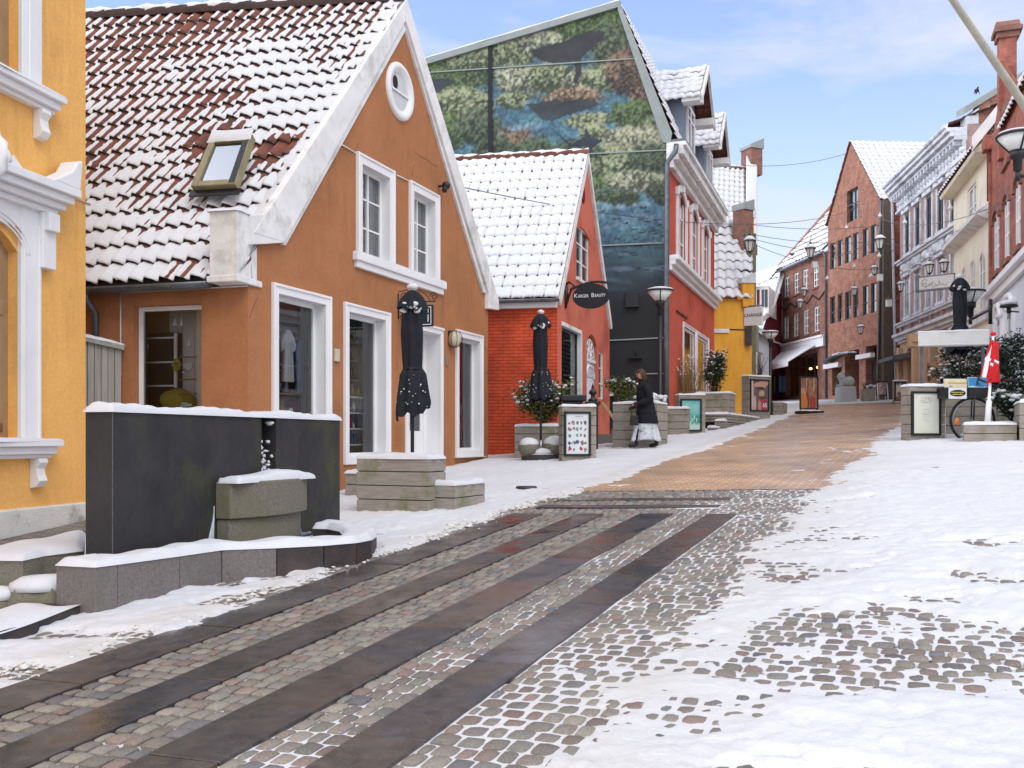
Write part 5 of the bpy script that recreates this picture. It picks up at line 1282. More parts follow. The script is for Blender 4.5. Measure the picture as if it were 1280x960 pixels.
for h in WH:
    o = window(mh, fm_, h, 2, 3, .08, .05, 'white', None, 'white', (.10, .10, .14), 'full', 'glass_sky')
    mb = MB(); w = .17; um = (h[0]+h[1])/2; hw = (h[1]-h[0])/2
    mb.fbox(fm_, h[0]-w, h[0], h[2], h[3]-.28, -.01, .06); mb.fbox(fm_, h[1], h[1]+w, h[2], h[3]-.28, -.01, .06)
    arc = [(um+(hw)*t, h[3]-.28*t*t) for t in np.linspace(-1, 1, 9)]; arc2 = [(um+(hw+w)*t, h[3]+.22-.36*t*t) for t in np.linspace(1, -1, 9)]
    for i in range(8): mb.prism(fm_, [arc[i], arc[i+1], arc2[7-i], arc2[8-i]], -.01, .06)
    mb.prism(fm_, [(um-.10, h[3]-.02), (um+.10, h[3]-.02), (um+.15, h[3]+.42), (um-.15, h[3]+.42)], -.01, .12); mb.fbox(fm_, h[0]-w-.06, h[0]-w+.1, h[3]-.28, h[3]-.05, -.01, .09); mb.fbox(fm_, h[1]+w-.1, h[1]+w+.06, h[3]-.28, h[3]-.05, -.01, .09)
    mb.build('window_surround', 'white', mh, bevel=.012)
for h in SH:
    window(mh, fm_, h, 1, 1, .09, .05, 'white', (.10, .03), 'white', None, None, 'glass_sky', room=('ochre_far', .12))
mb = MB()
for k, (dz0, dz1, pr) in enumerate(((0, .12, .30), (-.14, 0, .20), (-.30, -.14, .10))): mb.fbox(fm_, -.02, LM+.05, zmid1+dz0-.12, zmid1+dz1-.12, -.01, pr)
o = mb.build('string_course', 'white', mh, bevel=.015)
mb = MB(); mb.snowcap([fm_.at(0, zmid1, .30), fm_.at(LM, zmid1, .30), fm_.at(LM, zmid1, .02), fm_.at(0, zmid1, .02)], .03, seed=3, n=30); mb.build('course_snow', 'snow', o)
mb = MB()
for dz0, dz1, pr in ((-.22, .0, .16), (0, .16, .30), (.16, .40, .44), (.40, .52, .52)): mb.fbox(fm_, -.12, LM+.1, zcor+dz0-.2, zcor+dz1-.2, -.05, pr)
mb.build('cornice', 'white_old', mh, bevel=.015)
mb = MB(); mb.fbox(fm_, 1.15, 3.1, zmid0-1.06, zmid0-1.02, .0, .04); mb.build('sign_rail', 'black_metal', mh)
# steep street-side roof with two blue-grey dormers
zrf = out[3][1]; depthR = LW-uap2
a0 = fm_.at(-.05, zcor+.3, .25); a1 = fm_.at(LM, zcor+.3, .25); b0 = fw.at(uap2, zrf-.02, .05)+fm_.u*0; b1 = b0+fm_.u*LM
roof(mh, a0, a1, b1, b0, .26, 14, 'full', seed=12, ST=6, SCc=3, tilem='tile_dark')
c0 = fw.at(0, out[4][1], .05); roof(mh, c0+fm_.u*LM, c0, b0, b1, .4, 12, 'full', seed=13, ST=3, SCc=2, tilem='tile_dark')
mb = MB(); mb.fbox(fm_, -.1, LM+.05, zcor+.32, zcor+.40, -.05, .50); mb.build('eaves_gutter', 'zinc', mh)
def dormer(uc, wd, zb0, zw, zr_, nf, nback, nm):
    mb = MB()
    mb.poly([fm_.at(uc-wd/2, zb0, nf), fm_.at(uc+wd/2, zb0, nf), fm_.at(uc+wd/2, zw, nf), fm_.at(uc, zr_-.1, nf), fm_.at(uc-wd/2, zw, nf)])
    for s in (-1, 1): mb.poly([fm_.at(uc+s*wd/2, zb0, nf), fm_.at(uc+s*wd/2, zb0, nback), fm_.at(uc+s*wd/2, zw, nback), fm_.at(uc+s*wd/2, zw, nf)])
    o = mb.build('dormer', 'blue_grey', mh)
    h = (uc-wd*.32, uc+wd*.32, zb0+.3, zw-.15, .02)
    mb = MB(); fbx = lambda a, b, c, d, n0, n1: mb.fbox(fm_, a, b, c, d, nf+n0, nf+n1)
    fbx(h[0], h[0]+.12, h[2], h[3], .0, .07); fbx(h[1]-.12, h[1], h[2], h[3], 0, .07); fbx(h[0]+.12, h[1]-.12, h[2], h[2]+.12, 0, .066); fbx(h[0]+.12, h[1]-.12, h[3]-.12, h[3], 0, .066); fbx(uc-.06, uc+.06, h[2]+.12, h[3]-.12, 0, .062); fbx(h[0]+.12, h[1]-.12, h[2]+1.2, h[2]+1.27, 0, .058)
    mb.build('dormer_window', 'white', o)
    mb = MB(); mb.poly([fm_.at(h[0]+.1, h[2]+.1, nf+.03), fm_.at(h[1]-.1, h[2]+.1, nf+.03), fm_.at(h[1]-.1, h[3]-.1, nf+.03), fm_.at(h[0]+.1, h[3]-.1, nf+.03)]); mb.build('pane', 'glass_sky', o)
    # overhanging gabled roof
    ovh = .55; sw = .35; sl = (zr_-zw)/(wd/2)
    for s in (-1, 1):
        ea, eb = fm_.at(uc+s*(wd/2+sw), zw-sl*sw, nf+ovh), fm_.at(uc+s*(wd/2+sw), zw-sl*sw, nback)
        ra, rb = fm_.at(uc, zr_, nf+ovh), fm_.at(uc, zr_, nback)
        roof(o, ea, eb, rb, ra, .25, 6, 'full', name='dormer_roof', seed=20+s, ST=5, SCc=3, aw=.02, snowh=.06)
        mb = MB(); q = [(uc+s*(wd/2+sw), zw-sl*sw-.16), (uc, zr_-.16), (uc, zr_+.05), (uc+s*(wd/2+sw), zw-sl*sw+.05)]
        if s > 0: q = q[::-1]
        mb.prism(fm_, q, nf+ovh, nf+ovh+.08); mb.build('dormer_bargeboard', 'white_old', o)
    for a_, b_ in ((uc-wd/2-sw, uc-wd/2+.1), (uc+wd/2-.1, uc+wd/2+sw)): mb = MB(); mb.fbox(fm_, a_, b_, zw-.42, zw-.2, nf, nf+ovh+.05); mb.build('eave_return', 'white_old', o)
zd = zcor+.3
dormer(2.9, 2.2, zd, fm_.pix(856, 118)[1]-.25, fm_.pix(862, 90)[1]-.2, .12, -3.2, 'a')
dormer(7.0, 2.0, zd, zd+1.9, zd+3.0, .12, -3.0, 'b')
mb = MB(); c = fm_.at(-.14, 0, .18)
zz = lambda y: (HY-y)/F*28.4
mb.tube([V3(c.x+.05, c.y-.1, zz(183)), V3(c.x+.02, c.y-.12, zz(192)), V3(c.x-.22, c.y-.14, zz(206)), V3(c.x-.24, c.y-.14, zz(440)), V3(c.x-.24, c.y-.14, zz(530))], .075, 10); mb.build('downpipe', 'zinc', mh)
for y in (200, 288, 372, 460): pass

# ================================================================ buildings further up on the left
y0 = Vector((7.62, 37.75, 0)); y1 = Vector((9.31, 38.05, 0)); f2 = Fr(y0-Vector((3, .53, 0)), y1); sd2 = Vector((.215, .977, 0))
y2 = thing('yellow_shop', 'warm yellow plastered house end beyond the red mural building', 'house', (y1.x, y1.y, G(y1.x, y1.y)))
ze = f2.pix(925, 374)[1]
mb = MB(); wall(mb, f2, [(0, 0), (f2.L, 0), (f2.L, ze), (0, ze)]); f2b = Fr(y1, y1+sd2*6); wall(mb, f2b, [(0, 0), (6, 0), (6, ze), (3, ze+3.6), (0, ze)])
mb.build('wall', 'ochre_far', y2)
mb = MB(); u = f2.pix(891, 0)[0]; mb.fbox(f2, f2.pix(889, 0)[0], f2.pix(911, 0)[0], f2.pix(900, 416)[1], f2.pix(900, 411)[1], 0, .05); mb.build('ledge', 'white_old', y2)
mb = MB(); mb.fbox(f2, f2.pix(885, 0)[0], f2.L, f2.pix(920, 412)[1]-.02, f2.pix(920, 412)[1]+.02, 0, .02); mb.build('joint', 'wood_gap', y2)
Nf = f2.n
rA = f2.at(f2.L-.05, ze, .12); rB = f2.at(0, ze, .12); Bk = Vector((.232, .973, 0)); rC = rB+Bk*3.1+V3(0, 0, 3.7); rD = rA+Bk*3.1+V3(0, 0, 3.7)
roof(y2, rB, rA, rD, rC, .36, 9, 'full', seed=31, ST=8, SCc=4, aw=.05, lip=.08, snowh=.045)
mb = MB(); u0, u1 = f2.pix(917, 285)[0]+.1, f2.L+.08
mb.fbox(f2, f2.L-.42, f2.L+.05, ze-.3, ze+.62, -.4, .14); mb.build('kneeler', 'ochre_far', y2)
mb = MB(); mb.prism(f2, [(f2.L-.5, ze+.62), (f2.L+.1, ze+.62), (f2.L+.1, ze+1.05), (f2.L-.5, ze+.80)], -.45, .18); mb.build('kneeler_cap', 'stucco_white', y2)
mb = MB(); kk = rD-f2.u*.15; mb.T = None; fk = Fr(kk-f2.u*.34, kk+f2.u*.1); mb.fbox(fk, 0, .48, kk.z-.9, kk.z+.05, -.3, .3); mb.build('gable_top', 'ochre_far', y2)
mb = MB(); mb.prism(fk, [(-.05, kk.z+.05), (.53, kk.z+.05), (.53, kk.z+.45), (-.05, kk.z+.25)], -.36, .36); mb.build('gable_cap', 'stucco_white', y2)
# white-roofed higher house behind with brick chimney
h2 = thing('white_gable_house', 'higher snow-roofed house with a white parapet and brick chimney behind the yellow one', 'house', (10, 43, G(10, 43)))
f3 = Fr(P(876, 0, 42.2), P(939.5, 0, 43.2)); ze3 = f3.pix(910, 300)[1]; zr3 = (HY-207)/F*46
mb = MB(); f3b = Fr(f3.at(f3.L, 0), f3.at(f3.L, 0)+sd2*7.5)
wall(mb, f3b, [(0, 0), (7.5, 0), (7.5, ze3), (3.75, zr3+.3), (0, ze3)]); mb.poly([f3.at(0, 0), f3.at(f3.L, 0), f3.at(f3.L, ze3), f3.at(0, ze3)]); mb.build('wall', 'brick_p', h2)
ra, rb = f3.at(0, ze3, .1), f3.at(f3.L-.35, ze3, .1); rc, rd2 = rb+Bk*3.8+V3(0, 0, zr3-ze3), ra+Bk*3.8+V3(0, 0, zr3-ze3)
roof(h2, ra, rb, rc, rd2, .3, 14, 'dots', seed=33, ST=6, SCc=3, aw=.03, snowh=.05)
ridgecap(h2, rd2, rc, .13, 'tile', 2)
mb = MB(); q0 = f3.at(f3.L-.42, ze3-.6, .15); q1 = rc+f3.u*.0+V3(0, 0, .2)
w3 = f3.u*.62
mb.hexa([q0, q0+w3, q1+w3, q1, q0+V3(0, 0, .5), q0+w3+V3(0, 0, .5), q1+w3+V3(0, 0, .5), q1+V3(0, 0, .5)]); mb.build('parapet', 'brick_p', h2)
mb = MB(); mb.snowcap([q0+V3(0, 0, .5), q0+w3+V3(0, 0, .5), q1+w3+V3(0, 0, .5), q1+V3(0, 0, .5)], .1, seed=4); mb.build('parapet_snow', 'snow', h2)
mb = MB(); kk = q1+w3*.5; fk = Fr(kk-f3.u*.32, kk+f3.u*.32); mb.fbox(fk, 0, .64, kk.z-.5, kk.z+.75, -.4, .4); mb.build('chimney', 'brick_p', h2)
mb = MB(); mb.prism(fk, [(-.06, kk.z+.75), (.70, kk.z+.75), (.70, kk.z+1.25), (-.06, kk.z+.9)], -.45, .45); mb.build('chimney_cap', 'copper_green', h2)
# brick pier with timber in front of it
pr = thing('brick_pier', 'narrow brick parapet end with a mossy timber post above the yellow wall', 'pier', P(936, 374, 39.5))
fk = Fr(P(930, 0, 39.5), P(941.5, 0, 39.8)); mb = MB(); mb.fbox(fk, 0, fk.L, fk.pix(936, 345)[1], fk.pix(936, 262)[1], -.6, 0); mb.build('brickwork', 'brick_p', pr)
mb = MB(); mb.prism(fk, [(-.03, fk.pix(936, 262)[1]), (fk.L+.03, fk.pix(936, 262)[1]), (fk.L+.03, fk.pix(936, 248)[1]), (-.03, fk.pix(936, 255)[1])], -.65, .05); mb.build('coping', 'copper_green', pr)
mb = MB(); mb.fbox(fk, .02, fk.L-.04, G(9.4, 39.5)-.1, fk.pix(936, 292)[1], .02, .2); mb.build('post', 'oldpole', pr, bevel=.02)
# pale grey building with a small white roof
gh = thing('pale_grey_building', 'pale grey corner building seen between the yellow house and the wine red gable', 'building', (11, 46, G(11, 46)))
g0, g1 = P(932, 0, 44.0), P(962, 0, 48.5); fg = Fr(g0, g1); zg = fg.pix(940, 405)[1]
hg = fg.rect(946, 954, 440, 505)+(.12,)
mb = MB(); wall(mb, fg, [(0, 0), (fg.L, 0), (fg.L, zg), (0, zg)], [hg]); mb.build('wall', 'grey_wall', gh); window(gh, fg, hg, 1, 2, .08, .05, 'white', None, 'white', None, None, 'glass_sky')
mb = MB(); mb.fbox(fg, -.02, fg.pix(944, 0)[0], 0, fg.pix(938, 408)[1], 0, .10); mb.build('pilaster', 'white', gh)
ra, rb = fg.at(fg.pix(943, 0)[0], fg.pix(950, 421)[1], .2), fg.at(fg.L, fg.pix(950, 421)[1], .2)
roof(gh, ra, rb, rb-fg.n*2+V3(0, 0, 1.6), ra-fg.n*2+V3(0, 0, 1.6), .3, 5, 'full', seed=41, ST=4, SCc=2)
mb = MB(); mb.fbox(fg, fg.pix(936, 0)[0], fg.pix(939, 0)[0], fg.pix(938, 440)[1], fg.pix(938, 408)[1], .1, .35); mb.build('corbel', 'copper_green', gh)
# wine red gable house
wr = thing('wine_red_house', 'wine red house with a snowy slate roof and white dormer windows', 'house', (15, 57, G(15, 57)))
w0, w1 = P(945, 0, 55.0), P(978, 0, 60.3); fwr = Fr(w0, w1)
px_ = lambda a, b, n=0: fwr.pix(a, b, n)
mb = MB(); wall(mb, fwr, [(px_(945, 0)[0], 1), (fwr.L, 1), px_(977, 343), px_(966, 375), (px_(946, 0)[0], px_(954, 398)[1])]); mb.build('gable_wall', 'dark_red', wr)
mb = MB(); mb.fbox(fwr, px_(966, 0)[0], fwr.L, px_(970, 429)[1], px_(970, 427)[1], 0, .05); mb.build('stringcourse', 'white', wr)
mb = MB(); a, b = px_(944, 405), px_(963, 388); mb.prism(fwr, [(a[0], a[1]-.1), (b[0], b[1]-.1), (b[0], b[1]+.25), (a[0], a[1]+.25)], 0, .25); a, b = px_(963, 388), px_(978, 338); mb.prism(fwr, [(a[0], a[1]-.08), (b[0], b[1]-.08), (b[0], b[1]+.06), (a[0], a[1]+.06)], 0, .2); mb.build('verge', 'white', wr)
# steep roof plane running back behind the verge, with a white box dormer
ra = fwr.at(*px_(963, 388), .05); rb = fwr.at(*px_(978, 330), .05); bk = Vector((-.30, 1, 0)).normalized()*7
roof(wr, ra+bk, ra, rb, rb+bk, .35, 7, 'full', seed=44, ST=5, SCc=3, tilem='tile_dark', aw=.02)
fd = Fr(P(938.5, 0, 56.6), P(961, 0, 56.2)); zd0, zd1 = fd.pix(950, 393)[1], fd.pix(950, 358)[1]
mb = MB(); mb.fbox(fd, 0, fd.L, zd0, zd1, -3, 0); d_ = mb.build('dormer', 'white', wr)
ra, rb = fd.at(-.1, zd1-.2, .2), fd.at(fd.L+.1, zd1+.28, .2); 
roof(d_, ra, rb, fd.at(fd.L+.5, fd.pix(972, 327)[1], -1.6), fd.at(.3, fd.pix(942, 343)[1], -1.6), .35, 5, 'full', name='dormer_roof', seed=45, ST=5, SCc=3, snowh=.06)
for xl, xr, m_ in ((939.5, 943.5, 'glass_sky'), (946, 949.5, 'dark_red'), (952, 955, 'glass_sky'), (956, 959.5, 'glass_sky')):
    mb = MB(); h = fd.rect(xl, xr, 362, 384); mb.fbox(fd, h[0], h[1], h[2], h[3], 0, .03); mb.build('pane', m_ if m_ == 'dark_red' else 'dark_frame', d_)
# ================================================================ RIGHT SIDE OF THE STREET
def shell(mb, fr, depth, z0, z1, n=0):
    a, b = fr.at(0, 0, n), fr.at(fr.L, 0, n); c, d = fr.at(fr.L, 0, n-depth), fr.at(0, 0, n-depth)
    for q, r in ((b, c), (c, d), (d, a)): mb.poly([q+V3(0, 0, z0), r+V3(0, 0, z0), r+V3(0, 0, z1), q+V3(0, 0, z1)])
# ---- brick shop with an awning
ab0, ab1 = P(975, 0, 60.5), P(1035, 0, 53.85); fa = Fr(ab0, ab1)
ab = thing('awning_shop', 'plum brick shop with eight white windows and a snowy awning, far up the street', 'shop', (ab1.x, ab1.y, G(ab1.x, ab1.y)))
zae = fa.pix(1028, 316)[1]
u4 = [fa.rect(*q) for q in ((979.5, 986.5, 350, 372), (992, 998.5, 341, 368), (1003, 1010, 335, 364), (1016, 1023, 328, 357))]
l4 = [fa.rect(*q) for q in ((979.5, 986.5, 396, 424), (991.5, 998.5, 391, 421), (1004, 1010.8, 387, 418), (1017, 1024, 382, 414.5))]
zu0, zu1 = np.mean([h[2] for h in u4]), np.mean([h[3] for h in u4]); zl0, zl1 = np.mean([h[2] for h in l4]), np.mean([h[3] for h in l4])
HA = [(h[0], h[1], zu0, zu1, .1) for h in u4]+[(h[0], h[1], zl0, zl1, .1) for h in l4]
zsf = fa.pix(1022, 440)[1]; gA = G(16.5, 57)
hs = (fa.pix(982, 0)[0], fa.pix(1022, 0)[0], gA+.35, zsf, .35)
mb = MB(); wall(mb, fa, [(0, 0), (fa.L, 0), (fa.L, zae), (0, zae)], HA+[hs]); shell(mb, fa, 8, 0, zae); mb.build('wall', 'brick_p', ab)
for h in HA: window(ab, fa, h, 2, 3, .09, .05, 'white', None, 'brick_p', (.12, .08, .08), None, 'glass_sky')
o = window(ab, fa, hs, 4, 1, .10, .06, 'dark_frame', None, 'white', None, None, 'glass', zsplit=[.72], room=('warm_int', 2.5))
mb = MB()
for k in range(3): p = fa.at(hs[0]+(hs[1]-hs[0])*(.3+.22*k), zsf-.7, -1.0); mb.blob(p, .09, .09, .07, 8, 5, jit=0)
mb.build('ceiling_lamps', 'lit', o)['kind'] = 'stuff'
mb = MB(); mb.fbox(fa, -.05, fa.L-.15, zsf+.25, zsf+.75, 0, .22); mb.fbox(fa, -.05, fa.L-.1, zsf+.75, zsf+.86, 0, .32); mb.build('fascia', 'white', ab)
ra, rb = fa.at(0, zae, .25), fa.at(fa.L, zae, .25); zr_ = fa.pix(1032, 284)[1]+1.9
roof(ab, ra, rb, rb-fa.n*4+V3(0, 0, 4.6), ra-fa.n*4+V3(0, 0, 4.6)+fa.u*1.2, .4, 10, 'dots', seed=50, ST=5, SCc=3, aw=.05, lip=.08, tilem='tile')
mb = MB(); a, b = fa.at(0, zae-.1, .28), fa.at(fa.L, zae-.1, .28); mb.tube([a, b], .07, 6); mb.tube([b, b+V3(0, 0, -.3)-fa.n*.15, fa.at(fa.L-.05, gA, .1)], .06, 6); mb.build('gutter', 'zinc', ab)
mb = MB(); q = fa.at(0, zae-.2, .2); w = fa.u*.4; t = q-fa.n*4.2+V3(0, 0, 5.1)+fa.u*1.2
mb.hexa([q-w, q, t, t-w, q-w+V3(0, 0, .4), q+V3(0, 0, .4), t+V3(0, 0, .35), t-w+V3(0, 0, .35)]); mb.build('parapet', 'brick_o', ab)
# carved wave band of darker bricks between the two window rows
mb = MB(); zw = fa.pix(1000, 383)[1]
pts = [fa.at(fa.L*t, zw+.22+.38*abs(((t*4.2) % 1)*2-1)-.2, .02) for t in np.linspace(.02, .95, 60)]
mb.tube(pts, .045, 5); mb.build('zigzag_band', 'dark_int', ab)
aw = thing('shop_awning', 'white snowy sloping awning over the plum brick shop window', 'awning', fa.at(fa.L*.5, zsf, .3))
mb = MB(); a, b = fa.at(fa.pix(976, 0)[0]-.9, zsf+.25, .22), fa.at(fa.pix(1024, 0)[0], zsf+.35, .22)
c, d = b+fa.n*1.6-V3(0, 0, .95), a+fa.n*1.6-V3(0, 0, .95)
mb.hexa([a, b, c, d]+[p+V3(0, 0, .05) for p in (a, b, c, d)]); mb.hexa([d-V3(0, 0, .22), c-V3(0, 0, .22), c-V3(0, 0, .22)+fa.n*.03, d-V3(0, 0, .22)+fa.n*.03, d, c, c+fa.n*.03, d+fa.n*.03]); mb.build('cloth', 'awning', aw)
mb = MB(); mb.snowcap([d+V3(0, 0, .05), c+V3(0, 0, .05), b+V3(0, 0, .05), a+V3(0, 0, .05)], .09, seed=5); mb.build('awning_snow', 'snow', aw)
hl = thing('heat_lamp', 'glowing orange heat lamp under the left end of the snowy awning', 'lamp', fa.at(fa.pix(974, 0)[0], zsf-.8, .7))
mb = MB(); p = fa.at(fa.pix(976.5, 0)[0], zsf-1.15, .25); mb.tube([p-V3(0, 0, .12), p+V3(0, 0, .12)], .07, 8); mb.build('glowing_tube', 'lit', hl); mb = MB(); mb.fbox(fa, fa.pix(976.5, 0)[0]-.12, fa.pix(976.5, 0)[0]+.12, zsf-1.0, zsf-.94, 0, .4); mb.build('hood', 'black_metal', hl)
rk = thing('clothes_rack', 'rail of blue and dark clothes outside the awning shop', 'clothes rack', fa.at(fa.pix(995, 0)[0], gA, 1.0))
rr = random.Random(4); u0, u1 = fa.pix(982, 0)[0], fa.pix(999, 0)[0]
mb = MB(); z = gA+1.55
mb.tube([fa.at(u0, gA, 1), fa.at(u0, z, 1), fa.at(u1, z, 1), fa.at(u1, gA, 1)], .02, 5); mb.build('rail', 'black_metal', rk)
for i in range(9):
    u = u0+(u1-u0)*(i+.5)/9; mb = MB(); mb.prism(fa, [(u-.09, z-1.0-rr.uniform(0, .2)), (u+.09, z-1.0), (u+.06, z-.1), (u, z-.02), (u-.06, z-.1)], .78, 1.22); mb.build('hung_garment', rr.choice(['blue_goods', 'ink', 'coat', 'blue_goods', 'yellow_cloth']), rk, bevel=.02)
mn = thing('mannequin', 'dark coat on a stand under the awning beside the clothes rail', 'coat stand', fa.at(fa.pix(978, 0)[0], gA, 1.0))
mb = MB(); c = fa.at(fa.pix(977.5, 0)[0], gA, .9); mb.lathe([(.16, .45), (.22, .7), (.20, 1.1), (.24, 1.38), (.12, 1.5), (.06, 1.55)], c, 10); mb.build('coat', 'coat', mn); mb = MB(); mb.tube([c, c+V3(0, 0, .5)], .03, 6); mb.build('stand', 'black_metal', mn)

# ---- tall brick gable building
gb0, gb1 = P(1035, HY, 53.8), P(1100, HY, 48.0); fb = Fr(gb0, gb1)
gb = thing('brick_gable_building', 'tall orange brick building with a steep pointed gable and dark framed windows', 'building', (gb1.x, gb1.y, G(gb1.x, gb1.y)))
zg0 = fb.pix(1036, 284)[1]; zg1 = fb.pix(1099, 246)[1]; zge = (zg0+zg1)/2; uA, zA = fb.pix(1064, 177)
rows = []
for y0_, y1_, ym in ((281, 316, 1092), (353.5, 391, 1092)):
    zz1 = fb.pix(ym, y0_)[1]; zz0 = fb.pix(ym, y1_)[1]
    for xl, xr in ((1037.5, 1044), (1047, 1053), (1056.3, 1063.6), (1066.5, 1073), (1078.5, 1085.2), (1088.5, 1095.5)):
        rows.append((fb.pix(xl, 0)[0], fb.pix(xr, 0)[0], zz0, zz1, .10))
hb = fb.rect(1058.5, 1072.5, 236, 276)+(.18,)
gB = G(17.7, 50)
gr = [fb.rect(1040, 1052, 456, 497), fb.rect(1056, 1074, 438, 497), fb.rect(1082, 1096, 432, 497)]
GH = [(gr[0][0], gr[0][1], gB+.4, gr[0][3], .5), (gr[1][0], gr[1][1], gB+.05, gr[1][3], .9), (gr[2][0], gr[2][1], gB+.4, gr[2][3], .5)]
mb = MB(); wall(mb, fb, [(0, 0), (fb.L, 0), (fb.L, zge), (uA, zA), (0, zge)], rows+[hb]+GH)
sideU = Vector((.99, .06, 0)).normalized()*9
q = gb1; r = gb1+sideU; s = gb0+sideU
fside = Fr(gb1, gb1+sideU); 
mb.poly([r+V3(0, 0, 0), s+V3(0, 0, 0), s+V3(0, 0, zge), r+V3(0, 0, zge)]); mb.poly([s, gb0, gb0+V3(0, 0, zge), s+V3(0, 0, zge)])
mb.build('wall', 'brick_o', gb)
mb = MB(); us_x = fside.pix(1112.5, 0)[0]; wall(mb, fside, [(0, 0), (fside.L, 0), (fside.L, zge), (0, zge)], [(fside.pix(1113, 0)[0], fside.pix(1124, 0)[0], gB+.2, fside.pix(1118, 453)[1], .4)]); o = mb.build('side_wall', 'brick_r', gb)
mb = MB(); mb.fbox(fside, .02, us_x, 0, zge-.1, 0, .35); mb.build('pier', 'pier_brown', gb)
# lattice of projecting bricks on the side wall
mb = MB(); u0 = us_x+.05; u1 = u0+.9; k = 0
z = fside.pix(1118, 440)[1]
while z < zge-.3:
    u = u0+(.08 if k % 2 else 0)
    while u < u1: mb.fbox(fside, u, u+.07, z, z+.075, -.01, .045); u += .16
    z += .155; k += 1
mb.build('brick_lattice', 'brick_o', gb)['kind'] = 'stuff'
o = window(gb, fside, (fside.pix(1113, 0)[0], fside.pix(1124, 0)[0], gB+.2, fside.pix(1118, 453)[1], .4), 2, 1, .05, .05, 'dark_frame', None, 'white', None, None, 'glass_sky', room=('dark_int', 1))
mb = MB(); u, z = fside.pix(1117.5, 468); mb.fbox(fside, u-.12, u+.12, z-.16, z+.16, -.39, -.38); mb.build('notice', 'sign_white', o)
for h in rows+[hb]: window(gb, fb, h, 2 if h is hb else 1, 1, .06, .05, 'dark_frame', None, 'brick_o', None, 'half' if h is hb else ('full' if h[2] > 6.5 else 'low'), 'glass_sky', zsplit=[.42])
mb = MB(); u0_, u1_ = hb[0], hb[1]
mb.fbox(fb, u0_, u1_, hb[2]+.85, hb[2]+.9, -.05, .0); mb.build('balcony_rail', 'dark_frame', gb)
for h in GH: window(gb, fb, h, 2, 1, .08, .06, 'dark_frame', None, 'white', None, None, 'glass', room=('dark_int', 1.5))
for xl, xr, y in ((1034, 1053, 459), (1075, 1094, 447)):
    mb = MB(); h = fb.rect(xl, xr, y-4.5, y+1); mb.fbox(fb, h[0], h[1], h[2], h[3], .02, .25); mb.build('shop_sign', 'sign_white', gb)
mb = MB(); a, b = fb.pix(1039, 0)[0], fb.pix(1071, 0)[0]; zc_ = fb.pix(1056, 450)[1]
arc = [fb.at(a+(b-a)*t, zc_-.1+.34*math.sin(math.pi*(.08+.62*t)), 0) for t in np.linspace(0, 1, 12)]
for i in range(11):
    p, q = arc[i], arc[i+1]; mb.hexa([p+fb.n*.5, q+fb.n*.5, q, p, p+fb.n*.5+V3(0, 0, .09), q+fb.n*.5+V3(0, 0, .09), q+V3(0, 0, .09), p+V3(0, 0, .09)])
o = mb.build('door_canopy', 'dark_frame', gb); mb = MB(); mb.snowcap([arc[4]+fb.n*.5+V3(0, 0, .1), arc[11]+fb.n*.5+V3(0, 0, .1), arc[11]+V3(0, 0, .1), arc[4]+V3(0, 0, .1)], .08); mb.build('canopy_snow', 'snow', o)
ra = fb.at(fb.L, zge-.05, .1)-fb.u*(-.12); rb = ra+sideU; pa = fb.at(uA, zA, .1); pb = pa+sideU
roof(gb, ra, rb, pb, pa, .32, 15, 'dots', seed=60, ST=6, SCc=4, aw=.03, lip=.05, snowh=.05)
ra2 = fb.at(0, zge-.05, .1)-fb.u*.12; roof(gb, ra2+sideU, ra2, pa, pb, .5, 10, 'full', seed=61, ST=3, SCc=2)
mb = MB(); mb.tube([fb.at(fb.L+.1, zge-.1, .0), fb.at(fb.L+.1, zge-.4, .0), fb.at(fb.L+.0, gB, .1)], .06, 6); mb.build('downpipe', 'zinc', gb)

# ---- grey-white stucco building
gw0, gw1 = P(1125, 0, 46.0), P(1207, 0, 37.0); fgw = Fr(gw0, gw1)
gw = thing('stucco_building', 'grey-white stucco building with ornate window bands and a deep moulded cornice', 'building', (gw1.x, gw1.y, G(gw1.x, gw1.y)))
gG = G(17.5, 41); zco = fgw.pix(1147, 237)[1]
pr_ = lambda x, y: fgw.pix(x, y)[1]
zU0, zU1 = pr_(1147.5, 308), pr_(1147.5, 258); zL0, zL1 = pr_(1147.5, 390), pr_(1147.5, 341)
xw = [(1131.5, 1138), (1144.3, 1151.3), (1158, 1166), (1172, 1181), (1188.5, 1198)]
HG = [(fgw.pix(a, 0)[0]+.06, fgw.pix(b, 0)[0]-.06, z0, z1, .06) for z0, z1 in ((zU0, zU1), (zL0, zL1)) for a, b in xw]
zgf = pr_(1147, 415)
dr = [(fgw.pix(a, 0)[0], fgw.pix(b, 0)[0], gG+.1, gG+2.6, .35) for a, b in ((1134, 1142.5), (1162, 1172))]
mb = MB(); wall(mb, fgw, [(0, zgf), (fgw.L, zgf), (fgw.L, zco+.9), (0, zco+.9)], HG); shell(mb, fgw, 8, 0, zco+.9); mb.build('wall', 'pinkwall', gw)
mb = MB(); wall(mb, fgw, [(0, 0), (fgw.L, 0), (fgw.L, zgf), (0, zgf)], dr); mb.build('ground_storey', 'beige', gw)
for h in dr: window(gw, fgw, h, 1, 1, .08, .05, 'dark_frame', None, 'white', None, None, 'glass', room=('dark_int', 1))
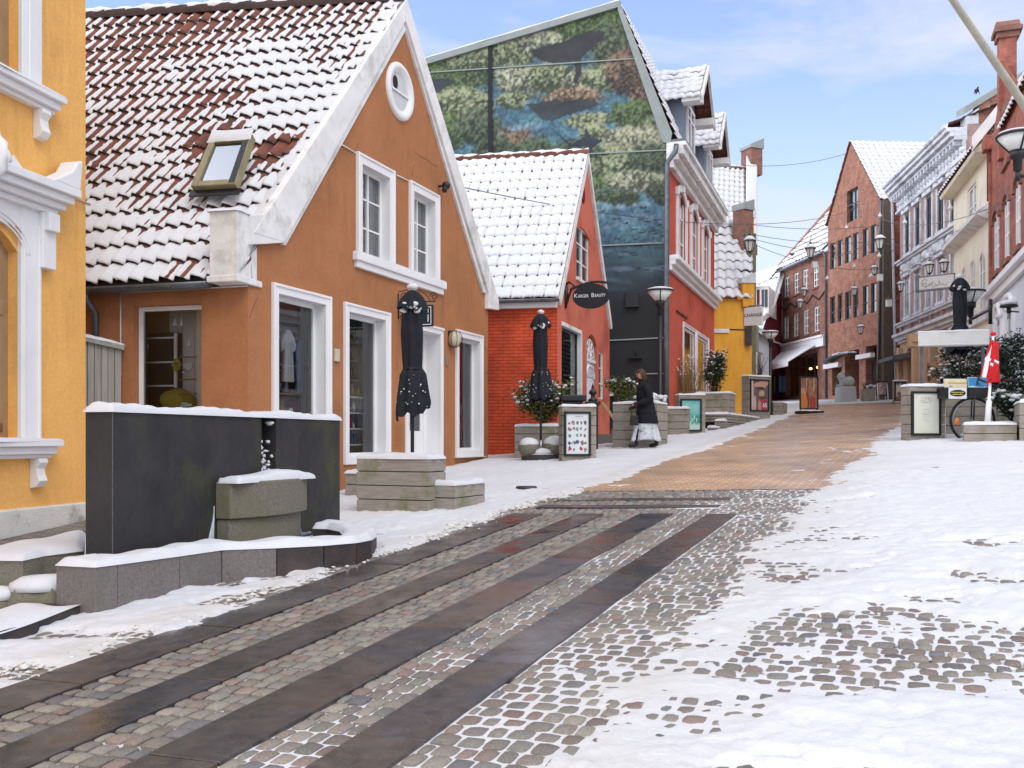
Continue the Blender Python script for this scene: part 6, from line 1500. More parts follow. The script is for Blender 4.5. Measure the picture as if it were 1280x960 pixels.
for i, h in enumerate(HG):
    window(gw, fgw, h, 2, 1, .06, .05, 'stucco_white' if i > 4 else 'dark_frame', None, 'stucco_white', (.12, .10, .14), None if i < 5 else 'low', 'glass_sky', zsplit=[.66])
    mb = MB(); w = .15
    mb.fbox(fgw, h[0]-w, h[0], h[2]-.12, h[3]+.1, -.01, .05); mb.fbox(fgw, h[1], h[1]+w, h[2]-.12, h[3]+.1, -.01, .05); mb.fbox(fgw, h[0]-w-.05, h[1]+w+.05, h[3]+.1, h[3]+.28, -.01, .16)
    if i < 5: mb.blob(fgw.at((h[0]+h[1])/2, h[3]+.34, .12), .2, .12, .16, 8, 5, jit=.15)
    else:
        um = (h[0]+h[1])/2; mb.prism(fgw, [(h[0]-w-.1, h[3]+.28), (h[1]+w+.1, h[3]+.28), (um, h[3]+.62)], -.01, .22)
    mb.build('window_surround', 'stucco_white', gw, bevel=.015)
def course(z, prof, name='string_course', m_='stucco_white'):
    mb = MB()
    for d0, d1, p in prof: mb.fbox(fgw, -.1, fgw.L+.05, z+d0, z+d1, -.01, p)
    return mb.build(name, m_, gw, bevel=.015)
zs1 = pr_(1147, 314); o = course(zs1, ((-.06, .0, .24), (-.16, -.06, .15)))
mb = MB(); mb.snowcap([fgw.at(-.1, zs1, .24), fgw.at(fgw.L, zs1, .24), fgw.at(fgw.L, zs1, .02), fgw.at(-.1, zs1, .02)], .03, n=30); mb.build('course_snow', 'snow', o)
# relief panels between the storeys
mb = MB()
for a, b in xw:
    u0_, u1_ = fgw.pix(a, 0)[0], fgw.pix(b, 0)[0]; zc_ = zs1-.5
    mb.fbox(fgw, u0_, u1_, zc_-.33, zc_+.33, -.01, .06)
    mb.blob(fgw.at((u0_+u1_)/2, zc_, .08), (u1_-u0_)*.33, .15, .24, 10, 6, jit=.12)
    for s in (-1, 1): mb.blob(fgw.at((u0_+u1_)/2+s*(u1_-u0_)*.36, zc_-.05, .08), .12, .12, .17, 8, 5, jit=.2)
mb.build('relief_band', 'stucco_white', gw)['kind'] = 'stuff'
zs2 = pr_(1147, 396); o = course(zs2, ((-.07, 0, .24), (-.18, -.07, .14)))
zs3 = pr_(1147, 411); course(zs3, ((-.12, .02, .36), (-.30, -.12, .22), (-.42, -.30, .10)), 'lower_cornice')
mb = MB()
for k in range(6): u = fgw.L*(k+.25)/6; mb.fbox(fgw, u, u+.2, zs3+.05, zs2-.2, -.01, .12)
mb.build('panel_pilaster', 'pinkwall', gw)['kind'] = 'stuff'
course(zco, ((.62, .78, .70), (.44, .62, .58), (.30, .44, .42), (-.35, .30, .12), (-.45, -.35, .2)), 'cornice')
mb = MB(); k = 0; u = 0
while u < fgw.L: mb.fbox(fgw, u, u+.16, zco+.12, zco+.30, .1, .40); mb.blob(fgw.at(u+.24, zco-.06, .13), .11, .09, .14, 6, 4, jit=.2); u += .42
mb.build('cornice_brackets', 'stucco_white', gw)['kind'] = 'stuff'
mb = MB(); mb.tube([fgw.at(-.1, zco+.84, .72), fgw.at(fgw.L, zco+.84, .72)], .08, 8); mb.tube([fgw.at(-.12, zco+.8, .70), fgw.at(-.22, zco+.2, .3), fgw.at(-.2, gG, .12)], .06, 6); mb.build('gutter', 'stucco_white', gw)
ra, rb = fgw.at(0, zco+.9, .6), fgw.at(fgw.L, zco+.9, .6)
roof(gw, ra, rb, rb-fgw.n*4+V3(0, 0, 1.6), ra-fgw.n*4+V3(0, 0, 1.6), .4, 8, 'full', seed=65, ST=4, SCc=2)
# brick end gable rising over the cornice at the near end
fge = Fr(fgw.at(fgw.L, 0), fgw.at(fgw.L, 0)+Vector((.97, .22, 0))*6)
mb = MB(); zt_ = zco+.8
mb.prism(fge, [(.55, zt_-.4), (5.5, zt_-.4), (5.5, zt_+3.9), (.55, zt_+1.0)], -.3, 0); mb.build('end_gable', 'brick_o', gw)
mb = MB(); mb.prism(fge, [(0, zt_-.5), (.55, zt_-.5), (.55, zt_+.75), (0, zt_+.35)], -.3, .02); mb.build('gable_foot', 'stucco_white', gw)
mb = MB(); mb.prism(fge, [(-.1, zt_+.45), (.55, zt_+.85), (5.5, zt_+3.9), (5.5, zt_+4.1), (-.1, zt_+.7)], -.4, .1); mb.build('coping', 'copper_green', gw)
# entrance canopy and stall
mb = MB(); h = fgw.rect(1119, 1143, 444, 452); mb.hexa([fgw.at(-.3, h[2], .9), fgw.at(2.2, h[2], .9), fgw.at(2.2, h[2]+.05, 0), fgw.at(-.3, h[2]+.05, 0), fgw.at(-.3, h[2]+.16, .9), fgw.at(2.2, h[2]+.16, .9), fgw.at(2.2, h[2]+.34, 0), fgw.at(-.3, h[2]+.34, 0)]); mb.build('canopy', 'zinc', gw)
mb = MB()
for xa in (1125.5, 1144, 1157): u = fgw.pix(xa, 0)[0]; mb.fbox(fgw, u, u+.35, gG-.1, gG+2.75, 0, .18)
mb.build('pilasters', 'beige', gw, bevel=.02)['kind'] = 'stuff'
ks = thing('market_stall', 'dark brown shelved kiosk box beside the beige entrance', 'kiosk', S(38, 4.6))
fk = Fr(P(1158, 0, 36.0), P(1182, 0, 35.0)); gk = G(15.5, 35.5)
mb = MB(); mb.fbox(fk, 0, fk.L, gk, fk.pix(1170, 452)[1], -1.0, -.05); mb.fbox(fk, .26, fk.L, gk, fk.pix(1170, 452)[1], -.05, 0); mb.fbox(fk, 0, .05, gk, fk.pix(1170, 452)[1], -.05, 0); mb.build('body', 'brown_frame', ks)
for k in range(3): mb = MB(); z = fk.pix(1160, 458+14*k)[1]; mb.fbox(fk, .05, .26, z-.03, z, -.05, 0); mb.build('shelf', 'wood_gap', ks)

# ---- cream building
cr0, cr1 = P(1192, 0, 36.2), P(1237.5, 0, 30.3); fcr = Fr(cr0, cr1)
cr = thing('cream_building', 'narrow cream plastered house with arched windows and a steep snow-edged eave', 'house', (cr1.x, cr1.y, G(cr1.x, cr1.y)))
gC = G(15.5, 33); zce = fcr.pix(1215, 214)[1]
zc0, zc1 = fcr.pix(1216, 282)[1], fcr.pix(1216, 232)[1]; zl0, zl1 = fcr.pix(1215.5, 400)[1], fcr.pix(1215.5, 325)[1]
HC = [fcr.rect(1210.5, 1222, 0, 9)[:2]+(zc0, zc1, .05)]+[(fcr.pix(a, 0)[0], fcr.pix(b, 0)[0], zl0, zl1, .05, .3) for a, b in ((1202, 1207.5), (1212.5, 1218.5), (1223.8, 1231))]
mb = MB(); wall(mb, fcr, [(0, 0), (fcr.L, 0), (fcr.L, zce), (0, zce)], HC); shell(mb, fcr, 7, 0, zce); mb.build('wall', 'cream', cr)
for i, h in enumerate(HC): window(cr, fcr, h, 2, 3 if i else 2, .07, .045, 'white', (.09, .03) if i == 0 else None, 'cream', (.12, .08, .08), 'sides', 'glass_sky')
mb = MB(); zk = fcr.pix(1215, 287)[1]; mb.hexa([fcr.at(-.1, zk-.05, .38), fcr.at(fcr.L-.1, zk-.05, .38), fcr.at(fcr.L-.1, zk-.22, 0), fcr.at(-.1, zk-.22, 0), fcr.at(-.1, zk+.04, .38), fcr.at(fcr.L-.1, zk+.04, .38), fcr.at(fcr.L-.1, zk+.28, 0), fcr.at(-.1, zk+.28, 0)]); o = mb.build('ledge_roof', 'white_old', cr)
mb = MB(); mb.snowcap([fcr.at(-.1, zk+.04, .38), fcr.at(fcr.L-.1, zk+.04, .38), fcr.at(fcr.L-.1, zk+.28, 0), fcr.at(-.1, zk+.28, 0)], .04, n=20); mb.build('ledge_snow', 'snow', o)
zk2 = fcr.pix(1215, 399)[1]; mb = MB(); mb.fbox(fcr, 0, fcr.L, zk2-.3, zk2-.05, -.01, .12); mb.fbox(fcr, 0, fcr.L, zk2-.05, zk2+.05, -.01, .2); mb.build('string_course', 'white_old', cr)
mb = MB(); mb.hexa([fcr.at(-.2, zce-.10, .42), fcr.at(fcr.L, zce-.10, .42), fcr.at(fcr.L, zce-.12, 0), fcr.at(-.2, zce-.12, 0), fcr.at(-.2, zce+.0, .46), fcr.at(fcr.L, zce+.0, .46), fcr.at(fcr.L, zce+.35, 0), fcr.at(-.2, zce+.35, 0)]); mb.build('eave', 'cream', cr)
roof(cr, fcr.at(-.2, zce+.02, .5), fcr.at(fcr.L, zce+.02, .5), fcr.at(fcr.L, zce+3.6, -2.5), fcr.at(-.2, zce+3.6, -2.5), .35, 9, 'red', seed=70, ST=5, SCc=3)
mb = MB(); a = fcr.at(fcr.L-.1, zce-.05, .5); b = fcr.at(fcr.L-.1, zce+3.75, -2.5); w = fcr.u*.22
mb.hexa([a, a+w, b+w, b, a+V3(0, 0, .45), a+w+V3(0, 0, .45), b+w+V3(0, 0, .45), b+V3(0, 0, .45)]); mb.build('parapet', 'white_old', cr)

# ---- red brick building at the right edge
rb0, rb1 = P(1237.5, 0, 30.1), Vector((14.66-.325*13, 30.1-.946*13, 0)); frb = Fr(rb0, rb1)
rbh = thing('red_brick_building', 'red brick gabled building with tall arched windows above a pale blue shop floor', 'building', (rb0.x, rb0.y, G(rb0.x, rb0.y)))
gR = G(13.5, 27); zst = frb.pix(1252, 357)[1]
zr0, zr1 = frb.pix(1246, 339)[1], frb.pix(1246, 265)[1]
HRs = [(frb.pix(a, 0)[0], frb.pix(b, 0)[0], zr0, zr1, .04, .26) for a, b in ((1242.6, 1249.3), (1255.6, 1262), (1269.3, 1276))]
du = HRs[2][0]-HRs[1][0]; HRs += [(HRs[2][0]+du*k, HRs[2][1]+du*k, zr0, zr1, .04, .26) for k in (1, 2)]
ht = frb.rect(1254.5, 1262.5, 140, 203)+(.04, .30)
zre = frb.pix(1240, 190)[1]
gp_ = [frb.pix(1240, 178), frb.pix(1255, 60), ]
ug = frb.pix(1256, 0)[0]; zgt = frb.pix(1256, 78)[1]
hsh = [frb.rect(a, b, c, d)+(.05, .25) for a, b, c, d in ((1246, 1252.5, 396, 470), (1258, 1268, 385, 470))]
mb = MB(); wall(mb, frb, [(0, zst), (frb.L, zst), (frb.L, zre), (0, zre)], HRs); wall(mb, frb, [(0, zre), (2*ug, zre), (ug, zgt)], [ht]); shell(mb, frb, 8, 0, zre); mb.build('wall', 'brick_r', rbh)
mb = MB(); wall(mb, frb, [(0, 0), (frb.L, 0), (frb.L, zst), (0, zst)], hsh); mb.build('shop_floor', 'grey_wall', rbh)
for h in HRs+[ht]:
    window(rbh, frb, h, 2, 1, .09, .07, 'white', None, 'brick_p', (.14, .08, .08), 'full', 'glass_sky', zsplit=[.4, .7])
    mb = MB(); um = (h[0]+h[1])/2; hw = (h[1]-h[0])/2+.04
    for k in range(10):
        a, b = math.pi*k/10, math.pi*(k+1)/10; q = []
        for r, t in ((0, a), (0, b), (.22, b), (.22, a)): q.append((um+(hw+r)*math.cos(t), h[3]-.26+(.30+r)*math.sin(t)))
        mb.prism(frb, q[::-1] if False else [q[0], q[3], q[2], q[1]], -.01, .07)
    mb.build('brick_arch', 'brick_p', rbh)
for h in hsh:
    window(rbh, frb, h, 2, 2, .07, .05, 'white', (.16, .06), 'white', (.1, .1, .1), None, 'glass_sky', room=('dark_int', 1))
    mb = MB(); um = (h[0]+h[1])/2; hw = (h[1]-h[0])/2+.16; mb.tube([frb.at(um+hw*math.cos(t), h[3]-.1+.42*math.sin(t), .05) for t in np.linspace(0, math.pi, 14)], .09, 6); mb.snowcap([frb.at(um-.3, h[3]+.35, .12), frb.at(um+.3, h[3]+.35, .12), frb.at(um+.3, h[3]+.35, 0), frb.at(um-.3, h[3]+.35, 0)], .05); mb.build('arch_surround', 'white', rbh)
mb = MB(); mb.fbox(frb, -.05, frb.L, zst-.28, zst-.05, -.01, .12); mb.fbox(frb, -.05, frb.L, zst-.05, zst+.10, -.01, .26); o = mb.build('string_course', 'white', rbh, bevel=.015)
mb = MB(); mb.snowcap([frb.at(0, zst+.1, .26), frb.at(frb.L, zst+.1, .26), frb.at(frb.L, zst+.1, .02), frb.at(0, zst+.1, .02)], .05, n=40); mb.build('course_snow', 'snow', o)
# gable shaft with cap, raised verges and the white roof behind
mb = MB(); zc_t = frb.pix(1258, 40)[1]; u0_, u1_ = frb.pix(1251.5, 0)[0], frb.pix(1258, 0)[0]
mb.fbox(frb, u0_+.1, u0_+.55, zgt-2.6, zc_t, -.32, .12); mb.build('shaft', 'brick_r', rbh)
mb = MB(); mb.fbox(frb, u0_+.03, u0_+.62, zc_t, zc_t+.16, -.39, .19); mb.fbox(frb, u0_-.04, u0_+.69, zc_t+.16, zc_t+.30, -.46, .26); mb.prism(frb, [(u0_-.04, zc_t+.30), (u0_+.69, zc_t+.30), (u0_+.5, zc_t+.5), (u0_+.15, zc_t+.5)], -.4, .2); mb.build('shaft_cap', 'brick_p', rbh, bevel=.02)
mb = MB()
for k in range(3): mb.fbox(frb, .05+.0*k, .30, zre-1.4+.0*k, zre+.25, 0, .10)
mb.fbox(frb, -.08, .42, zre+.1, zre+.55, -.3, .22); mb.prism(frb, [(.25, zst+.2), (.42, zst+.2), (.42, zre-.3), (.25, zre-.3)], -.01, .08); mb.build('corner_turret', 'brick_r', rbh, bevel=.02)
ra, rb_ = frb.at(2*ug-.2, zre-.2, .15), frb.at(frb.L, zre-.2, .15)
roof(rbh, frb.at(ug-.1, zre-.1, .1), frb.at(frb.L, zre-.1, .1), frb.at(frb.L, zre+5.4, -4.2), frb.at(ug-.1, zre+5.4, -4.2), .35, 12, 'full', seed=73, ST=5, SCc=3, snowh=.06)
# ================================================================ FOUNTAIN
def box_uv(mb, u0, u1, v0, v1, h0, h1, mat=0, base=None):
    q = [S(u0, v0), S(u0, v1), S(u1, v1), S(u1, v0)]
    zb = [p.z for p in q] if base is None else [base]*4
    mb.hexa([V3(p.x, p.y, z+h0) for p, z in zip(q, zb)]+[V3(p.x, p.y, (z if base is None else base)+h1) for p, z in zip(q, zb)], mat)
ft = thing('fountain', 'dark basalt slab fountain with a granite spout block and snow-capped granite basin rim', 'fountain', S(7.6, -6.4))
wa = P(140, 0, 7.62); wb = P(425, 0, 11.0); fwl = Fr(wa, wb); WL = fwl.L; wz1 = .235; wz0 = -1.35
ug0, ug1 = fwl.pix(327, 0)[0], fwl.pix(342, 0)[0]; gzt = fwl.pix(334, 527)[1]
mb = MB(); T_ = .26
mb.fbox(fwl, 0, ug0, wz0, wz1, -T_, 0); mb.fbox(fwl, ug1+.05, WL, wz0, wz1, -T_, 0); mb.fbox(fwl, ug0, ug1+.05, wz0, wz1-.03, -T_, -.16); mb.build('slab_wall', 'basalt', ft, bevel=.006)
mb = MB(); mb.fbox(fwl, .004, .009, wz0, wz1-.02, -.006, .0015); mb.build('corner_joint', 'granite', ft)
mb = MB(); mb.snowcap([fwl.at(-.01, wz1-.005, .015), fwl.at(WL+.01, wz1-.005, .015), fwl.at(WL+.01, wz1-.005, -T_), fwl.at(-.01, wz1-.005, -T_)], .055, n=70, m=8, over=.012, seed=4); mb.build('wall_snow', 'snow', ft)
rr = random.Random(8); mb = MB()
for k in range(30):
    z = -.36+.36*rr.random()**1.7; mb.blob(fwl.at(rr.uniform(ug0+.01, ug1+.03), z, -.05+rr.uniform(-.02, .02)), rr.uniform(.012, .034), .02, rr.uniform(.012, .03), 6, 4, jit=.4)
mb.blob(fwl.at(ug1-.02, wz1-.07, -.04), .05, .03, .02, 7, 4, jit=.3)
mb.build('groove_ice', 'snow', ft)['kind'] = 'stuff'
# spout: wide granite trough with a rounded front on a narrower foot
su0, su1 = fwl.pix(289, 0, .17)[0], fwl.pix(385, 0, .17)[0]; sz1 = fwl.pix(334, 603, .5)[1]; sz0 = fwl.pix(334, 650, .5)[1]; fz0 = -1.3
def bow(mb, u0, u1, z0, z1, n1, bulge, mat=0):
    pts = [(u0, 0)]; N = 10
    for k in range(N+1):
        t = k/N; pts.append((u0+(u1-u0)*t, n1+bulge*(1-(2*t-1)**2)))
    pts.append((u1, 0))
    a = [mb.pt(fwl.at(u, z1, n)) for u, n in pts]; b = [mb.pt(fwl.at(u, z0, n)) for u, n in pts]
    mb.face(a[::-1], mat); mb.face(b, mat); k = len(pts)
    for i in range(k): j = (i+1) % k; mb.face((a[i], a[j], b[j], b[i]), mat)
mb = MB(); bow(mb, su0, su1, sz0, sz1, .16, .15); mb.build('spout_block', 'granite_moss', ft, bevel=.012)
mb = MB(); bow(mb, su0+.02, su1-.07, fz0, sz0-.004, .13, .12); mb.build('spout_foot', 'granite_moss', ft, bevel=.01)
mb = MB(); mb.snowcap([fwl.at(su0-.01, sz1, .26), fwl.at(su1+.01, sz1, .26), fwl.at(su1, sz1, .02), fwl.at(su0, sz1, .02)], .07, seed=11); mb.build('spout_snow', 'snow', ft)
mb = MB()
for u_, sg_ in ((su0-.01, -1), (su1+.02, 1)):
    for k in range(9): f_ = k/8; mb.tube([fwl.at(u_+sg_*(.01+.02*f_), sz0+.12-.10*f_-.1*abs(math.sin(k*2)), .004), fwl.at(u_+sg_*(.03+.10*f_), sz0-.22-.06*f_, .006), fwl.at(u_+sg_*(.05+.24*f_), -.98, .01)], [.004, .010, .016], 5)
mb.build('frozen_splash', 'ice', ft)['kind'] = 'stuff'
# basin rim: granite kerb blocks following the photographed line
RZ = -.90
def rt(px, py): return P(px, py, -RZ*F/(py-HY))
rim_o = [rt(70, 705.5), rt(119, 708), rt(147, 704.5), rt(225, 694), rt(277, 686.5), rt(346, 684), rt(405, 681), rt(446, 677.5), rt(464, 674), rt(471, 669), rt(462, 662), rt(438, 658), rt(410, 657)]
H_ = .385
for _p in rim_o: _p.z = 0
c_in = Vector((-2.6, 9.4, 0))
def offs(P_, d):
    out = []
    for i, p in enumerate(P_):
        a = P_[max(i-1, 0)]; b = P_[min(i+1, len(P_)-1)]; t = (b-a); t.z = 0; t.normalize(); nrm = Vector((-t.y, t.x, 0)); out.append(p+nrm*d)
    return out
outer = rim_o[1:]; inner = offs(outer, .30); inner[0] = outer[0].lerp(rim_o[0], .62)+Vector((.14, .26, 0))
mats_ = ['granite', 'granite', 'granite', 'granite_dark', 'granite_dark', 'granite_dark', 'granite_dark', 'granite_dark', 'granite_dark', 'granite_dark', 'granite_dark']
pl_ = Vector(rim_o[0])
def block(pts, m_, nm='rim_block'):
    mb = MB(); mb.slabpoly([(p.x, p.y) for p in pts], lambda p: G(p[0], p[1])-.1, lambda p: RZ); return mb.build(nm, m_, ft, bevel=.006)
def snow_strip(o, i, h=.055):
    mb = MB(); L = []
    for k in range(len(o)): L.append((o[k], i[k]))
    ncs = 9
    def f(u, v):
        t = u*(len(o)-1); k = min(int(t), len(o)-2); w = t-k
        a = o[k].lerp(o[k+1], w); b = i[k].lerp(i[k+1], w); q = a.lerp(b, v*1.06-.03)
        e = min(v, 1-v)*2; e = min(e*2.2, 1); kk = math.sqrt(max(0, 1-(1-e)**2)); ee = min(min(u, 1-u)*len(o)*9, 1)
        return Vector((q.x, q.y, RZ+h*kk*(.4+.6*ee)*(1+.2*math.sin(q.x*9)+.14*math.sin(q.y*17+q.x*5))-(.008 if e < .01 else 0)))
    mb.grid(len(o)*8, ncs, f); return mb
block([pl_, outer[0], inner[0]] if False else [pl_, outer[0], outer[1], inner[1], inner[0]], 'granite')
st = outer[1:]; si = inner[1:]
for k in range(len(st)-1):
    t = (st[k+1]-st[k]).normalized()*.003
    block([st[k]+t, st[k+1]-t, si[k+1]-t, si[k]+t], mats_[min(k, len(mats_)-1)])
snow_strip([pl_]+outer, [inner[0]+Vector((-.02, .02, 0))]+inner).build('rim_snow', 'snow', ft)
# far side of the basin, left of the slab
kb = [rt(-60, 700), rt(28, 701), rt(56, 695), rt(103, 689), rt(106, 667), rt(50, 678), rt(-30, 693)]
for _p in kb: _p.z = 0
block(kb, 'granite_moss', 'rim_block')
mb = MB(); q = kb; cx_ = (kb[2]+kb[5])/2
def f(u, v):
    # radial cap
    a = u*7; i = int(a) % 7; w = a-int(a); e = q[i].lerp(q[(i+1) % 7], w); p = cx_.lerp(e, v*1.02)
    return Vector((p.x, p.y, RZ+.06*math.sqrt(max(0, 1-v**6))*(1+.15*math.sin(p.x*9+p.y*7))))
mb.grid(56, 10, f); mb.build('rim_snow', 'snow', ft)
mb = MB(); mb.slabpoly([(p.x, p.y) for p in [inner[0]]+inner[1:5]+[wb+Vector((0, 0, 0)), wa]], lambda p: G(p[0], p[1])-.1, lambda p: G(p[0], p[1])+.04); mb.build('basin_floor', 'basalt', ft)
mb = MB(); mb.slabpoly([(-4.1, 8.1), (-3.5, 8.35), (-3.2, 8.9), (-3.9, 9.6)], lambda p: G(p[0], p[1])-.1, lambda p: G(p[0], p[1])+.05); mb.build('basin_floor', 'basalt', ft)
bo = thing('boulder', 'mossy snow-capped stone between the two ends of the fountain rim', 'stone', gp(45, 762))
mb = MB(); c = gp(47, 768)+Vector((0, .12, 0)); mb.lathe([(.0, -.05), (.25, -.05), (.245, .10), (.20, .20), (.12, .235), (0, .24)], c, 14, wob=lambda a, j: 1+.12*math.sin(a*12.6+1)+.08*math.sin(a*31)); mb.build('stone', 'granite_moss', bo)
mb = MB(); mb.lathe([(.225, .17), (.215, .225), (.15, .265), (0, .275)], c, 16, wob=lambda a, j: 1+.12*math.sin(a*12.6+1)); mb.build('stone_snow', 'snow', bo)
bo = thing('boulder', 'mossy snow-capped stone at the very left edge below the fountain rim', 'stone', gp(-5, 765))
mb = MB(); c = gp(-8, 772)+Vector((0, .1, 0)); mb.lathe([(.0, -.05), (.2, -.05), (.19, .12), (.10, .18), (0, .2)], c, 12, wob=lambda a, j: 1+.14*math.sin(a*12.6)); mb.build('stone', 'granite_moss', bo); mb = MB(); mb.lathe([(.17, .13), (.16, .19), (0, .22)], c, 12); mb.build('stone_snow', 'snow', bo)
# granite kerb edge peeping out of the snow in front
kr = thing('kerb_stone', 'dark kerb edge peeping out of the snow at the lower left', 'kerb', gp(40, 792))
a = [gp(-60, 822), gp(0, 806), gp(50, 789), gp(104, 770)]; mb = MB()
for i in range(3):
    p, q = a[i], a[i+1]; t = (q-p).normalized(); w = Vector((-t.y, t.x, 0))*.5
    mb.hexa([p-V3(0, 0, .1), q-V3(0, 0, .1), q+w-V3(0, 0, .1), p+w-V3(0, 0, .1), p+V3(0, 0, .085), q+V3(0, 0, .075), q+w+V3(0, 0, .085), p+w+V3(0, 0, .095)])
mb.build('kerb', 'granite_dark', kr, bevel=.008)
mb = MB()
def f(u, v):
    t = u*3; i = min(int(t), 2); p = a[i].lerp(a[i+1], t-i); d = (a[i+1]-a[i]).normalized(); w = Vector((-d.y, d.x, 0)); p = p+w*(-.01+.6*v)
    return Vector((p.x, p.y, G(p.x, p.y)+.082+.05*math.sqrt(min(1, v*6))*min(1, (1-u)*6)+.012*math.sin(p.x*14)-.10*max(0, v-.6)/.4))
mb.grid(40, 10, f); mb.build('kerb_snow', 'snow', kr)

# ================================================================ WOODEN PLANTERS
def planter(u0, u1, v0, v1, h, label, rows=4, soil=True, name='planter', cap=.05, seed=1, group='grey plank planters along the street', z=None, snow=True, cat='planter', rot=None):
    c = S((u0+u1)/2, (v0+v1)/2)
    t = thing(name, label, cat, c, group)
    if rot is not None:
        L = (u1-u0)/2; W = (v1-v0)/2; ca, sa = math.cos(rot), math.sin(rot); X_ = Vector((ca, sa, 0)); Y_ = Vector((-sa, ca, 0))
        cor = lambda a, b: c+X_*a*W+Y_*b*L
    else:
        cor = lambda a, b: S((u0+u1)/2+b*(u1-u0)/2, (v0+v1)/2+a*(v1-v0)/2)
    zt = (cor(-1, -1).z+cor(1, -1).z)/2 if z is None else z
    zlo = min(cor(a, b).z for a in (-1, 1) for b in (-1, 1))-.06
    ztop = zt+h if z is None else z+h
    # four plank sides
    for (a0, b0, a1, b1) in ((-1, -1, 1, -1), (1, -1, 1, 1), (1, 1, -1, 1), (-1, 1, -1, -1)):
        p, q = cor(a0, b0), cor(a1, b1); d = (q-p); d.z = 0; d.normalize(); nn = Vector((d.y, -d.x, 0)); mb = MB(); rr = random.Random(seed+int(a0*3+b0))
        bh = h/rows
        for k in range(rows+2):
            z1 = ztop-bh*k; z0 = z1-bh+.012
            if z1 < zlo: break
            z0 = max(z0, zlo); o = rr.uniform(0, .004)
            mb.hexa([V3(*(p+nn*o).xy, z0), V3(*(q+nn*o).xy, z0), V3(*(q-nn*.035).xy, z0), V3(*(p-nn*.035).xy, z0), V3(*(p+nn*o).xy, z1), V3(*(q+nn*o).xy, z1), V3(*(q-nn*.035).xy, z1), V3(*(p-nn*.035).xy, z1)])
        mb.build('plank_side', 'planter', t, bevel=.004, seg=1)
    mb = MB(); s = .96; Q = [cor(-s, -s), cor(s, -s), cor(s, s), cor(-s, s)]
    mb.slabpoly([(p.x, p.y) for p in Q], zlo, ztop-.03); mb.build('core', 'wood_gap', t)
    if snow:
        mb = MB(); Q = [cor(-1.01, -1.01), cor(1.01, -1.01), cor(1.01, 1.01), cor(-1.01, 1.01)]; mb.snowcap([V3(p.x, p.y, ztop) for p in Q], cap, n=24, m=20, over=.014, seed=seed); mb.build('snow_cap', 'snow', t)
    t['ztop'] = ztop
    return t
planter(10.58, 11.05, -6.74, -5.72, .70, 'tall plank planter holding the front parasol, beside the brown shop', seed=1)
planter(10.76, 11.62, -5.80, -5.44, .345, 'low plank bench box attached to the right of the front parasol planter', 2, seed=2, name='planter_bench', cat='bench box')
planter(12.4, 13.5, -8.1, -7.3, .36, 'low plank box half hidden behind the right end of the fountain', 2, seed=3)
planter(19.0, 19.9, -8.2, -7.28, .70, 'plank planter with a snowy bush in front of the red house wall', 4, seed=4)
planter(21.4, 22.3, -6.80, -5.76, 1.03, 'tall plank planter behind the walking person', 5, seed=5)
# right side group
planter(20.1, 21.0, .44, 1.32, .36, 'low plank planter carrying the small white flagpole', 2, seed=6)
planter(20.0, 21.4, 1.36, 3.2, .72, 'taller plank planter at the right edge beside the flag', 3, seed=7)
planter(22.6, 23.5, .15, 1.75, .78, 'plank planter behind the bicycle wheel', 4, seed=8)
# terrace of stepped planters by the red mural building
planter(29.4, 30.4, -6.75, -5.72, .65, 'upper plank planter with reeds beside the red shop windows', 3, seed=9, z=.76)
planter(28.2, 31.0, -5.90, -5.62, .16, 'snow-edged plank step along the terrace left of the street', 3, seed=10, z=.40)
planter(27.6, 29.4, -5.98, -5.75, .14, 'lowest plank step of the terrace by the teal poster board', 2, seed=11, z=.22)
planter(28.6, 35.2, -7.1, -5.60, .08, 'long level plank terrace under the lingerie poster', 1, seed=12, z=.68)
planter(37.4, 38.6, -5.75, -5.3, .50, 'small plank box right of the lingerie poster', 3, seed=13, snow=False)
planter(26.0, 27.6, -6.9, -6.15, .75, 'plank planter in front of the dark corner of the mural building', 4, seed=14)

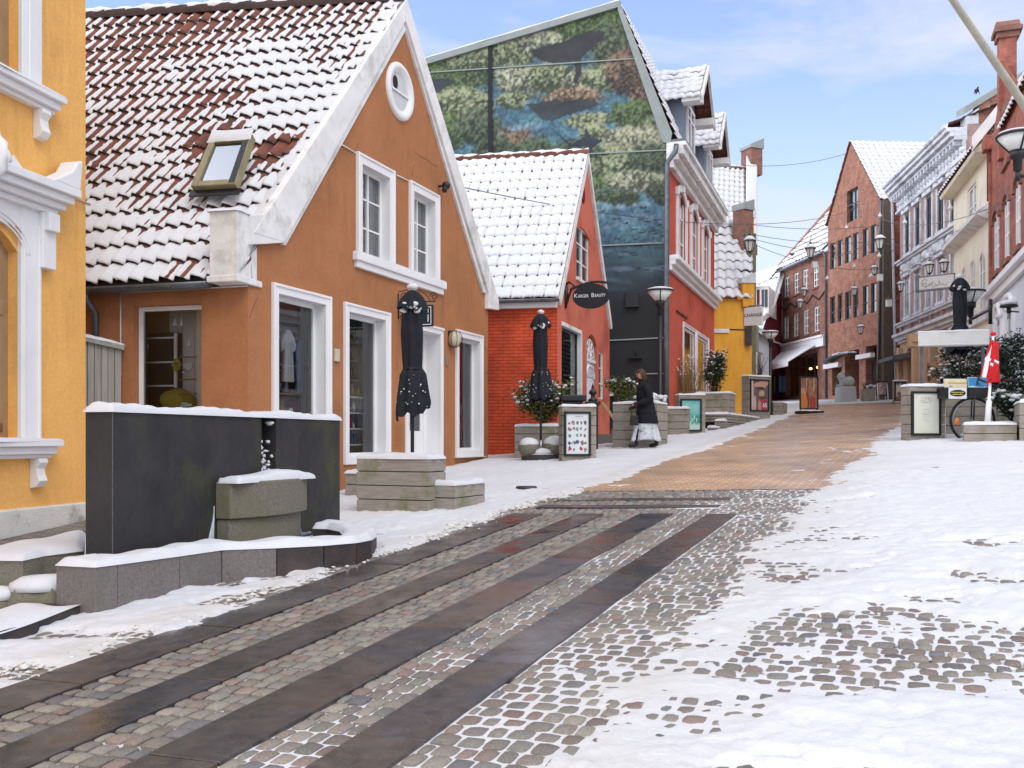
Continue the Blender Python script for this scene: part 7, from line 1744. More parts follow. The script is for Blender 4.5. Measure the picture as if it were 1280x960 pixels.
# ================================================================ PARASOLS
def parasol(base, zb, ztop, label, wide=.18, seed=0, zc=None, cap=True):
    t = thing('parasol', label, 'parasol', base, 'closed charcoal parasols')
    rr = random.Random(seed); x, y = base.x, base.y; H = ztop-zb
    zcan = zc if zc is not None else zb+.30*H
    mb = MB(); mb.tube([V3(x, y, zb-.05), V3(x, y, zcan+.9)], .024, 10); mb.build('pole', 'black_metal', t)
    hc = ztop-zcan; n = 48
    prof = [(.0, .98), (.05, .03*30), ]
    keys = [(0, 1.02), (.10, 1.0), (.30, .62), (.36, .56), (.39, .60), (.62, .74), (.80, .82), (.97, .55), (1.0, .40)]
    def R(f):
        # f: 0 bottom .. 1 top
        return wide*np.interp(f, [0, .06, .32, .37, .44, .66, .82, .9, .97, 1.0], [1.02, 1.08, .82, .56, .62, .72, .68, .58, .34, .12])
    mb = MB(); NS = 44
    def fn(u, v):
        a = 2*math.pi*u; r = R(v); fold = 1+.12*math.cos(8*a+.6*math.sin(3*v*3))*(1-.5*v)+.07*math.sin(5*a+seed+v*4)
        zz_ = zcan+hc*v+(.022*math.cos(8*a+1)+.055*math.sin(a+seed)+.03*math.sin(3*a+seed))*(1-v)**6
        lean = .03*math.sin(a+seed)*(1-v)
        return V3(x+r*fold*math.cos(a)+lean, y+r*fold*math.sin(a), zz_)
    mb.grid(64, NS, fn); mb.build('canopy', 'canvas', t)
    mb = MB()
    def fc(u, v):
        a = 2*math.pi*u; q = .70+.30*v; r = R(q)*1.0+wide*(.52*(1-v)**1.2)*.55+.008; fold = 1+.16*math.cos(8*a+.3)*(1-v)
        return V3(x+r*fold*math.cos(a), y+r*fold*math.sin(a), zcan+hc*(.845+.165*v)+.035*math.cos(8*a)*(1-v))
    mb.grid(48, 8, fc); mb.build('vent_flap', 'canvas', t)
    mb = MB(); mb.lathe([(.0, 0), (.05, 0), (.06, .03), (.045, .06), (0, .075)], (x, y, ztop+.005), 10); 
    if cap:
        mb.blob(V3(x, y, ztop+.05), .075, .075, .045, 10, 6, jit=.1)
        for k in range(7):
            a = rr.uniform(-2.6, -.5); q = rr.uniform(.83, .9); r = wide*.80; mb.blob(V3(x+r*math.cos(a), y+r*math.sin(a), zcan+hc*q), .05, .03, .03, 7, 4, jit=.3)
        for k in range(26):
            a = rr.uniform(-3.0, 0); q = rr.uniform(.02, .32); r = R(q)*1.16; s_ = rr.uniform(.005, .013); mb.blob(V3(x+r*math.cos(a), y+r*math.sin(a), zcan+hc*q), s_, s_, s_*.8, 5, 3, jit=.3)
    mb.build('snow_flecks', 'snow', t)['kind'] = 'stuff'
    mb = MB(); rb_ = R(.36)*1.06; mb.tube([V3(x+rb_*math.cos(a), y+rb_*math.sin(a), zcan+hc*.365) for a in np.linspace(0, 2*math.pi, 21)], .010, 5); mb.build('tie_strap', 'black_metal', t)
    return t
b = S(10.82, -6.05); b = P(515.5, 0, b.y); zt = b.y/F*(HY-364); zb = G(b.x, b.y)+.70
parasol(b, zb, zt, 'closed charcoal parasol standing in the plank planter in front of the brown shop', .168, 1, zc=(HY-517)/F*b.y)
b = P(676, 0, 20.0); b.z = G(b.x, b.y); zt = b.y/F*(HY-393)
parasol(b, b.z+.08, zt, 'closed charcoal parasol on a snowy foot in front of the red house', .19, 2, zc=(HY-500)/F*b.y)
b = P(1199.5, 0, 22.4); b.z = G(b.x, b.y); parasol(b, b.z, b.y/F*(HY-348), 'big closed black parasol on the right behind the white awning box', .20, 3, zc=b.y/F*(HY-440))
pf = thing('parasol_stand', 'round dark parasol foot heaped with snowy stones in front of the red house', 'parasol base', P(676, 0, 20.0)-V3(0, 0, 20/F*0))
c = P(676, 0, 20.0); c.z = G(c.x, c.y)
mb = MB(); mb.lathe([(0, .0), (.40, .0), (.40, .09), (.34, .12), (0, .12)], c, 20); mb.build('foot_plate', 'granite_dark', pf, bevel=.01)
mb = MB(); mb.tube([c+V3(0, 0, .1), c+V3(0, 0, .42)], .035, 8); mb.build('socket', 'grey_metal', pf)
for dx, dy, r in ((-.24, -.12, .22), (.27, -.02, .24)):
    p = thing('weight_stone', 'snow-capped round stone '+('left' if dx < 0 else 'right')+' of the red house parasol pole', 'stone', c+V3(dx, dy, .1))
    mb = MB(); mb.blob(c+V3(dx, dy, .1+r*.7), r, r, r*.9, 12, 8, jit=.05); mb.build('stone', 'granite_moss', p); mb = MB(); mb.blob(c+V3(dx, dy, .1+r*1.08), r*.93, r*.93, r*.62, 12, 8, jit=.05); mb.build('stone_snow', 'snow', p)
mb = MB(); mb.blob(c+V3(.02, -.18, .17), .2, .16, .09, 10, 6, jit=.1); mb.blob(c+V3(0, 0, .13), .36, .36, .03, 14, 4, jit=.05); mb.build('foot_snow', 'snow', pf)

# ================================================================ POSTER BOARDS
def board(px0, px1, pyt, pyb, label, art, d=None, tilt=0, wood=True, face=None, name='poster_board', group='standing poster boards', base=True):
    pxc = (px0+px1)/2
    p = gp(pxc, pyb) if d is None else P(pxc, pyb, d)
    y = p.y; wd = (px1-px0)/F*y; ht = (pyb-pyt)/F*y
    a = P(px0, pyb, y); b = P(px1, pyb, y)
    if face:  a = a+V3(0, face[0], 0); b = b+V3(0, face[1], 0)
    fr = Fr(a, b); z0 = (a.z+b.z)/2-.05; z1 = (HY-pyt)/F*y; W = fr.L
    t = thing(name, label, 'poster board', (p.x, p.y, z0), group)
    return t, fr, W, z0, z1
def frame_board(t, fr, W, z0, z1, art, wood=True, dep=.34, snow=True, mx=.075, mt=.16, mb_=.20):
    if wood:
        mb = MB(); n = 6; rr = random.Random(int(W*1000)); hh = (z1-z0)/n
        for k in range(n):
            za, zb_ = z0+hh*k, z0+hh*(k+1)-.010; mb.fbox(fr, 0, W, za, zb_, -dep, -.012-rr.uniform(0, .003))
            mb.fbox(fr, W-.10, W+.07, za-.02*0, zb_, -dep*1.05, -.03)
        mb.build('plank_box', 'planter', t, bevel=.005, seg=1)
        mb = MB(); mb.fbox(fr, .01, W-.01, z0, z1-.012, -dep+.02, -.03); mb.build('core', 'wood_gap', t)
    u0, u1, a, b = mx, W-mx-.02, z0+mb_, z1-mt
    mb = MB(); w = .045
    for q in ((u0-w, u0, a-w, b+w), (u1, u1+w, a-w, b+w), (u0, u1, a-w, a), (u0, u1, b, b+w)): mb.fbox(fr, *q, -.03, .035)
    mb.build('poster_frame', 'ink', t, bevel=.004)
    nx, ny = 60, 84; mb = MB()
    us_ = np.linspace(0, 1, nx+1); vs_ = np.linspace(0, 1, ny+1); UU, VV = np.meshgrid(us_, vs_)
    col = art(UU, VV)
    pts = [fr.at(u0+(u1-u0)*u, a+(b-a)*v, .012)[:] for v in vs_ for u in us_]
    npmesh('poster', pts, gridfaces(nx+1, ny+1), 'paint_col', t, smooth=False, cols=col.reshape(-1, 3))
    if snow:
        mb = MB(); mb.snowcap([fr.at(-.01, z1-.005, .0), fr.at(W+(.07 if wood else .0), z1-.005, 0), fr.at(W+(.07 if wood else 0), z1-.005, -dep if wood else -.08), fr.at(-.01, z1-.005, -dep if wood else -.08)], .045, seed=int(z0*100)); mb.build('snow_cap', 'snow', t)
def art_items(U, Vv):
    c = np.ones(U.shape+(3,))*np.array([.62, .66, .68]); rr = random.Random(5)
    pal = [(.35, .05, .08), (.30, .12, .08), (.06, .07, .12), (.09, .10, .20), (.30, .06, .14), (.14, .20, .13), (.25, .16, .10), (.20, .20, .22)]
    for r in range(5):
        for k in range(5):
            if rr.random() < .12: continue
            cx, cy = .14+.18*k+rr.uniform(-.03, .03), .12+.165*r+rr.uniform(-.02, .02); s = rr.uniform(.05, .085); col = np.array(rr.choice(pal))
            q = ((U-cx)/s)**2+((Vv-cy)/(s*.75))**2; n = fbm(U*26, Vv*26, r*7+k, 2); m = (q+1.2*n < .8)[..., None]; c = np.where(m, col*(1+.6*n[..., None]), c)
    m = (np.abs(Vv-.93) < .012) & (np.abs(U-.55) < .2) & (fbm(U*60, Vv*8, 3, 1) > -.2); c[m] = (.25, .26, .3); m = (np.abs(Vv-.89) < .008) & (np.abs(U-.55) < .33) & (fbm(U*60, Vv*8, 6, 1) > -.1); c[m] = (.4, .4, .42)
    return np.clip(c, 0, 1)
def art_teal(U, Vv):
    n = fbm(U*4, Vv*5, 2, 4); n2 = fbm(U*9, Vv*11, 8, 3)
    sky_ = np.array([.10, .42, .40]); g = np.array([.22, .50, .46]); dk = np.array([.02, .15, .12]); pale = np.array([.48, .62, .52])
    c = sky_*(1-np.clip(.5+n, 0, 1)[..., None])+g*np.clip(.5+n, 0, 1)[..., None]
    m = (np.exp(-((Vv-.36)/.15)**2)*np.clip(.75+1.6*n2, 0, 1))[..., None]; c = c*(1-m)+dk*m
    m = sstep(.26, .12, Vv+.08*n2)[..., None]; c = c*(1-m)+pale*m
    rr = random.Random(1)
    for k in range(6):
        x = .3+.1*k; m = (np.abs(U-x) < .03) & (np.abs(Vv-.36-.06*math.sin(k*2)) < .08*rr.uniform(.6, 1.2)) & (n2 > -.2); c[m] = (.55, .68, .62)
    return np.clip(c, 0, 1)
def art_lady(U, Vv):
    n = fbm(U*5, Vv*6, 12, 4)[..., None]; c = np.array([.13, .10, .09])*(1+.5*n)+np.zeros(U.shape+(1,))
    def bl(cx, cy, rx, ry, col, c, e=1.0):
        q = np.sqrt(((U-cx)/rx)**2+((Vv-cy)/ry)**2)+.10*n[..., 0]; m = sstep(1.05, .85, q)[..., None]; return c*(1-m)+np.array(col)*m
    sk = (.50, .28, .22)
    c = bl(.52, .83, .36, .13, sk, c); c = bl(.75, .93, .3, .1, sk, c); c = bl(.62, .56, .17, .12, sk, c); c = bl(.55, .74, .25, .055, (.05, .045, .03), c); c = bl(.33, .74, .13, .04, (.06, .05, .04), c); c = bl(.64, .42, .2, .06, (.07, .05, .05), c)
    c = bl(.5, .12, .1, .22, (.46, .24, .19), c); c = bl(.22, .2, .09, .3, (.50, .34, .30), c); c = bl(.08, .5, .07, .7, (.55, .42, .38), c)
    m = (U > .60) & (U < .93) & (Vv > .02) & (Vv < .36); c[m] = (.42, .035, .085)
    return np.clip(c, 0, 1)
def art_gift(U, Vv):
    n = fbm(U*7, Vv*8, 22, 4)[..., None]; c = np.array([.30, .15, .09])*(1+.7*n)+np.zeros(U.shape+(1,))
    m = (Vv < .48) & (U < .42); c[m] = (.55, .20, .06); m = (Vv < .36) & (U > .55) & (U < .9); c[m] = (.42, .05, .045); m = (Vv > .48) & (Vv < .66) & (U < .32); c[m] = (.50, .30, .22)
    m = (np.abs(U-.42-.05*np.sin(Vv*9)) < .045) & (Vv < .8); c[m] = (.10, .05, .03); m = (np.abs(U-.36) < .02) | (np.abs(U-.80) < .025); c = np.where((m & (Vv > .55))[..., None], np.array([.62, .45, .34]), c)
    q = np.sqrt(((U-.5)/.3)**2+((Vv-.6)/.1)**2); m = sstep(1.1, .7, q+.3*n[..., 0])[..., None]*.6; c = c*(1-m)+np.array([.40, .12, .06])*m
    return np.clip(c, 0, 1)
def art_paper(U, Vv):
    n = fbm(U*3, Vv*4, 32, 3)[..., None]; c = np.array([.66, .68, .58])*(1+.05*n)+np.zeros(U.shape+(1,))
    for r, (y, w, th) in enumerate(((.88, .22, .025), (.82, .24, .022), (.77, .2, .02), (.60, .10, .01), (.55, .14, .008), (.51, .16, .008), (.47, .12, .008), (.42, .15, .008), (.36, .17, .008), (.32, .12, .008), (.27, .1, .008))):
        m = (np.abs(Vv-y) < th) & (np.abs(U-.5) < w) & (fbm(U*70, Vv*6+r, r, 2) > -.15); c[m] = (.40, .42, .40)
    return np.clip(c, 0, 1)
def art_pink(U, Vv):
    n = fbm(U*4, Vv*5, 42, 4)[..., None]; c = np.array([.52, .30, .28])*(1+.3*n)+np.zeros(U.shape+(1,)); m = (n[..., 0] > .18) & (U > .4); c[m] = (.25, .22, .24); m = (n[..., 0] < -.22); c[m] = (.62, .56, .52); return np.clip(c, 0, 1)
def art_white(U, Vv):
    n = fbm(U*3.5, Vv*4, 52, 4)[..., None]; c = np.array([.62, .62, .60])*(1+.2*n)+np.zeros(U.shape+(1,)); m = (n[..., 0] > .12); c[m] = (.16, .10, .09); m = (n[..., 0] > .3); c[m] = (.40, .12, .10); return np.clip(c, 0, 1)
for args, art, kw in (
    ((703, 742, 507, 577, 'wood-boxed poster board full of small product pictures in front of the red house', 0), art_items, dict(face=(0, .1))),
    ((849, 880, 493, 544, 'wood-boxed poster board with a teal landscape poster', 0), art_teal, dict(face=(0, .1))),
    ((1136, 1180, 482, 551, 'wood-boxed notice board with a pale printed sheet left of the bicycle', 0), art_paper, dict(face=(-.05, .05)))):
    t, fr, W, z0, z1 = board(*args, **kw); frame_board(t, fr, W, z0, z1, art)
t, fr, W, z0, z1 = board(934, 965, 470, 517, 'plank-framed poster board with a lingerie photograph on the terrace', 0, d=33.5, face=(-.3, .3)); z0 -= .25
frame_board(t, fr, W, z0, z1, art_lady, mb_=.42)
text(t, '60', fr.at(W*.74, z0+.58, .016), .22, fr, 'sign_white')
# pavement swing board
t, fr, W, z0, z1 = board(999, 1024, 470, 510, 'black framed swing board with a warm brown gift poster on the street', 0, d=37.0, wood=False)
z0 = G(fr.at(W/2, 0).x, fr.at(W/2, 0).y)
frame_board(t, fr, W, z0+.13, z1, art_gift, wood=False, snow=False, mx=.06, mt=.06, mb_=.07)
mb = MB(); mb.fbox(fr, -.1, W+.1, z0, z0+.09, -.28, .28); mb.fbox(fr, .05, .12, z0+.09, z0+.2, -.05, .05); mb.fbox(fr, W-.12, W-.05, z0+.09, z0+.2, -.05, .05); mb.build('weighted_foot', 'ink', t, bevel=.02)
mb = MB(); mb.snowcap([fr.at(0, z0+.09, .26), fr.at(W, z0+.09, .26), fr.at(W, z0+.09, .06), fr.at(0, z0+.09, .06)], .04); mb.build('foot_snow', 'snow', t)
t, fr, W, z0, z1 = board(1095.5, 1109, 477, 501, 'small white A-board with a pink poster near the brick gable building', 0, d=46.5); frame_board(t, fr, W, G(17.6, 46.5)+.30, z1, art_pink, wood=False, snow=False, mx=.03, mt=.03, mb_=.02)
mb = MB()
for u in (.02, W-.02):
    for s in (-1, 1): mb.tube([fr.at(u, z1-.02, 0), fr.at(u, G(17.6, 46.5), s*.2)], .025, 5)
mb.build('legs', 'white', t)
t, fr, W, z0, z1 = board(1117, 1134, 476, 501, 'grey framed poster board half hidden behind the pale notice board', 0, d=42.0); frame_board(t, fr, W, G(16.6, 42)-.02, z1, art_white, wood=False, snow=True, mx=.09, mt=.1, mb_=.2)
mb = MB(); z_ = G(16.6, 42); mb.fbox(fr, 0, .07, z_, z1, -.12, -.035); mb.fbox(fr, W-.07, W, z_, z1, -.12, -.035); mb.fbox(fr, .07, W-.07, z1-.07, z1, -.12, -.035); mb.build('posts', 'planter', t)
# ================================================================ PLANTS
def leafmesh(name, par, leaves, mat='leaf'):
    """leaves: list of (pos, dir, width, length, colour) as bent two-quad leaf faces"""
    V_ = []; F_ = []; C_ = []
    rr = random.Random(len(leaves))
    for p, d, w, l, c in leaves:
        d = d.normalized(); s = d.cross(Vector((rr.uniform(-1, 1), rr.uniform(-1, 1), rr.uniform(-.3, 1)))); s = s.normalized() if s.length > 1e-3 else Vector((1, 0, 0)); n = s.cross(d)
        i = len(V_); m = p+d*l*.5+n*w*.12
        V_ += [p, m+s*w*.5-n*w*.2, p+d*l-n*w*.25, m-s*w*.5-n*w*.2, m]
        F_ += [(i, i+1, i+4), (i+1, i+2, i+4), (i+2, i+3, i+4), (i+3, i, i+4)]; C_ += [c]*5
    return npmesh(name, [v[:] for v in V_], F_, mat, par, smooth=False, cols=np.array(C_))
def bush(name, label, cat, base, stems, spread, height, nl, lw, ll, pal, snow, seed, group=None, flat=.5, shape=None, snowr=.05):
    """stems fan out from the base; leaves cluster along and around their tips, snow sits on the upper clusters"""
    rr = random.Random(seed); t = thing(name, label, cat, base, group)
    mb = MB(); L = []; sn = MB(); tips = []
    for k in range(stems):
        a = rr.uniform(0, 6.28); r = spread*math.sqrt(rr.random()); h = height*(rr.uniform(.45, 1.0) if shape is None else shape(r/spread)*rr.uniform(.75, 1.05))
        tip = base+V3(r*math.cos(a), r*math.sin(a)*flat, h); mid = base+(tip-base)*.5+V3(0, 0, h*.12)
        mb.tube([base+V3(rr.uniform(-.06, .06), rr.uniform(-.04, .04), 0), mid, tip], [.014, .009, .004], 5)
        n = nl//stems
        for q in range(n):
            f = 1-abs(rr.gauss(0, .38)); f = max(.10, f); c = base.lerp(mid, f*2) if f < .5 else mid.lerp(tip, (f-.5)*2)
            g = .045+.10*spread; p = c+V3(rr.gauss(0, g), rr.gauss(0, g*flat*1.3), rr.gauss(0, g*.8))
            if p.z < base.z: continue
            d = V3(rr.gauss(0, 1), rr.gauss(0, 1), rr.uniform(-.5, .9)); col = rr.choice(pal); kx = rr.uniform(.65, 1.3)
            L.append((p, d, lw*rr.uniform(.7, 1.2), ll*rr.uniform(.7, 1.25), tuple(x*kx for x in col)))
        tips.append(tip)
        if rr.random() < snow:
            m = rr.randint(2, 4)
            for _ in range(m):
                s = snowr*rr.uniform(.5, 1.15); sn.blob(tip+V3(rr.gauss(0, snowr*1.3), rr.gauss(0, snowr), rr.gauss(0, snowr*.9)), s, s, s*.55, 7, 4, jit=.25)
    mb.build('stems', 'bark', t)['kind'] = 'stuff'; leafmesh('foliage', t, L)['kind'] = 'stuff'
    if sn.f: sn.build('snow', 'snow', t)['kind'] = 'stuff'
    return t
GRN = [(.055, .085, .022), (.08, .11, .03), (.04, .065, .02), (.12, .13, .035), (.16, .15, .05)]
DRK = [(.016, .032, .016), (.022, .042, .020), (.012, .024, .014), (.03, .05, .024)]
b = S(19.45, -7.72); b.z = G(b.x, b.y)+.72
bush('shrub', 'yellow-green snowy shrub in the plank planter against the red house wall', 'shrub', b, 60, .60, .92, 5200, .034, .08, GRN+[(.20, .17, .06)], .85, 3, snowr=.05)
b = S(21.95, -6.45); b.z = G(b.x, b.y)+1.02
bush('shrub', 'small snowy green shrub in the tall planter behind the walking person', 'shrub', b+V3(-.3, 0, 0), 30, .30, .55, 2200, .03, .07, GRN, .8, 5, snowr=.04)
mb = MB(); rr = random.Random(2)
for k in range(16): mb.blob(b+V3(.36+rr.gauss(0, .14), rr.gauss(0, .1), .06+rr.uniform(0, .16)), rr.uniform(.05, .10), .07, rr.uniform(.03, .06), 7, 4, jit=.25)
tag(mb.build('snow_heap', 'snow'), 'heap of snow on the planter right behind the walking person', 'snow heap')
b = P(884, 0, 30.0); b.z = 1.38
bush('shrub', 'tall dark green snowy shrub in the terrace planter before the yellow wall', 'shrub', b+V3(.25, 0, 0), 34, .36, 1.35, 3000, .04, .09, DRK+[(.09, .09, .03)], .8, 7, snowr=.045)
t = thing('dry_reeds', 'dry straw-coloured reeds with snow tufts in front of the red shop window', 'reeds', b+V3(-.55, 0, 0)); rr = random.Random(9); mb = MB(); sn = MB()
for k in range(150):
    p = b+V3(-.55+rr.gauss(0, .26), rr.gauss(0, .16), 0); tip = p+V3(rr.gauss(0, .2), rr.gauss(0, .12), rr.uniform(.6, 1.2)); m = p.lerp(tip, .55)+V3(rr.gauss(0, .04), 0, 0); mb.tube([p, m, tip], [.006, .005, .002], 3, cap=False)
    if rr.random() < .35: sn.blob(tip, .035*rr.uniform(.5, 1.2), .03, .025, 6, 4, jit=.3)
    for q in range(2): e = m.lerp(tip, rr.random()); mb.tube([e, e+V3(rr.gauss(0, .09), rr.gauss(0, .06), rr.uniform(-.02, .1))], [.003, .001], 3, cap=False)
mb.build('stalks', 'reed', t)['kind'] = 'stuff'; sn.build('snow_tufts', 'snow', t)['kind'] = 'stuff'
def hedge(label, c, rx, ry, rz, n, seed, snow=.5):
    rr = random.Random(seed); t = thing('evergreen_bush', label, 'bush', V3(c.x, c.y, c.z-rz)); L = []; sn = MB(); mb = MB()
    clumps = []
    for k in range(60):
        a = rr.uniform(0, 6.28); z = rr.uniform(-1, 1); q = math.sqrt(max(0, 1-z*z*.85)); r = rr.uniform(.45, 1.02); clumps.append(V3(c.x+rx*q*math.cos(a)*r, c.y+ry*q*math.sin(a)*r, c.z+rz*z*rr.uniform(.75, 1.05)))
    for p in clumps[:24]: mb.tube([V3(c.x+rr.gauss(0, rx*.12), c.y, c.z-rz), V3((c.x+p.x)/2, (c.y+p.y)/2, (c.z-rz+p.z)/2+.1), p], [.02, .014, .006], 4)
    for k in range(n):
        q = rr.choice(clumps); p = q+V3(rr.gauss(0, .10), rr.gauss(0, .10), rr.gauss(0, .08)); kx = rr.uniform(.6, 1.5)
        L.append((p, V3(rr.gauss(0, 1), rr.gauss(0, 1), rr.uniform(-.6, .8)), .035, rr.uniform(.06, .11), tuple(x*kx for x in rr.choice(DRK))))
    for q in clumps:
        if rr.random() < snow:
            for _ in range(rr.randint(3, 7)):
                s = rr.uniform(.02, .06); sn.blob(q+V3(rr.gauss(0, .09), rr.gauss(0, .08), .05+rr.gauss(0, .05)), s*1.3, s*1.1, s*.6, 7, 4, jit=.3)
    mb.build('branches', 'bark', t)['kind'] = 'stuff'; leafmesh('foliage', t, L)['kind'] = 'stuff'; sn.build('snow', 'snow', t)['kind'] = 'stuff'
def hc(px, py, d): return P(px, py, d)
hedge('broad dark evergreen bush flecked with snow behind the bicycle crates', hc(1203, 462, 23.6), .62, .5, .62, 4200, 3, .75)
hedge('tall dark evergreen bush behind the small red flag', hc(1236, 462, 22.6), .52, .45, .72, 3200, 6, .5)
hedge('dark evergreen bush with powdered snow at the right edge', hc(1268, 462, 21.8), .68, .5, .78, 4600, 8, .6)
b = S(21.2, 1.75); b.z = G(b.x, b.y)+.55
bush('shrub', 'low snow-laden leafy shrub beside the bicycle handlebar', 'shrub', P(1262, 520, 19.3), 20, .36, .42, 700, .05, .12, DRK+[(.08, .12, .03)], 1.0, 11, snowr=.07)
b = P(951, 470, 33.2); bush('shrub', 'thin bare twigs behind the lingerie poster board', 'shrub', P(951, 476, 34.4), 14, .35, .9, 28, .02, .05, [(.05, .04, .03)], .1, 12)

# ================================================================ PERSON
def skin_obj(name, verts, edges, radii, mat, par, sub=2, root=0):
    base = ROOTLOC[par.name]
    me = bpy.data.meshes.new(name); me.from_pydata([v[:] for v in verts], edges, []); me.materials.append(M[mat])
    o = bpy.data.objects.new(name, me); COL.objects.link(o); o.parent = par
    o.modifiers.new('Skin', 'SKIN').use_smooth_shade = True
    sv = me.skin_vertices[0].data if me.skin_vertices else None
    if sv is None:
        bpy.context.view_layer.objects.active = o; bm = None
    for i, r in enumerate(radii):
        sv[i].radius = r if isinstance(r, tuple) else (r, r); sv[i].use_root = (i == root)
    s = o.modifiers.new('Subsurf', 'SUBSURF'); s.levels = sub; s.render_levels = sub
    return o
import bmesh
def skin_build(name, chains, mat, par, sub=2):
    """chains: {key: (pos, radius, parent key)} in insertion order; first is the root"""
    keys = list(chains); idx = {k: i for i, k in enumerate(keys)}
    vs = [Vector(chains[k][0]) for k in keys]; es = [(idx[chains[k][2]], idx[k]) for k in keys if chains[k][2] is not None]
    me = bpy.data.meshes.new(name); bm = bmesh.new(); lay = bm.verts.layers.skin.verify()
    bv = [bm.verts.new(v) for v in vs]; bm.verts.ensure_lookup_table()
    for a, b in es: bm.edges.new((bv[a], bv[b]))
    for i, k in enumerate(keys):
        r = chains[k][1]; bv[i][lay].radius = r if isinstance(r, tuple) else (r, r); bv[i][lay].use_root = (i == 0)
    bm.to_mesh(me); bm.free(); me.materials.append(M[mat])
    o = bpy.data.objects.new(name, me); COL.objects.link(o)
    if par is not None: o.parent = par
    m = o.modifiers.new('Skin', 'SKIN'); m.use_smooth_shade = True; m.branch_smoothing = .4
    s = o.modifiers.new('Subsurf', 'SUBSURF'); s.levels = sub; s.render_levels = sub
    return o
pp = P(806, 0, 21.6); pp.z = G(pp.x, pp.y)+.035
pe = thing('person', 'person in a dark padded coat and pale patterned skirt walking left past the planters', 'person', pp)
# local axes: walks towards -X, near side is -Y
body = {'chest': ((0, 0, 1.22), (.10, .13), None), 'neckb': ((-.03, 0, 1.42), (.06, .06), 'chest'), 'neck': ((-.055, 0, 1.49), (.05, .05), 'neckb'), 'jaw': ((-.085, 0, 1.555), (.072, .062), 'neck'), 'skull': ((-.085, 0, 1.645), (.092, .078), 'jaw'), 'crown': ((-.075, 0, 1.70), (.06, .055), 'skull'),
        'nose': ((-.185, 0, 1.60), (.012, .012), 'jaw'),
        'shN': ((.0, -.16, 1.36), .05, 'chest'), 'elN': ((.08, -.22, 1.10), .04, 'shN'), 'wrN': ((-.14, -.22, .985), .028, 'elN'), 'paN': ((-.22, -.215, .965), (.036, .020), 'wrN'),
        'shF': ((.0, .16, 1.36), .05, 'chest'), 'elF': ((.03, .22, 1.08), .04, 'shF'), 'wrF': ((-.16, .20, .92), .028, 'elF'), 'paF': ((-.24, .19, .89), (.036, .020), 'wrF')}
for s, (px_, y_) in (('N', ((-.22, -.215, .965), -1)), ('F', ((-.24, .19, .89), 1))):
    b0 = Vector(px_)
    for k in range(4):
        off = Vector((-.035, 0, .022-.014*k)); l = (.034, .038, .035, .028)[k]
        q1 = b0+off; q2 = q1+Vector((-l, -y_*-.004, -.012)); q3 = q2+Vector((-.012, 0, -l*.75))
        body[f'f{s}{k}a'] = (q1, .0085, 'pa'+s); body[f'f{s}{k}b'] = (q2, .008, f'f{s}{k}a'); body[f'f{s}{k}c'] = (q3, .0065, f'f{s}{k}b')
    body[f't{s}a'] = (b0+Vector((.0, 0, .032)), .010, 'pa'+s); body[f't{s}b'] = (b0+Vector((-.03, -.01, .05)), .0085, f't{s}a')
skin_build('body', body, 'skin', pe)
gl_ = {}
for s in 'NF':
    pass
mb = MB(Matrix.Translation(pp))
CK = [(.54, .235, .225, .05), (.60, .245, .232, .045), (.80, .215, .225, .03), (1.0, .190, .215, .01), (1.2, .185, .225, -.005), (1.33, .150, .215, -.02), (1.40, .105, .150, -.04), (1.45, .085, .085, -.055), (1.52, .082, .080, -.062)]
zz_ = [c[0] for c in CK]
def coatf(u, v):
    a = 2*math.pi*u; z = .54+.98*v; rx, ry, ox = (np.interp(z, zz_, [c[i] for c in CK]) for i in (1, 2, 3))
    k = 1+.018*math.sin(z*58)*(z < 1.36)+.03*math.sin(3*a+z*4)*(1-v)
    return V3(ox+rx*k*math.cos(a), ry*k*math.sin(a), z)
mb.grid(32, 40, coatf)
def sleeve(pts, rad): 
    q = [Vector(p) for p in pts]; fine = []; rr_ = []
    for i in range(len(q)-1):
        for t in np.linspace(0, 1, 8)[:-1]: fine.append(q[i].lerp(q[i+1], t)); rr_.append((rad[i]*(1-t)+rad[i+1]*t)*(1+.05*math.sin(len(fine)*1.9)))
    fine.append(q[-1]); rr_.append(rad[-1]); mb.tube(fine, rr_, 12)
sleeve([(-.01, -.15, 1.37), (.03, -.225, 1.27), (.075, -.245, 1.09), (-.03, -.245, 1.02), (-.155, -.222, .985)], [.085, .092, .080, .072, .055])
sleeve([(-.01, .15, 1.37), (.01, .225, 1.26), (.03, .245, 1.08), (-.06, .235, 1.0), (-.165, .205, .925)], [.085, .092, .080, .072, .055])
mb.build('coat', 'coat', pe)
mb = MB(Matrix.Translation(pp))
def skirtf(u, v):
    a = 2*math.pi*u; z = .70-.53*v; k = 1+(.10*math.cos(7*a+.5)+.05*math.sin(11*a))*v
    return V3(.02+(.20+.12*v)*k*math.cos(a), (.20+.0*v)*k*math.sin(a), z+.02*math.sin(3*a)*v)
mb.grid(56, 14, skirtf); mb.build('skirt', 'trouser', pe, solid=.006)
skin_build('stockings', {'pelvis': ((.01, 0, .84), .12, None), 'hN': ((-.02, -.09, .72), .085, 'pelvis'), 'kN': ((-.12, -.09, .46), .06, 'hN'), 'aN': ((-.19, -.09, .15), .05, 'kN'), 'hF': ((.04, .09, .72), .085, 'pelvis'), 'kF': ((.12, .09, .46), .06, 'hF'), 'aF': ((.26, .09, .16), .05, 'kF')}, 'leather', pe)
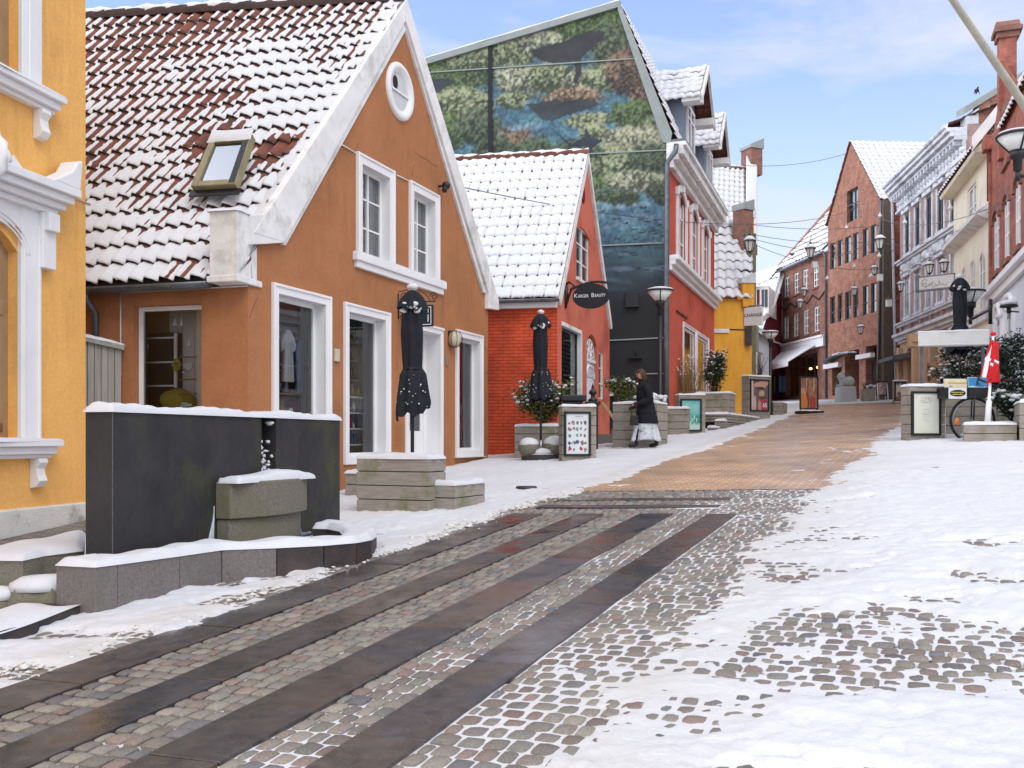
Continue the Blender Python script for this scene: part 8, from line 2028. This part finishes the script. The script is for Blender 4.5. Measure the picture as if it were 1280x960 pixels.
for nm, a, h, to in (('boot', (-.20, -.09, .20), (-.19, -.09, .07), (-.38, -.09, .05)), ('boot', (.26, .09, .20), (.28, .09, .085), (.10, .09, .045))):
    skin_build(nm, {'an': (a, .058, None), 'he': (h, (.055, .05), 'an'), 'ba': (tuple(np.array(h)*.4+np.array(to)*.6), (.045, .048), 'he'), 'to': (to, (.036, .042), 'ba')}, 'leather', pe)
for s, b0, w0 in (('N', Vector((-.22, -.215, .965)), Vector((-.15, -.22, .985))), ('F', Vector((-.24, .19, .89)), Vector((-.16, .20, .92)))):
    g = {'w': (w0, .036, None), 'p': (b0, (.045, .028), 'w')}
    for k in range(4):
        q1 = b0+Vector((-.035, 0, .026-.017*k)); l = (.036, .04, .037, .03)[k]; q2 = q1+Vector((-l, 0, -.012)); q3 = q2+Vector((-.012, 0, -l*.8))
        g[f'{k}a'] = (q1, .0115, 'p'); g[f'{k}b'] = (q2, .011, f'{k}a'); g[f'{k}c'] = (q3, .009, f'{k}b')
    g['ta'] = (b0+Vector((0, -.01, .038)), .013, 'p'); g['tb'] = (b0+Vector((-.035, -.016, .055)), .011, 'ta')
    skin_build('glove', g, 'glove', pe)
mb = MB(Matrix.Translation(pp)); mb.cur = None
def hairf(u, v):
    a = 2*math.pi*u; ph = math.pi/2-(math.pi*.66)*v; r = .112
    x = math.cos(ph)*math.cos(a); y = math.cos(ph)*math.sin(a); z = math.sin(ph)
    k = 1+.06*math.sin(9*a+3*v)
    if x < -.25: z = max(z, .30-.1*x*0); 
    return V3(-.072+x*.108*k+(.02 if v > .8 else 0), y*.094*k, 1.648+z*.105-(0.10*v*v if x > -.2 else 0))
mb.grid(28, 14, hairf); mb.build('hair', 'hair', pe)
mb = MB(Matrix.Translation(pp))
for y in (-.032, .032): mb.blob(V3(-.163, y, 1.628), .010, .012, .010, 8, 6, jit=0)
mb.build('eyes', 'ink', pe)
hb_ = thing('handbag', 'small black bag hanging from the gloved hand of the walking person', 'bag', pp+V3(-.26, -.2, .62))
mb = MB(Matrix.Translation(pp)); mb.tube([V3(-.20, -.215, .70), V3(-.245, -.215, .92), V3(-.275, -.215, .945), V3(-.31, -.215, .92), V3(-.33, -.215, .70)], .008, 6); o = mb.build('strap', 'leather', hb_)
mb = MB(Matrix.Translation(pp)); mb.hexa([(-.36, -.25, .50), (-.16, -.25, .50), (-.16, -.18, .50), (-.36, -.18, .50), (-.34, -.24, .72), (-.18, -.24, .72), (-.18, -.19, .72), (-.34, -.19, .72)]); mb.build('pouch', 'leather', hb_, bevel=.02)

# ================================================================ LAMPS, LANTERNS, WIRES
def cone_lamp(label, top, r, pole_to=None, arm=None, d=0):
    """flat round roof over an inverted frosted cone; on a pole or a wall arm"""
    t = thing('street_lamp', label, 'street lamp', pole_to if pole_to is not None else top, 'street lamps with flat round roofs')
    x, y, z = top
    mb = MB(); mb.lathe([(0, .10*r), (r*.55, .08*r), (r, .02*r), (r*1.02, -.05*r), (r*.96, -.09*r), (0, -.08*r)], (x, y, z), 28); mb.build('roof', 'black_metal', t)
    mb = MB(); mb.lathe([(r*.93, -.09*r), (r*.36, -.78*r), (.0, -.78*r)], (x, y, z), 28); mb.build('cone_glass', 'lampglass', t)
    mb = MB()
    for k in range(3):
        a = 2.1*k+.4; mb.tube([V3(x+r*.97*math.cos(a), y+r*.97*math.sin(a), z-.09*r), V3(x+r*.33*math.cos(a), y+r*.33*math.sin(a), z-.85*r)], .014, 5)
    mb.lathe([(r*.38, -.78*r), (r*.34, -1.15*r), (r*.22, -1.2*r), (r*.20, -1.75*r), (r*.12, -1.8*r)], (x, y, z), 16)
    mb.build('holder', 'black_metal', t)
    mb = MB(); mb.lathe([(r*.98, .0), (r*.9, .10*r), (r*.5, .2*r), (0, .23*r)], (x, y, z+.01), 24); mb.build('roof_snow', 'snow', t)
    if pole_to is not None: mb = MB(); mb.lathe([(.10, -.05), (.09, .5), (.06, .6), (.05, z-1.8*r-pole_to.z), (0, z-1.78*r-pole_to.z)], pole_to, 14); mb.build('pole', 'black_metal', t)
    if arm is not None: mb = MB(); mb.tube([V3(x, y, z-1.75*r), V3(x, y, z-2.3*r)], r*.12, 8); mb.tube([V3(x, y, z-2.0*r), Vector(arm)], .03, 8); mb.tube([Vector(arm)-V3(0, 0, .35), Vector(arm)+V3(0, 0, .25)], .045, 6); mb.build('arm', 'black_metal', t)
    return t
d = 24.2; tp = P(825, 363, d); cone_lamp('street lamp on a dark pole in front of the mural building corner', tp, 17/F*d, V3(tp.x, tp.y, G(tp.x, tp.y)))
d = 36.5; tp = P(963, 415.5, d); cone_lamp('smaller street lamp on a pole before the wine red house', tp, 10/F*d*1.05, V3(tp.x, tp.y, G(tp.x, tp.y)))
d = 22.8; tp = P(1213, 364, d); cone_lamp('wall arm street lamp beside the closed black parasol', tp, 18/F*d, None, P(1238, 387, 23.6))
d = 13.5; tp = P(1272, 169, d); cone_lamp('large wall arm street lamp at the upper right edge', tp, 25/F*d, None, P(1325, 225, 14.2))
wl = thing('wall_lamp', 'small black snow-topped wall lamp on the pale blue shop floor at the right edge', 'lamp', P(1262, 384, 24.5))
c = P(1261, 384, 24.0); mb = MB(); mb.lathe([(.02, .16), (.20, .05), (.21, .0), (.06, -.02)], c, 14); mb.tube([c+V3(0, 0, .03), c-V3(0, 0, .15)], .05, 8); mb.tube([c-V3(0, 0, .1), c+V3(.30, .12, -.1)], .02, 5); mb.build('hood', 'black_metal', wl)
mb = MB(); mb.blob(c+V3(0, 0, .10), .21, .21, .08, 12, 6, jit=.05); mb.build('hood_snow', 'snow', wl)
def lantern_proto(label):
    t = thing('lantern', label, 'lantern', V3(0, 0, 0), 'lanterns hung over the upper street')
    mb = MB(); mb.lathe([(.0, .0), (.10, .0), (.20, .38), (0, .38)], (0, 0, .12), 6, sm=False); mb.build('glass', 'lampglass', t)
    mb = MB()
    for k in range(6):
        a = math.pi/3*k; mb.tube([V3(.105*math.cos(a), .105*math.sin(a), .11), V3(.205*math.cos(a), .205*math.sin(a), .50)], .014, 4)
    mb.lathe([(0, .02), (.04, .02), (.05, .07), (.12, .09), (.12, .125), (0, .125)], (0, 0, 0), 6, sm=False); mb.lathe([(.26, .50), (.26, .53), (.12, .66), (.07, .68), (.09, .74), (.02, .80), (0, .82)], (0, 0, 0), 6, sm=False); mb.build('frame', 'black_metal', t)
    mb = MB(); mb.lathe([(.25, .535), (.22, .60), (.10, .71), (0, .72)], (0, 0, 0), 12); mb.build('cap_snow', 'snow', t)
    mb = MB(); mb.tube([V3(0, 0, .80), V3(0, 0, 1.0), V3(.05, 0, 1.06), V3(.10, 0, 1.0)], .012, 5); mb.build('hook', 'black_metal', t)
    return t
proto = lantern_proto('black six-sided lantern at the top of the timber post by the yellow wall')
LN = [(937, 318, 38, None), (1013, 325, 39, 'large lantern with a scrolled hook before the snowy roof of the plum brick shop'), (1100, 314, 38, 'large snow-topped lantern at the corner of the brick gable building'), (1076, 419, 44, 'lantern hanging low before the brick gable facade'),
      (1068, 371, 46, 'lantern between the upper windows of the brick gable building'), (1093, 345, 45, 'dark lantern just below the large corner lantern'), (1005, 372, 48, 'lantern before the upper white windows of the plum brick shop'), (1000, 387, 46, 'lantern over the wave band of the plum brick shop'),
      (1055, 390, 55, 'small lantern low on the left of the brick gable windows'), (1126, 366, 42, 'lantern on the left edge of the grey-white stucco building'), (1180, 342, 33, 'lantern above the worn white hanging sign'), (1162, 344, 35, 'smaller lantern left above the worn white hanging sign')]
for i, (px, py, d, lab) in enumerate(LN):
    p = P(px, py, d)
    if i == 0: proto.location = p
    else: copy_thing(proto, p, 0, lab).scale = ((.88, .88, .88) if i < 3 else (.70, .70, .70))
mb = None
for i, (px, py, d, lab) in enumerate(((1018, 331, 39.5, 'pale square box lantern under the scroll-hooked lantern'), (1100, 347, 41, 'pale square box lantern at the dark pier of the brick gable building'), (1111, 379, 44, 'small pale square box lantern on the brick lattice wall'))):
    t = thing('box_lantern', lab, 'lantern', P(px, py, d), 'square box lanterns on wires'); p = P(px, py, d); s = 4.5/F*d
    mb = MB(); mb.box(p.x-s*.7, p.x+s*.7, p.y-s*.7, p.y+s*.7, p.z-s, p.z+s); mb.build('shade', 'lampglass', t, bevel=.02); mb = MB(); mb.box(p.x-s*.85, p.x+s*.85, p.y-s*.85, p.y+s*.85, p.z+s, p.z+s*1.15); mb.tube([p+V3(0, 0, s), p+V3(0, 0, s*2.2)], .015, 4); mb.build('lid', 'zinc', t)
WIRES = [((926, 279, 39), (1118, 279, 44), .25, 'highest of the thin lantern wires ending at the brick lattice wall'), ((926, 290, 39), (1118, 299, 44), .3, 'second thin lantern wire below the highest'), ((926, 294, 39), (1122, 312, 45), .4, 'third thin lantern wire over the upper street'), ((935, 302, 40), (1120, 334, 45), .5, 'lowest thin lantern wire over the upper street'),
         ((930, 207, 43), (1064, 190, 52), .25, 'thin wire from the brick chimney to the pointed brick gable'), ((549, 228, 20.0), (1070, 262, 50), .8, 'long thin cable from the orange gable past the mural'), ((1090, 268, 46), (1270, 246, 25), .6, 'thin cable before the stucco and cream facades'), ((1095, 300, 46), (1240, 262, 30), .6, 'lower thin cable before the stucco facade'), ((1108, 372, 45), (1160, 348, 36), .3, 'short cable at the worn white sign')]
for a, b, sag, lab in WIRES:
    A_, B_ = P(*a), P(*b); mb = MB(); mb.tube([A_.lerp(B_, t)-V3(0, 0, sag*4*t*(1-t)) for t in np.linspace(0, 1, 20)], .011, 4); tag(mb.build('cable', 'zinc'), lab, 'cable', 'cables over the street')
for px, py, d, lab in ((1012, 307, 42, 'small dark heart ornament on the lantern wire, right of the other'), (990, 318, 42, 'small dark heart ornament on the lantern wire, left of the other')):
    p = P(px, py, d); s = .10; mb = MB(); mb.blob(p+V3(-s*.5, 0, s*.3), s*.62, s*.3, s*.55, 8, 5, jit=0); mb.blob(p+V3(s*.5, 0, s*.3), s*.62, s*.3, s*.55, 8, 5, jit=0); mb.lathe([(0, -s), (s*.55, -.2*s), (s*.95, .3*s)], p, 10); tag(mb.build('heart_ornament', 'zinc'), lab, 'ornament', 'hearts on the wires')
bulb0 = None
for i, (px, py, d, lab) in enumerate(((1100, 270, 40, 'pale globe bulb on a wire in front of the dark brick pier'), (1099, 320, 40, 'pale globe bulb just under the large corner lantern'), (1058, 285, 46, 'pale globe bulb below the gable window'), (1089, 345, 44, 'pale globe bulb beside the dark lantern'), (1034, 348, 44, 'pale globe bulb at the joint of the two brick facades'), (1131, 278, 38, 'pale globe bulb by the top left stucco window'), (1188, 260, 33, 'pale globe bulb by the cream house edge'), (1068, 333, 46, 'pale globe bulb over the middle brick windows'))):
    p = P(px, py, d)
    if bulb0 is None:
        mb = MB(Matrix.Translation(p)); mb.blob(V3(0, 0, 0), .085, .085, .08, 12, 8, jit=0); mb.tube([V3(0, 0, .07), V3(0, 0, .14)], .025, 6); bulb0 = mb.build('globe_bulb', 'lampglass'); tag(bulb0, lab, 'bulb', 'globe bulbs on the wires')
        bulb0.data.transform(Matrix.Translation(-p)); bulb0.location = p
    else: c = bulb0.copy(); COL.objects.link(c); c.location = p; c['label'] = lab

# ================================================================ SIGNS, FLAGS, BICYCLE, STATUE
cs = thing('shop_sign', 'square white projecting sign reading CHANGE on the corner of the yellow wall', 'sign', P(940, 395, 38.0))
fcs = Fr(P(930.5, 0, 38.0), P(953.5, 0, 37.6)); z0, z1 = fcs.pix(942, 407)[1], fcs.pix(942, 384)[1]
mb = MB(); mb.fbox(fcs, 0, fcs.L, z0, z1, -.06, .06); o = mb.build('sign_panel', 'sign_white', cs, bevel=.01); text(o, 'CHANGE', fcs.at(fcs.L/2, z0+(z1-z0)*.56, .065), .175, fcs, 'ink')
mb = MB(); mb.tube([fcs.at(-.3, z1+.05, 0), fcs.at(fcs.L, z1+.05, 0)], .03, 6); mb.fbox(fcs, .05, .28, z0-.75, z0, -.1, .05); mb.build('bracket', 'zinc', cs)
hs_ = thing('hanging_sign', 'worn white oblong hanging sign with faded script left of the black parasol', 'sign', P(1165, 352, 30))
fhs = Fr(P(1145.5, 0, 30.0), P(1193, 0, 29.2)); z0, z1 = fhs.pix(1168, 361)[1], fhs.pix(1168, 345.5)[1]
mb = MB(); mb.fbox(fhs, .1, fhs.L, z0, z1, -.06, .06); o = mb.build('sign_panel', 'sign_cream', hs_, bevel=.01)
mb = MB(); mb.fbox(fhs, .0, .10, z0-.05, z1+.08, -.07, .07); mb.fbox(fhs, 0, fhs.L, z1, z1+.03, -.07, .07); mb.fbox(fhs, 0, fhs.L, z0-.05, z0, -.07, .07); mb.build('sign_frame', 'zinc', hs_)
mb = MB(); h = z1-z0
sc = [(.14+.66*t+.028*math.sin(t*47), .36+.14*math.sin(t*43+1)+.10*math.sin(t*19)) for t in np.linspace(0, 1, 120)]
mb.tube([fhs.at(fhs.L*a, z0+h*b, .065) for a, b in sc], .014, 4); mb.tube([fhs.at(fhs.L*(.24+.07*math.cos(t)), z0+h*(.55+.28*math.sin(t)), .065) for t in np.linspace(.5, 5.6, 16)], .016, 4); mb.build('faded_script', 'faint_ink', o)
ab_ = thing('awning_box', 'long white awning box with a dark end cap above the bicycle', 'awning', P(1190, 424, 21.0))
fab = Fr(P(1137, 0, 21.3), P(1237, 0, 20.9)); ua = fab.pix(1147.5, 0)[0]; z0, z1 = fab.pix(1190, 432)[1], fab.pix(1190, 414)[1]
mb = MB(); mb.fbox(fab, ua, fab.L, z0+.05, z1, -.30, .0); mb.fbox(fab, ua, fab.L, z0, z0+.05, -.26, .03); mb.build('cassette', 'awning', ab_, bevel=.015)
mb = MB(); mb.fbox(fab, 0, ua, z0, z1-.03, -.5, -.02); mb.fbox(fab, .05, ua, z0+.1, z0+.14, -.02, .03); mb.build('end_cap', 'brown_frame', ab_, bevel=.01)
mb = MB()
for u in (ua+.1, fab.L-.1): mb = MB(); mb.fbox(fab, u-.03, u+.03, G(9.6, 21), z0, -.2, -.14); mb.build('support_post', 'zinc', ab_)
mb = MB(); mb.snowcap([fab.at(ua, z1, .0), fab.at(fab.L, z1, 0), fab.at(fab.L, z1, -.3), fab.at(ua, z1, -.3)], .03, n=30); mb.build('box_snow', 'snow', ab_)
# flag
fg_ = thing('small_flag', 'red flag with a white cross hanging limp on a white pole on the low planter', 'flag', P(1234, 535, 18.6))
d = 18.6; b = P(1234, 536, d); tp = P(1241.5, 420, d)
mb = MB(); mb.tube([b, b.lerp(tp, .30), b.lerp(tp, .31), tp], [.055, .05, .026, .022], 10); mb.build('pole', 'white', fg_); mb = MB(); mb.blob(tp+V3(0, 0, .04), .055, .055, .04, 10, 6, jit=0); mb.build('finial', 'red_cloth', fg_)
mb = MB(); mb.box(b.x-.19, b.x+.17, b.y-.14, b.y+.14, b.z-.05, b.z+.05); mb.build('base', 'white', fg_, bevel=.01)
top_ = b.lerp(tp, .96); ax = (b-tp).normalized()
def flagf(u, v):
    # u along the hoist-to-fly, v down the hoist; the cloth collapses into folds
    s = u*.34; fold = .06*math.sin(u*14+v*2)*min(1, u*3); 
    return top_+ax*(.62*v+.28*u*(.35+.65*v))+V3((.30*math.sin(u*5.4)*(.25+.5*v))*(-1 if u < .72 else .85)+.05*u, -.03-fold-.10*u, 0)
mr = MB(); ids = {}
def crs(u, v): return .33 < u < .42 or .45 < v < .55
mr.grid(40, 30, flagf, keep=lambda u, v: not crs(u, v)); mr.build('cloth', 'red_cloth', fg_, solid=.004)
mr = MB(); mr.grid(40, 30, flagf, keep=crs); mr.build('cross', 'white_cloth', fg_, solid=.004)
# big flagpole leaning out of the frame
t = thing('wall_flagpole', 'long weathered wooden flagpole slanting across the upper right corner', 'flagpole', P(1300, 160, 14.5))
mb = MB(); a, b = P(1318, 187, 14.6), P(1176, -22, 12.6); mb.tube([a.lerp(b, k/8) for k in range(9)], [.062-.0025*k for k in range(9)], 12); mb.build('pole', 'flagpole', t)
mb = MB(); mb.tube([a+V3(.0, 0, .02), a+V3(.9, .5, -.3)], .05, 8); mb.build('wall_socket', 'zinc', t)
c = P(1247, 78, 13.5)
bd = thing('bird', 'small dark bird gliding below a cloud in the upper right sky', 'bird', P(1221, 113, 40)); c = P(1221, 113, 40)
skin_build('body', {'b': ((0, 0, 0), .06, None), 'h': ((.05, 0, .12), .035, 'b'), 'bk': ((.07, 0, .17), .01, 'h'), 't': ((-.04, 0, -.16), .02, 'b')}, 'ink', bd, 1)
mb = MB(Matrix.Translation(c))
for s in (-1, 1): mb.prism(Fr((0, 0), (1, 0)), [(0, -.03), (s*.06, -.06), (s*.11, -.17), (s*.09, .04), (0, .06)][::s], -.008, .008)
mb.build('wings', 'ink', bd)
# bicycle with postcard crates
bk = thing('bicycle', 'cargo bicycle with a big spoked front wheel and an orange reflector behind the planter', 'bicycle', P(1216, 552, 19.4))
c = P(1215.5, 525, 19.4); R = 27.3/F*19.4; y = c.y
mb = MB(); mb.tube([c+V3(R*math.cos(a), 0, R*math.sin(a)) for a in np.linspace(0, 2*math.pi, 49)], .026, 8, cap=False); wo = mb.build('front_wheel', 'rubber', bk)
mb = MB(); mb.tube([c+V3((R-.045)*math.cos(a), 0, (R-.045)*math.sin(a)) for a in np.linspace(0, 2*math.pi, 49)], .014, 6, cap=False); mb.tube([c+V3(0, -.05, 0), c+V3(0, .05, 0)], .03, 10); mb.build('rim', 'grey_metal', wo)
mb = MB()
for k in range(28): a = 2*math.pi*k/28; mb.tube([c+V3(.025*math.cos(a+.5), .02*(-1)**k, .025*math.sin(a+.5)), c+V3((R-.05)*math.cos(a), 0, (R-.05)*math.sin(a))], .0016, 3)
mb.build('spokes', 'grey_metal', wo)['kind'] = 'stuff'
p = P(1196.5, 527, 19.3); mb = MB(); mb.blob(p, .05, .02, .07, 10, 6, jit=0); mb.build('reflector', 'amber', wo)
mb = MB(); fk_ = c+V3(.02, 0, R+.10)
for s in (-.055, .055): mb.tube([c+V3(0, s, 0), c+V3(.02, s, R+.08)], .016, 8)
mb.tube([c+V3(.02, -.055, R+.08), c+V3(.02, .055, R+.08)], .02, 8); mb.tube([fk_, c+V3(.14, 0, R+.45)], .02, 8); mb.build('fork', 'black_metal', bk)
mb = MB(); bb = c+V3(.80, 0, -.05); st_ = c+V3(.68, 0, R+.15); rw = c+V3(1.15, 0, -.06)
for a, b in ((c+V3(.10, 0, R+.30), bb), (c+V3(.12, 0, R+.38), st_), (st_, bb), (bb, rw), (st_, rw)): mb.tube([a, b], .019, 8)
mb.build('frame', 'black_metal', bk)
mb = MB(); mb.tube([rw+V3((R-.05)*math.cos(a), 0, (R-.05)*math.sin(a)) for a in np.linspace(0, 2*math.pi, 41)], .024, 8, cap=False); mb.build('rear_wheel', 'rubber', bk)
mb = MB(); mb.blob(st_+V3(.06, 0, .2), .14, .08, .04, 10, 6, jit=0); mb.tube([st_, st_+V3(.04, 0, .18)], .014, 6); mb.build('saddle', 'leather', bk)
h0 = P(1247, 498, 19.4); mb = MB(); mb.tube([P(1246.5, 534, 19.6), P(1246, 503, 19.6), P(1251, 497, 19.6), P(1262, 494, 19.6), P(1274, 489, 19.6)], .016, 8); mb.tube([P(1251, 497, 19.6), P(1275, 493.5, 19.3)], .012, 6); mb.build('handlebar', 'grey_metal', bk)
zc0, zc1 = (HY-496)/F*19.4, (HY-484.5)/F*19.4
mb = MB(); x0, x1 = P(1180, 0, 19.4).x, P(1239, 0, 19.4).x
mb.box(x0, x1, y-.06, y+.42, zc0-.03, zc0); mb.tube([c+V3(.0, 0, R+.06), V3(c.x, y+.15, zc0)], .015, 6); mb.build('front_rack', 'black_metal', bk)
def crate(x0, x1, lab, art_top, seed):
    t = thing('postcard_crate', lab, 'crate', V3((x0+x1)/2, y+.1, zc0)); mb = MB()
    mb.box(x0, x1, y-.07, y-.05, zc0, zc1); mb.box(x0, x1, y+.36, y+.38, zc0, zc1); mb.box(x0, x0+.02, y-.05, y+.36, zc0, zc1); mb.box(x1-.02, x1, y-.05, y+.36, zc0, zc1); mb.box(x0+.02, x1-.02, y-.05, y+.36, zc0, zc0+.02); mb.build('crate_body', 'ink', t, bevel=.004)
    return t
xm = P(1208.5, 0, 19.4).x
t1 = crate(x0, xm, 'left dark crate with a white panel and a black oval badge over the bicycle wheel', 0, 1); t2 = crate(xm+.012, x1, 'right dark crate with a blue picture card over the bicycle wheel', 0, 2)
fx = Fr((x0, y-.075), (x1, y-.075)); U_ = lambda px: P(px, 0, 19.33).x-x0
mb = MB(); mb.fbox(fx, U_(1185.5), U_(1208), (HY-498.5)/F*19.33, (HY-484.5)/F*19.33, 0, .008); o = mb.build('white_panel', 'sign_white', t1)
mb = MB(); uc, zc_ = U_(1196.8), (HY-491.5)/F*19.33; pts = [(uc+.155*math.cos(q), zc_+.066*math.sin(q)) for q in np.linspace(0, 2*math.pi, 33)[:-1]]; mb.prism(fx, pts, .007, .012); ov_ = mb.build('oval_badge', 'ink', o)
mb = MB()
for (a, b, dz, n) in ((-.125, .125, .016, 11), (-.10, .10, -.022, 8)):
    rr = random.Random(n)
    for k in range(n): u = uc+a+(b-a)*k/n; mb.fbox(fx, u, u+(b-a)/n*.62, zc_+dz-.012, zc_+dz+.012*rr.uniform(.3, 1.1), .0115, .014)
mb.build('badge_letters', 'yellow_ink', ov_)['kind'] = 'stuff'
def pcard(t, x0, x1, za, zb_, yy, art, nm='picture_card'):
    n = 24; us_ = np.linspace(0, 1, n+1); UU, VV = np.meshgrid(us_, us_); col = art(UU, VV); pts = [(x0+(x1-x0)*u, yy+.04*v, za+(zb_-za)*v) for v in us_ for u in us_]
    npmesh(nm, pts, gridfaces(n+1, n+1), 'paint_col', t, smooth=False, cols=col.reshape(-1, 3))
    mb = MB(); mb.hexa([(x0-.01, yy+.006, za), (x1+.01, yy+.006, za), (x1+.01, yy+.016, za), (x0-.01, yy+.016, za), (x0-.01, yy+.046, zb_+.01), (x1+.01, yy+.046, zb_+.01), (x1+.01, yy+.056, zb_+.01), (x0-.01, yy+.056, zb_+.01)]); mb.build('card_back', 'sign_cream', t)
def a_yel(U, Vv):
    n = fbm(U*5, Vv*4, 3, 3)[..., None]; c = np.array([.60, .56, .36])*(1+.15*n)+np.zeros(U.shape+(1,)); m = (np.abs(Vv-.62) < .08) & (U > .15); c[m] = (.45, .30, .10); m = (np.abs(Vv-.2) < .16) & (fbm(U*7, Vv*3, 9, 2) > 0); c[m] = (.30, .30, .42); return np.clip(c, 0, 1)
def a_blu(U, Vv):
    n = fbm(U*5, Vv*7, 5, 3); c = np.array([.02, .20, .42])*(1+.4*n)[..., None]; m = (Vv < .22+.12*n); c[m] = (.42, .62, .70); return np.clip(c, 0, 1)
pcard(t1, x0+.01, xm-.01, zc0+.15, (HY-474)/F*19.4, y-.03, a_yel); pcard(t2, xm+.03, x1-.02, zc0+.15, (HY-472)/F*19.4, y-.03, a_blu)
# stone lion on its plinth far up the street
st = thing('stone_lion', 'pale stone lion lying on a block plinth before the brick gable entrance', 'statue', P(1058, 500, 48.0)); c = P(1057, 499, 48.0); c.z = G(c.x, c.y)
mb = MB(); mb.hexa([c+V3(*q) for q in ((-.40, -.45, 0), (.42, -.45, 0), (.42, .5, 0), (-.40, .5, 0), (-.36, -.40, .78), (.36, -.40, .78), (.36, .45, .78), (-.36, .45, .78))]); mb.build('plinth', 'statue', st, bevel=.03)
mb = MB(Matrix.Translation(c))
for q in ((.12, .03, 1.0, .30, .26, .26), (.22, .05, 1.02, .24, .27, .27), (-.10, 0, 1.02, .20, .23, .25), (-.18, 0, 1.20, .19, .20, .21), (-.22, 0, 1.33, .15, .15, .15), (-.34, 0, 1.27, .09, .10, .08), (-.28, -.13, .84, .16, .07, .07), (-.28, .13, .84, .16, .07, .07), (-.16, .1, 1.46, .05, .05, .06), (-.16, -.1, 1.46, .05, .05, .06)): mb.blob(V3(*q[:3]), *q[3:], 14, 9, jit=.03)
mb.build('lion', 'statue', st)
pb = thing('planter_tub', 'small grey tub with snowy winter plants beside the white A-board', 'planter', P(1088, 500, 47.0)); c = P(1087.5, 499, 47.2); c.z = G(c.x, c.y)
mb = MB(); mb.box(c.x-.34, c.x+.34, c.y-.3, c.y+.3, c.z, c.z+.62); mb.build('tub', 'planter', pb, bevel=.02); mb = MB(); rr = random.Random(4)
for k in range(14): mb.blob(c+V3(rr.uniform(-.3, .3), rr.uniform(-.2, .2), .66+rr.uniform(0, .12)), .09, .09, .06, 6, 4, jit=.3)
mb.build('snow', 'snow', pb)['kind'] = 'stuff'; mb = MB()
for k in range(30): p = c+V3(rr.uniform(-.3, .3), rr.uniform(-.2, .2), .6); mb.tube([p, p+V3(rr.gauss(0, .12), rr.gauss(0, .1), rr.uniform(.12, .4))], [.03, .004], 4)
mb.build('twigs', 'bark', pb)['kind'] = 'stuff'
# things at the red house door
t = thing('litter_bin', 'low black bin with a wide lid behind the product poster board', 'bin', P(716, 560, 20.6)); c = P(716, 500, 20.6); z0 = G(c.x, c.y)
mb = MB(); mb.box(c.x-.20, c.x+.20, c.y-.2, c.y+.2, z0, c.z-.03); mb.build('bin_body', 'black_metal', t, bevel=.02); mb = MB(); mb.box(c.x-.25, c.x+.27, c.y-.25, c.y+.25, c.z-.03, c.z+.10); mb.build('lid', 'black_metal', t, bevel=.02)
t = thing('iron_post', 'black iron post with a spiked finial beside the red house door', 'post', P(741, 560, 22.0)); c = P(741, 503, 22.0); z0 = G(c.x, c.y)
mb = MB(); mb.box(c.x-.11, c.x+.11, c.y-.11, c.y+.11, z0, c.z-.06); mb.box(c.x-.16, c.x+.16, c.y-.16, c.y+.16, c.z-.06, c.z+.02); mb.build('post', 'black_metal', t, bevel=.01); mb = MB(); mb.lathe([(.10, .02), (.11, .06), (.05, .10), (.04, .16), (.09, .20), (.08, .25), (.03, .30), (.035, .34), (0, .44)], c, 12); mb.build('finial', 'black_metal', t)
t = thing('leaning_plank', 'brown plank leaning against the red house corner', 'plank', P(768, 545, 26)); mb = MB(); a, b = P(753, 503, 26.2), P(771, 528, 25.6); mb.hexa([b+V3(-.05, 0, 0), b+V3(.05, 0, 0), b+V3(.05, .04, 0), b+V3(-.05, .04, 0), a+V3(-.05, 0, 0), a+V3(.05, 0, 0), a+V3(.05, .04, 0), a+V3(-.05, .04, 0)]); mb.tube([b, P(764, 541, 25.7)], .04, 5); mb.build('plank', 'wood_shelf', t)
t = thing('stone_step', 'granite door step between the red house and the tall planter', 'step', P(758, 552, 24.5)); c = P(758, 557, 24.3); z0 = G(c.x, c.y); mb = MB(); mb.box(c.x-.35, c.x+.45, c.y-.3, c.y+.6, z0-.1, z0+.26); mb.build('step', 'granite', t, bevel=.015)
t = thing('drain_cover', 'small dark round drain cover in the snow right of the bench box', 'drain cover', gp(658, 613)); c = gp(658, 613)+V3(0, 0, .052); mb = MB(); mb.lathe([(0, .010), (.13, .010), (.15, .004), (.155, -.03)], c, 20, wob=lambda a, j: 1+.08*math.sin(a*19)); mb.build('cover', 'granite_dark', t)
# lumps of slush pushed aside along the cleared street
rr = random.Random(21); mb = MB()
for k in range(420):
    u = rr.uniform(3.2, 13); v = -4.66+rr.gauss(-.12, .10); p = S(u, v); s = rr.uniform(.005, .018)*(1.8 if rr.random() < .08 else 1); mb.blob(p+V3(0, 0, .008+rr.uniform(0, .015)), s*rr.uniform(1, 1.9), s*rr.uniform(1, 1.9), s*.7, 6, 4, jit=.5)
tag(mb.build('slush_lumps', pm('slush', (.74, .73, .70, 1), (.62, .60, .55, 1), 8, .8, .3, 60)), kind='stuff')
# lettering curves become plain meshes
bpy.context.view_layer.update()
dg = bpy.context.evaluated_depsgraph_get()
for o in [q for q in bpy.data.objects if q.type == 'FONT']:
    me = bpy.data.meshes.new_from_object(o.evaluated_get(dg)); me.materials.clear(); me.materials.append(o.data.materials[0])
    n = bpy.data.objects.new('lettering', me); COL.objects.link(n); n.parent = o.parent; n.matrix_local = o.matrix_local.copy()
    bpy.data.objects.remove(o)
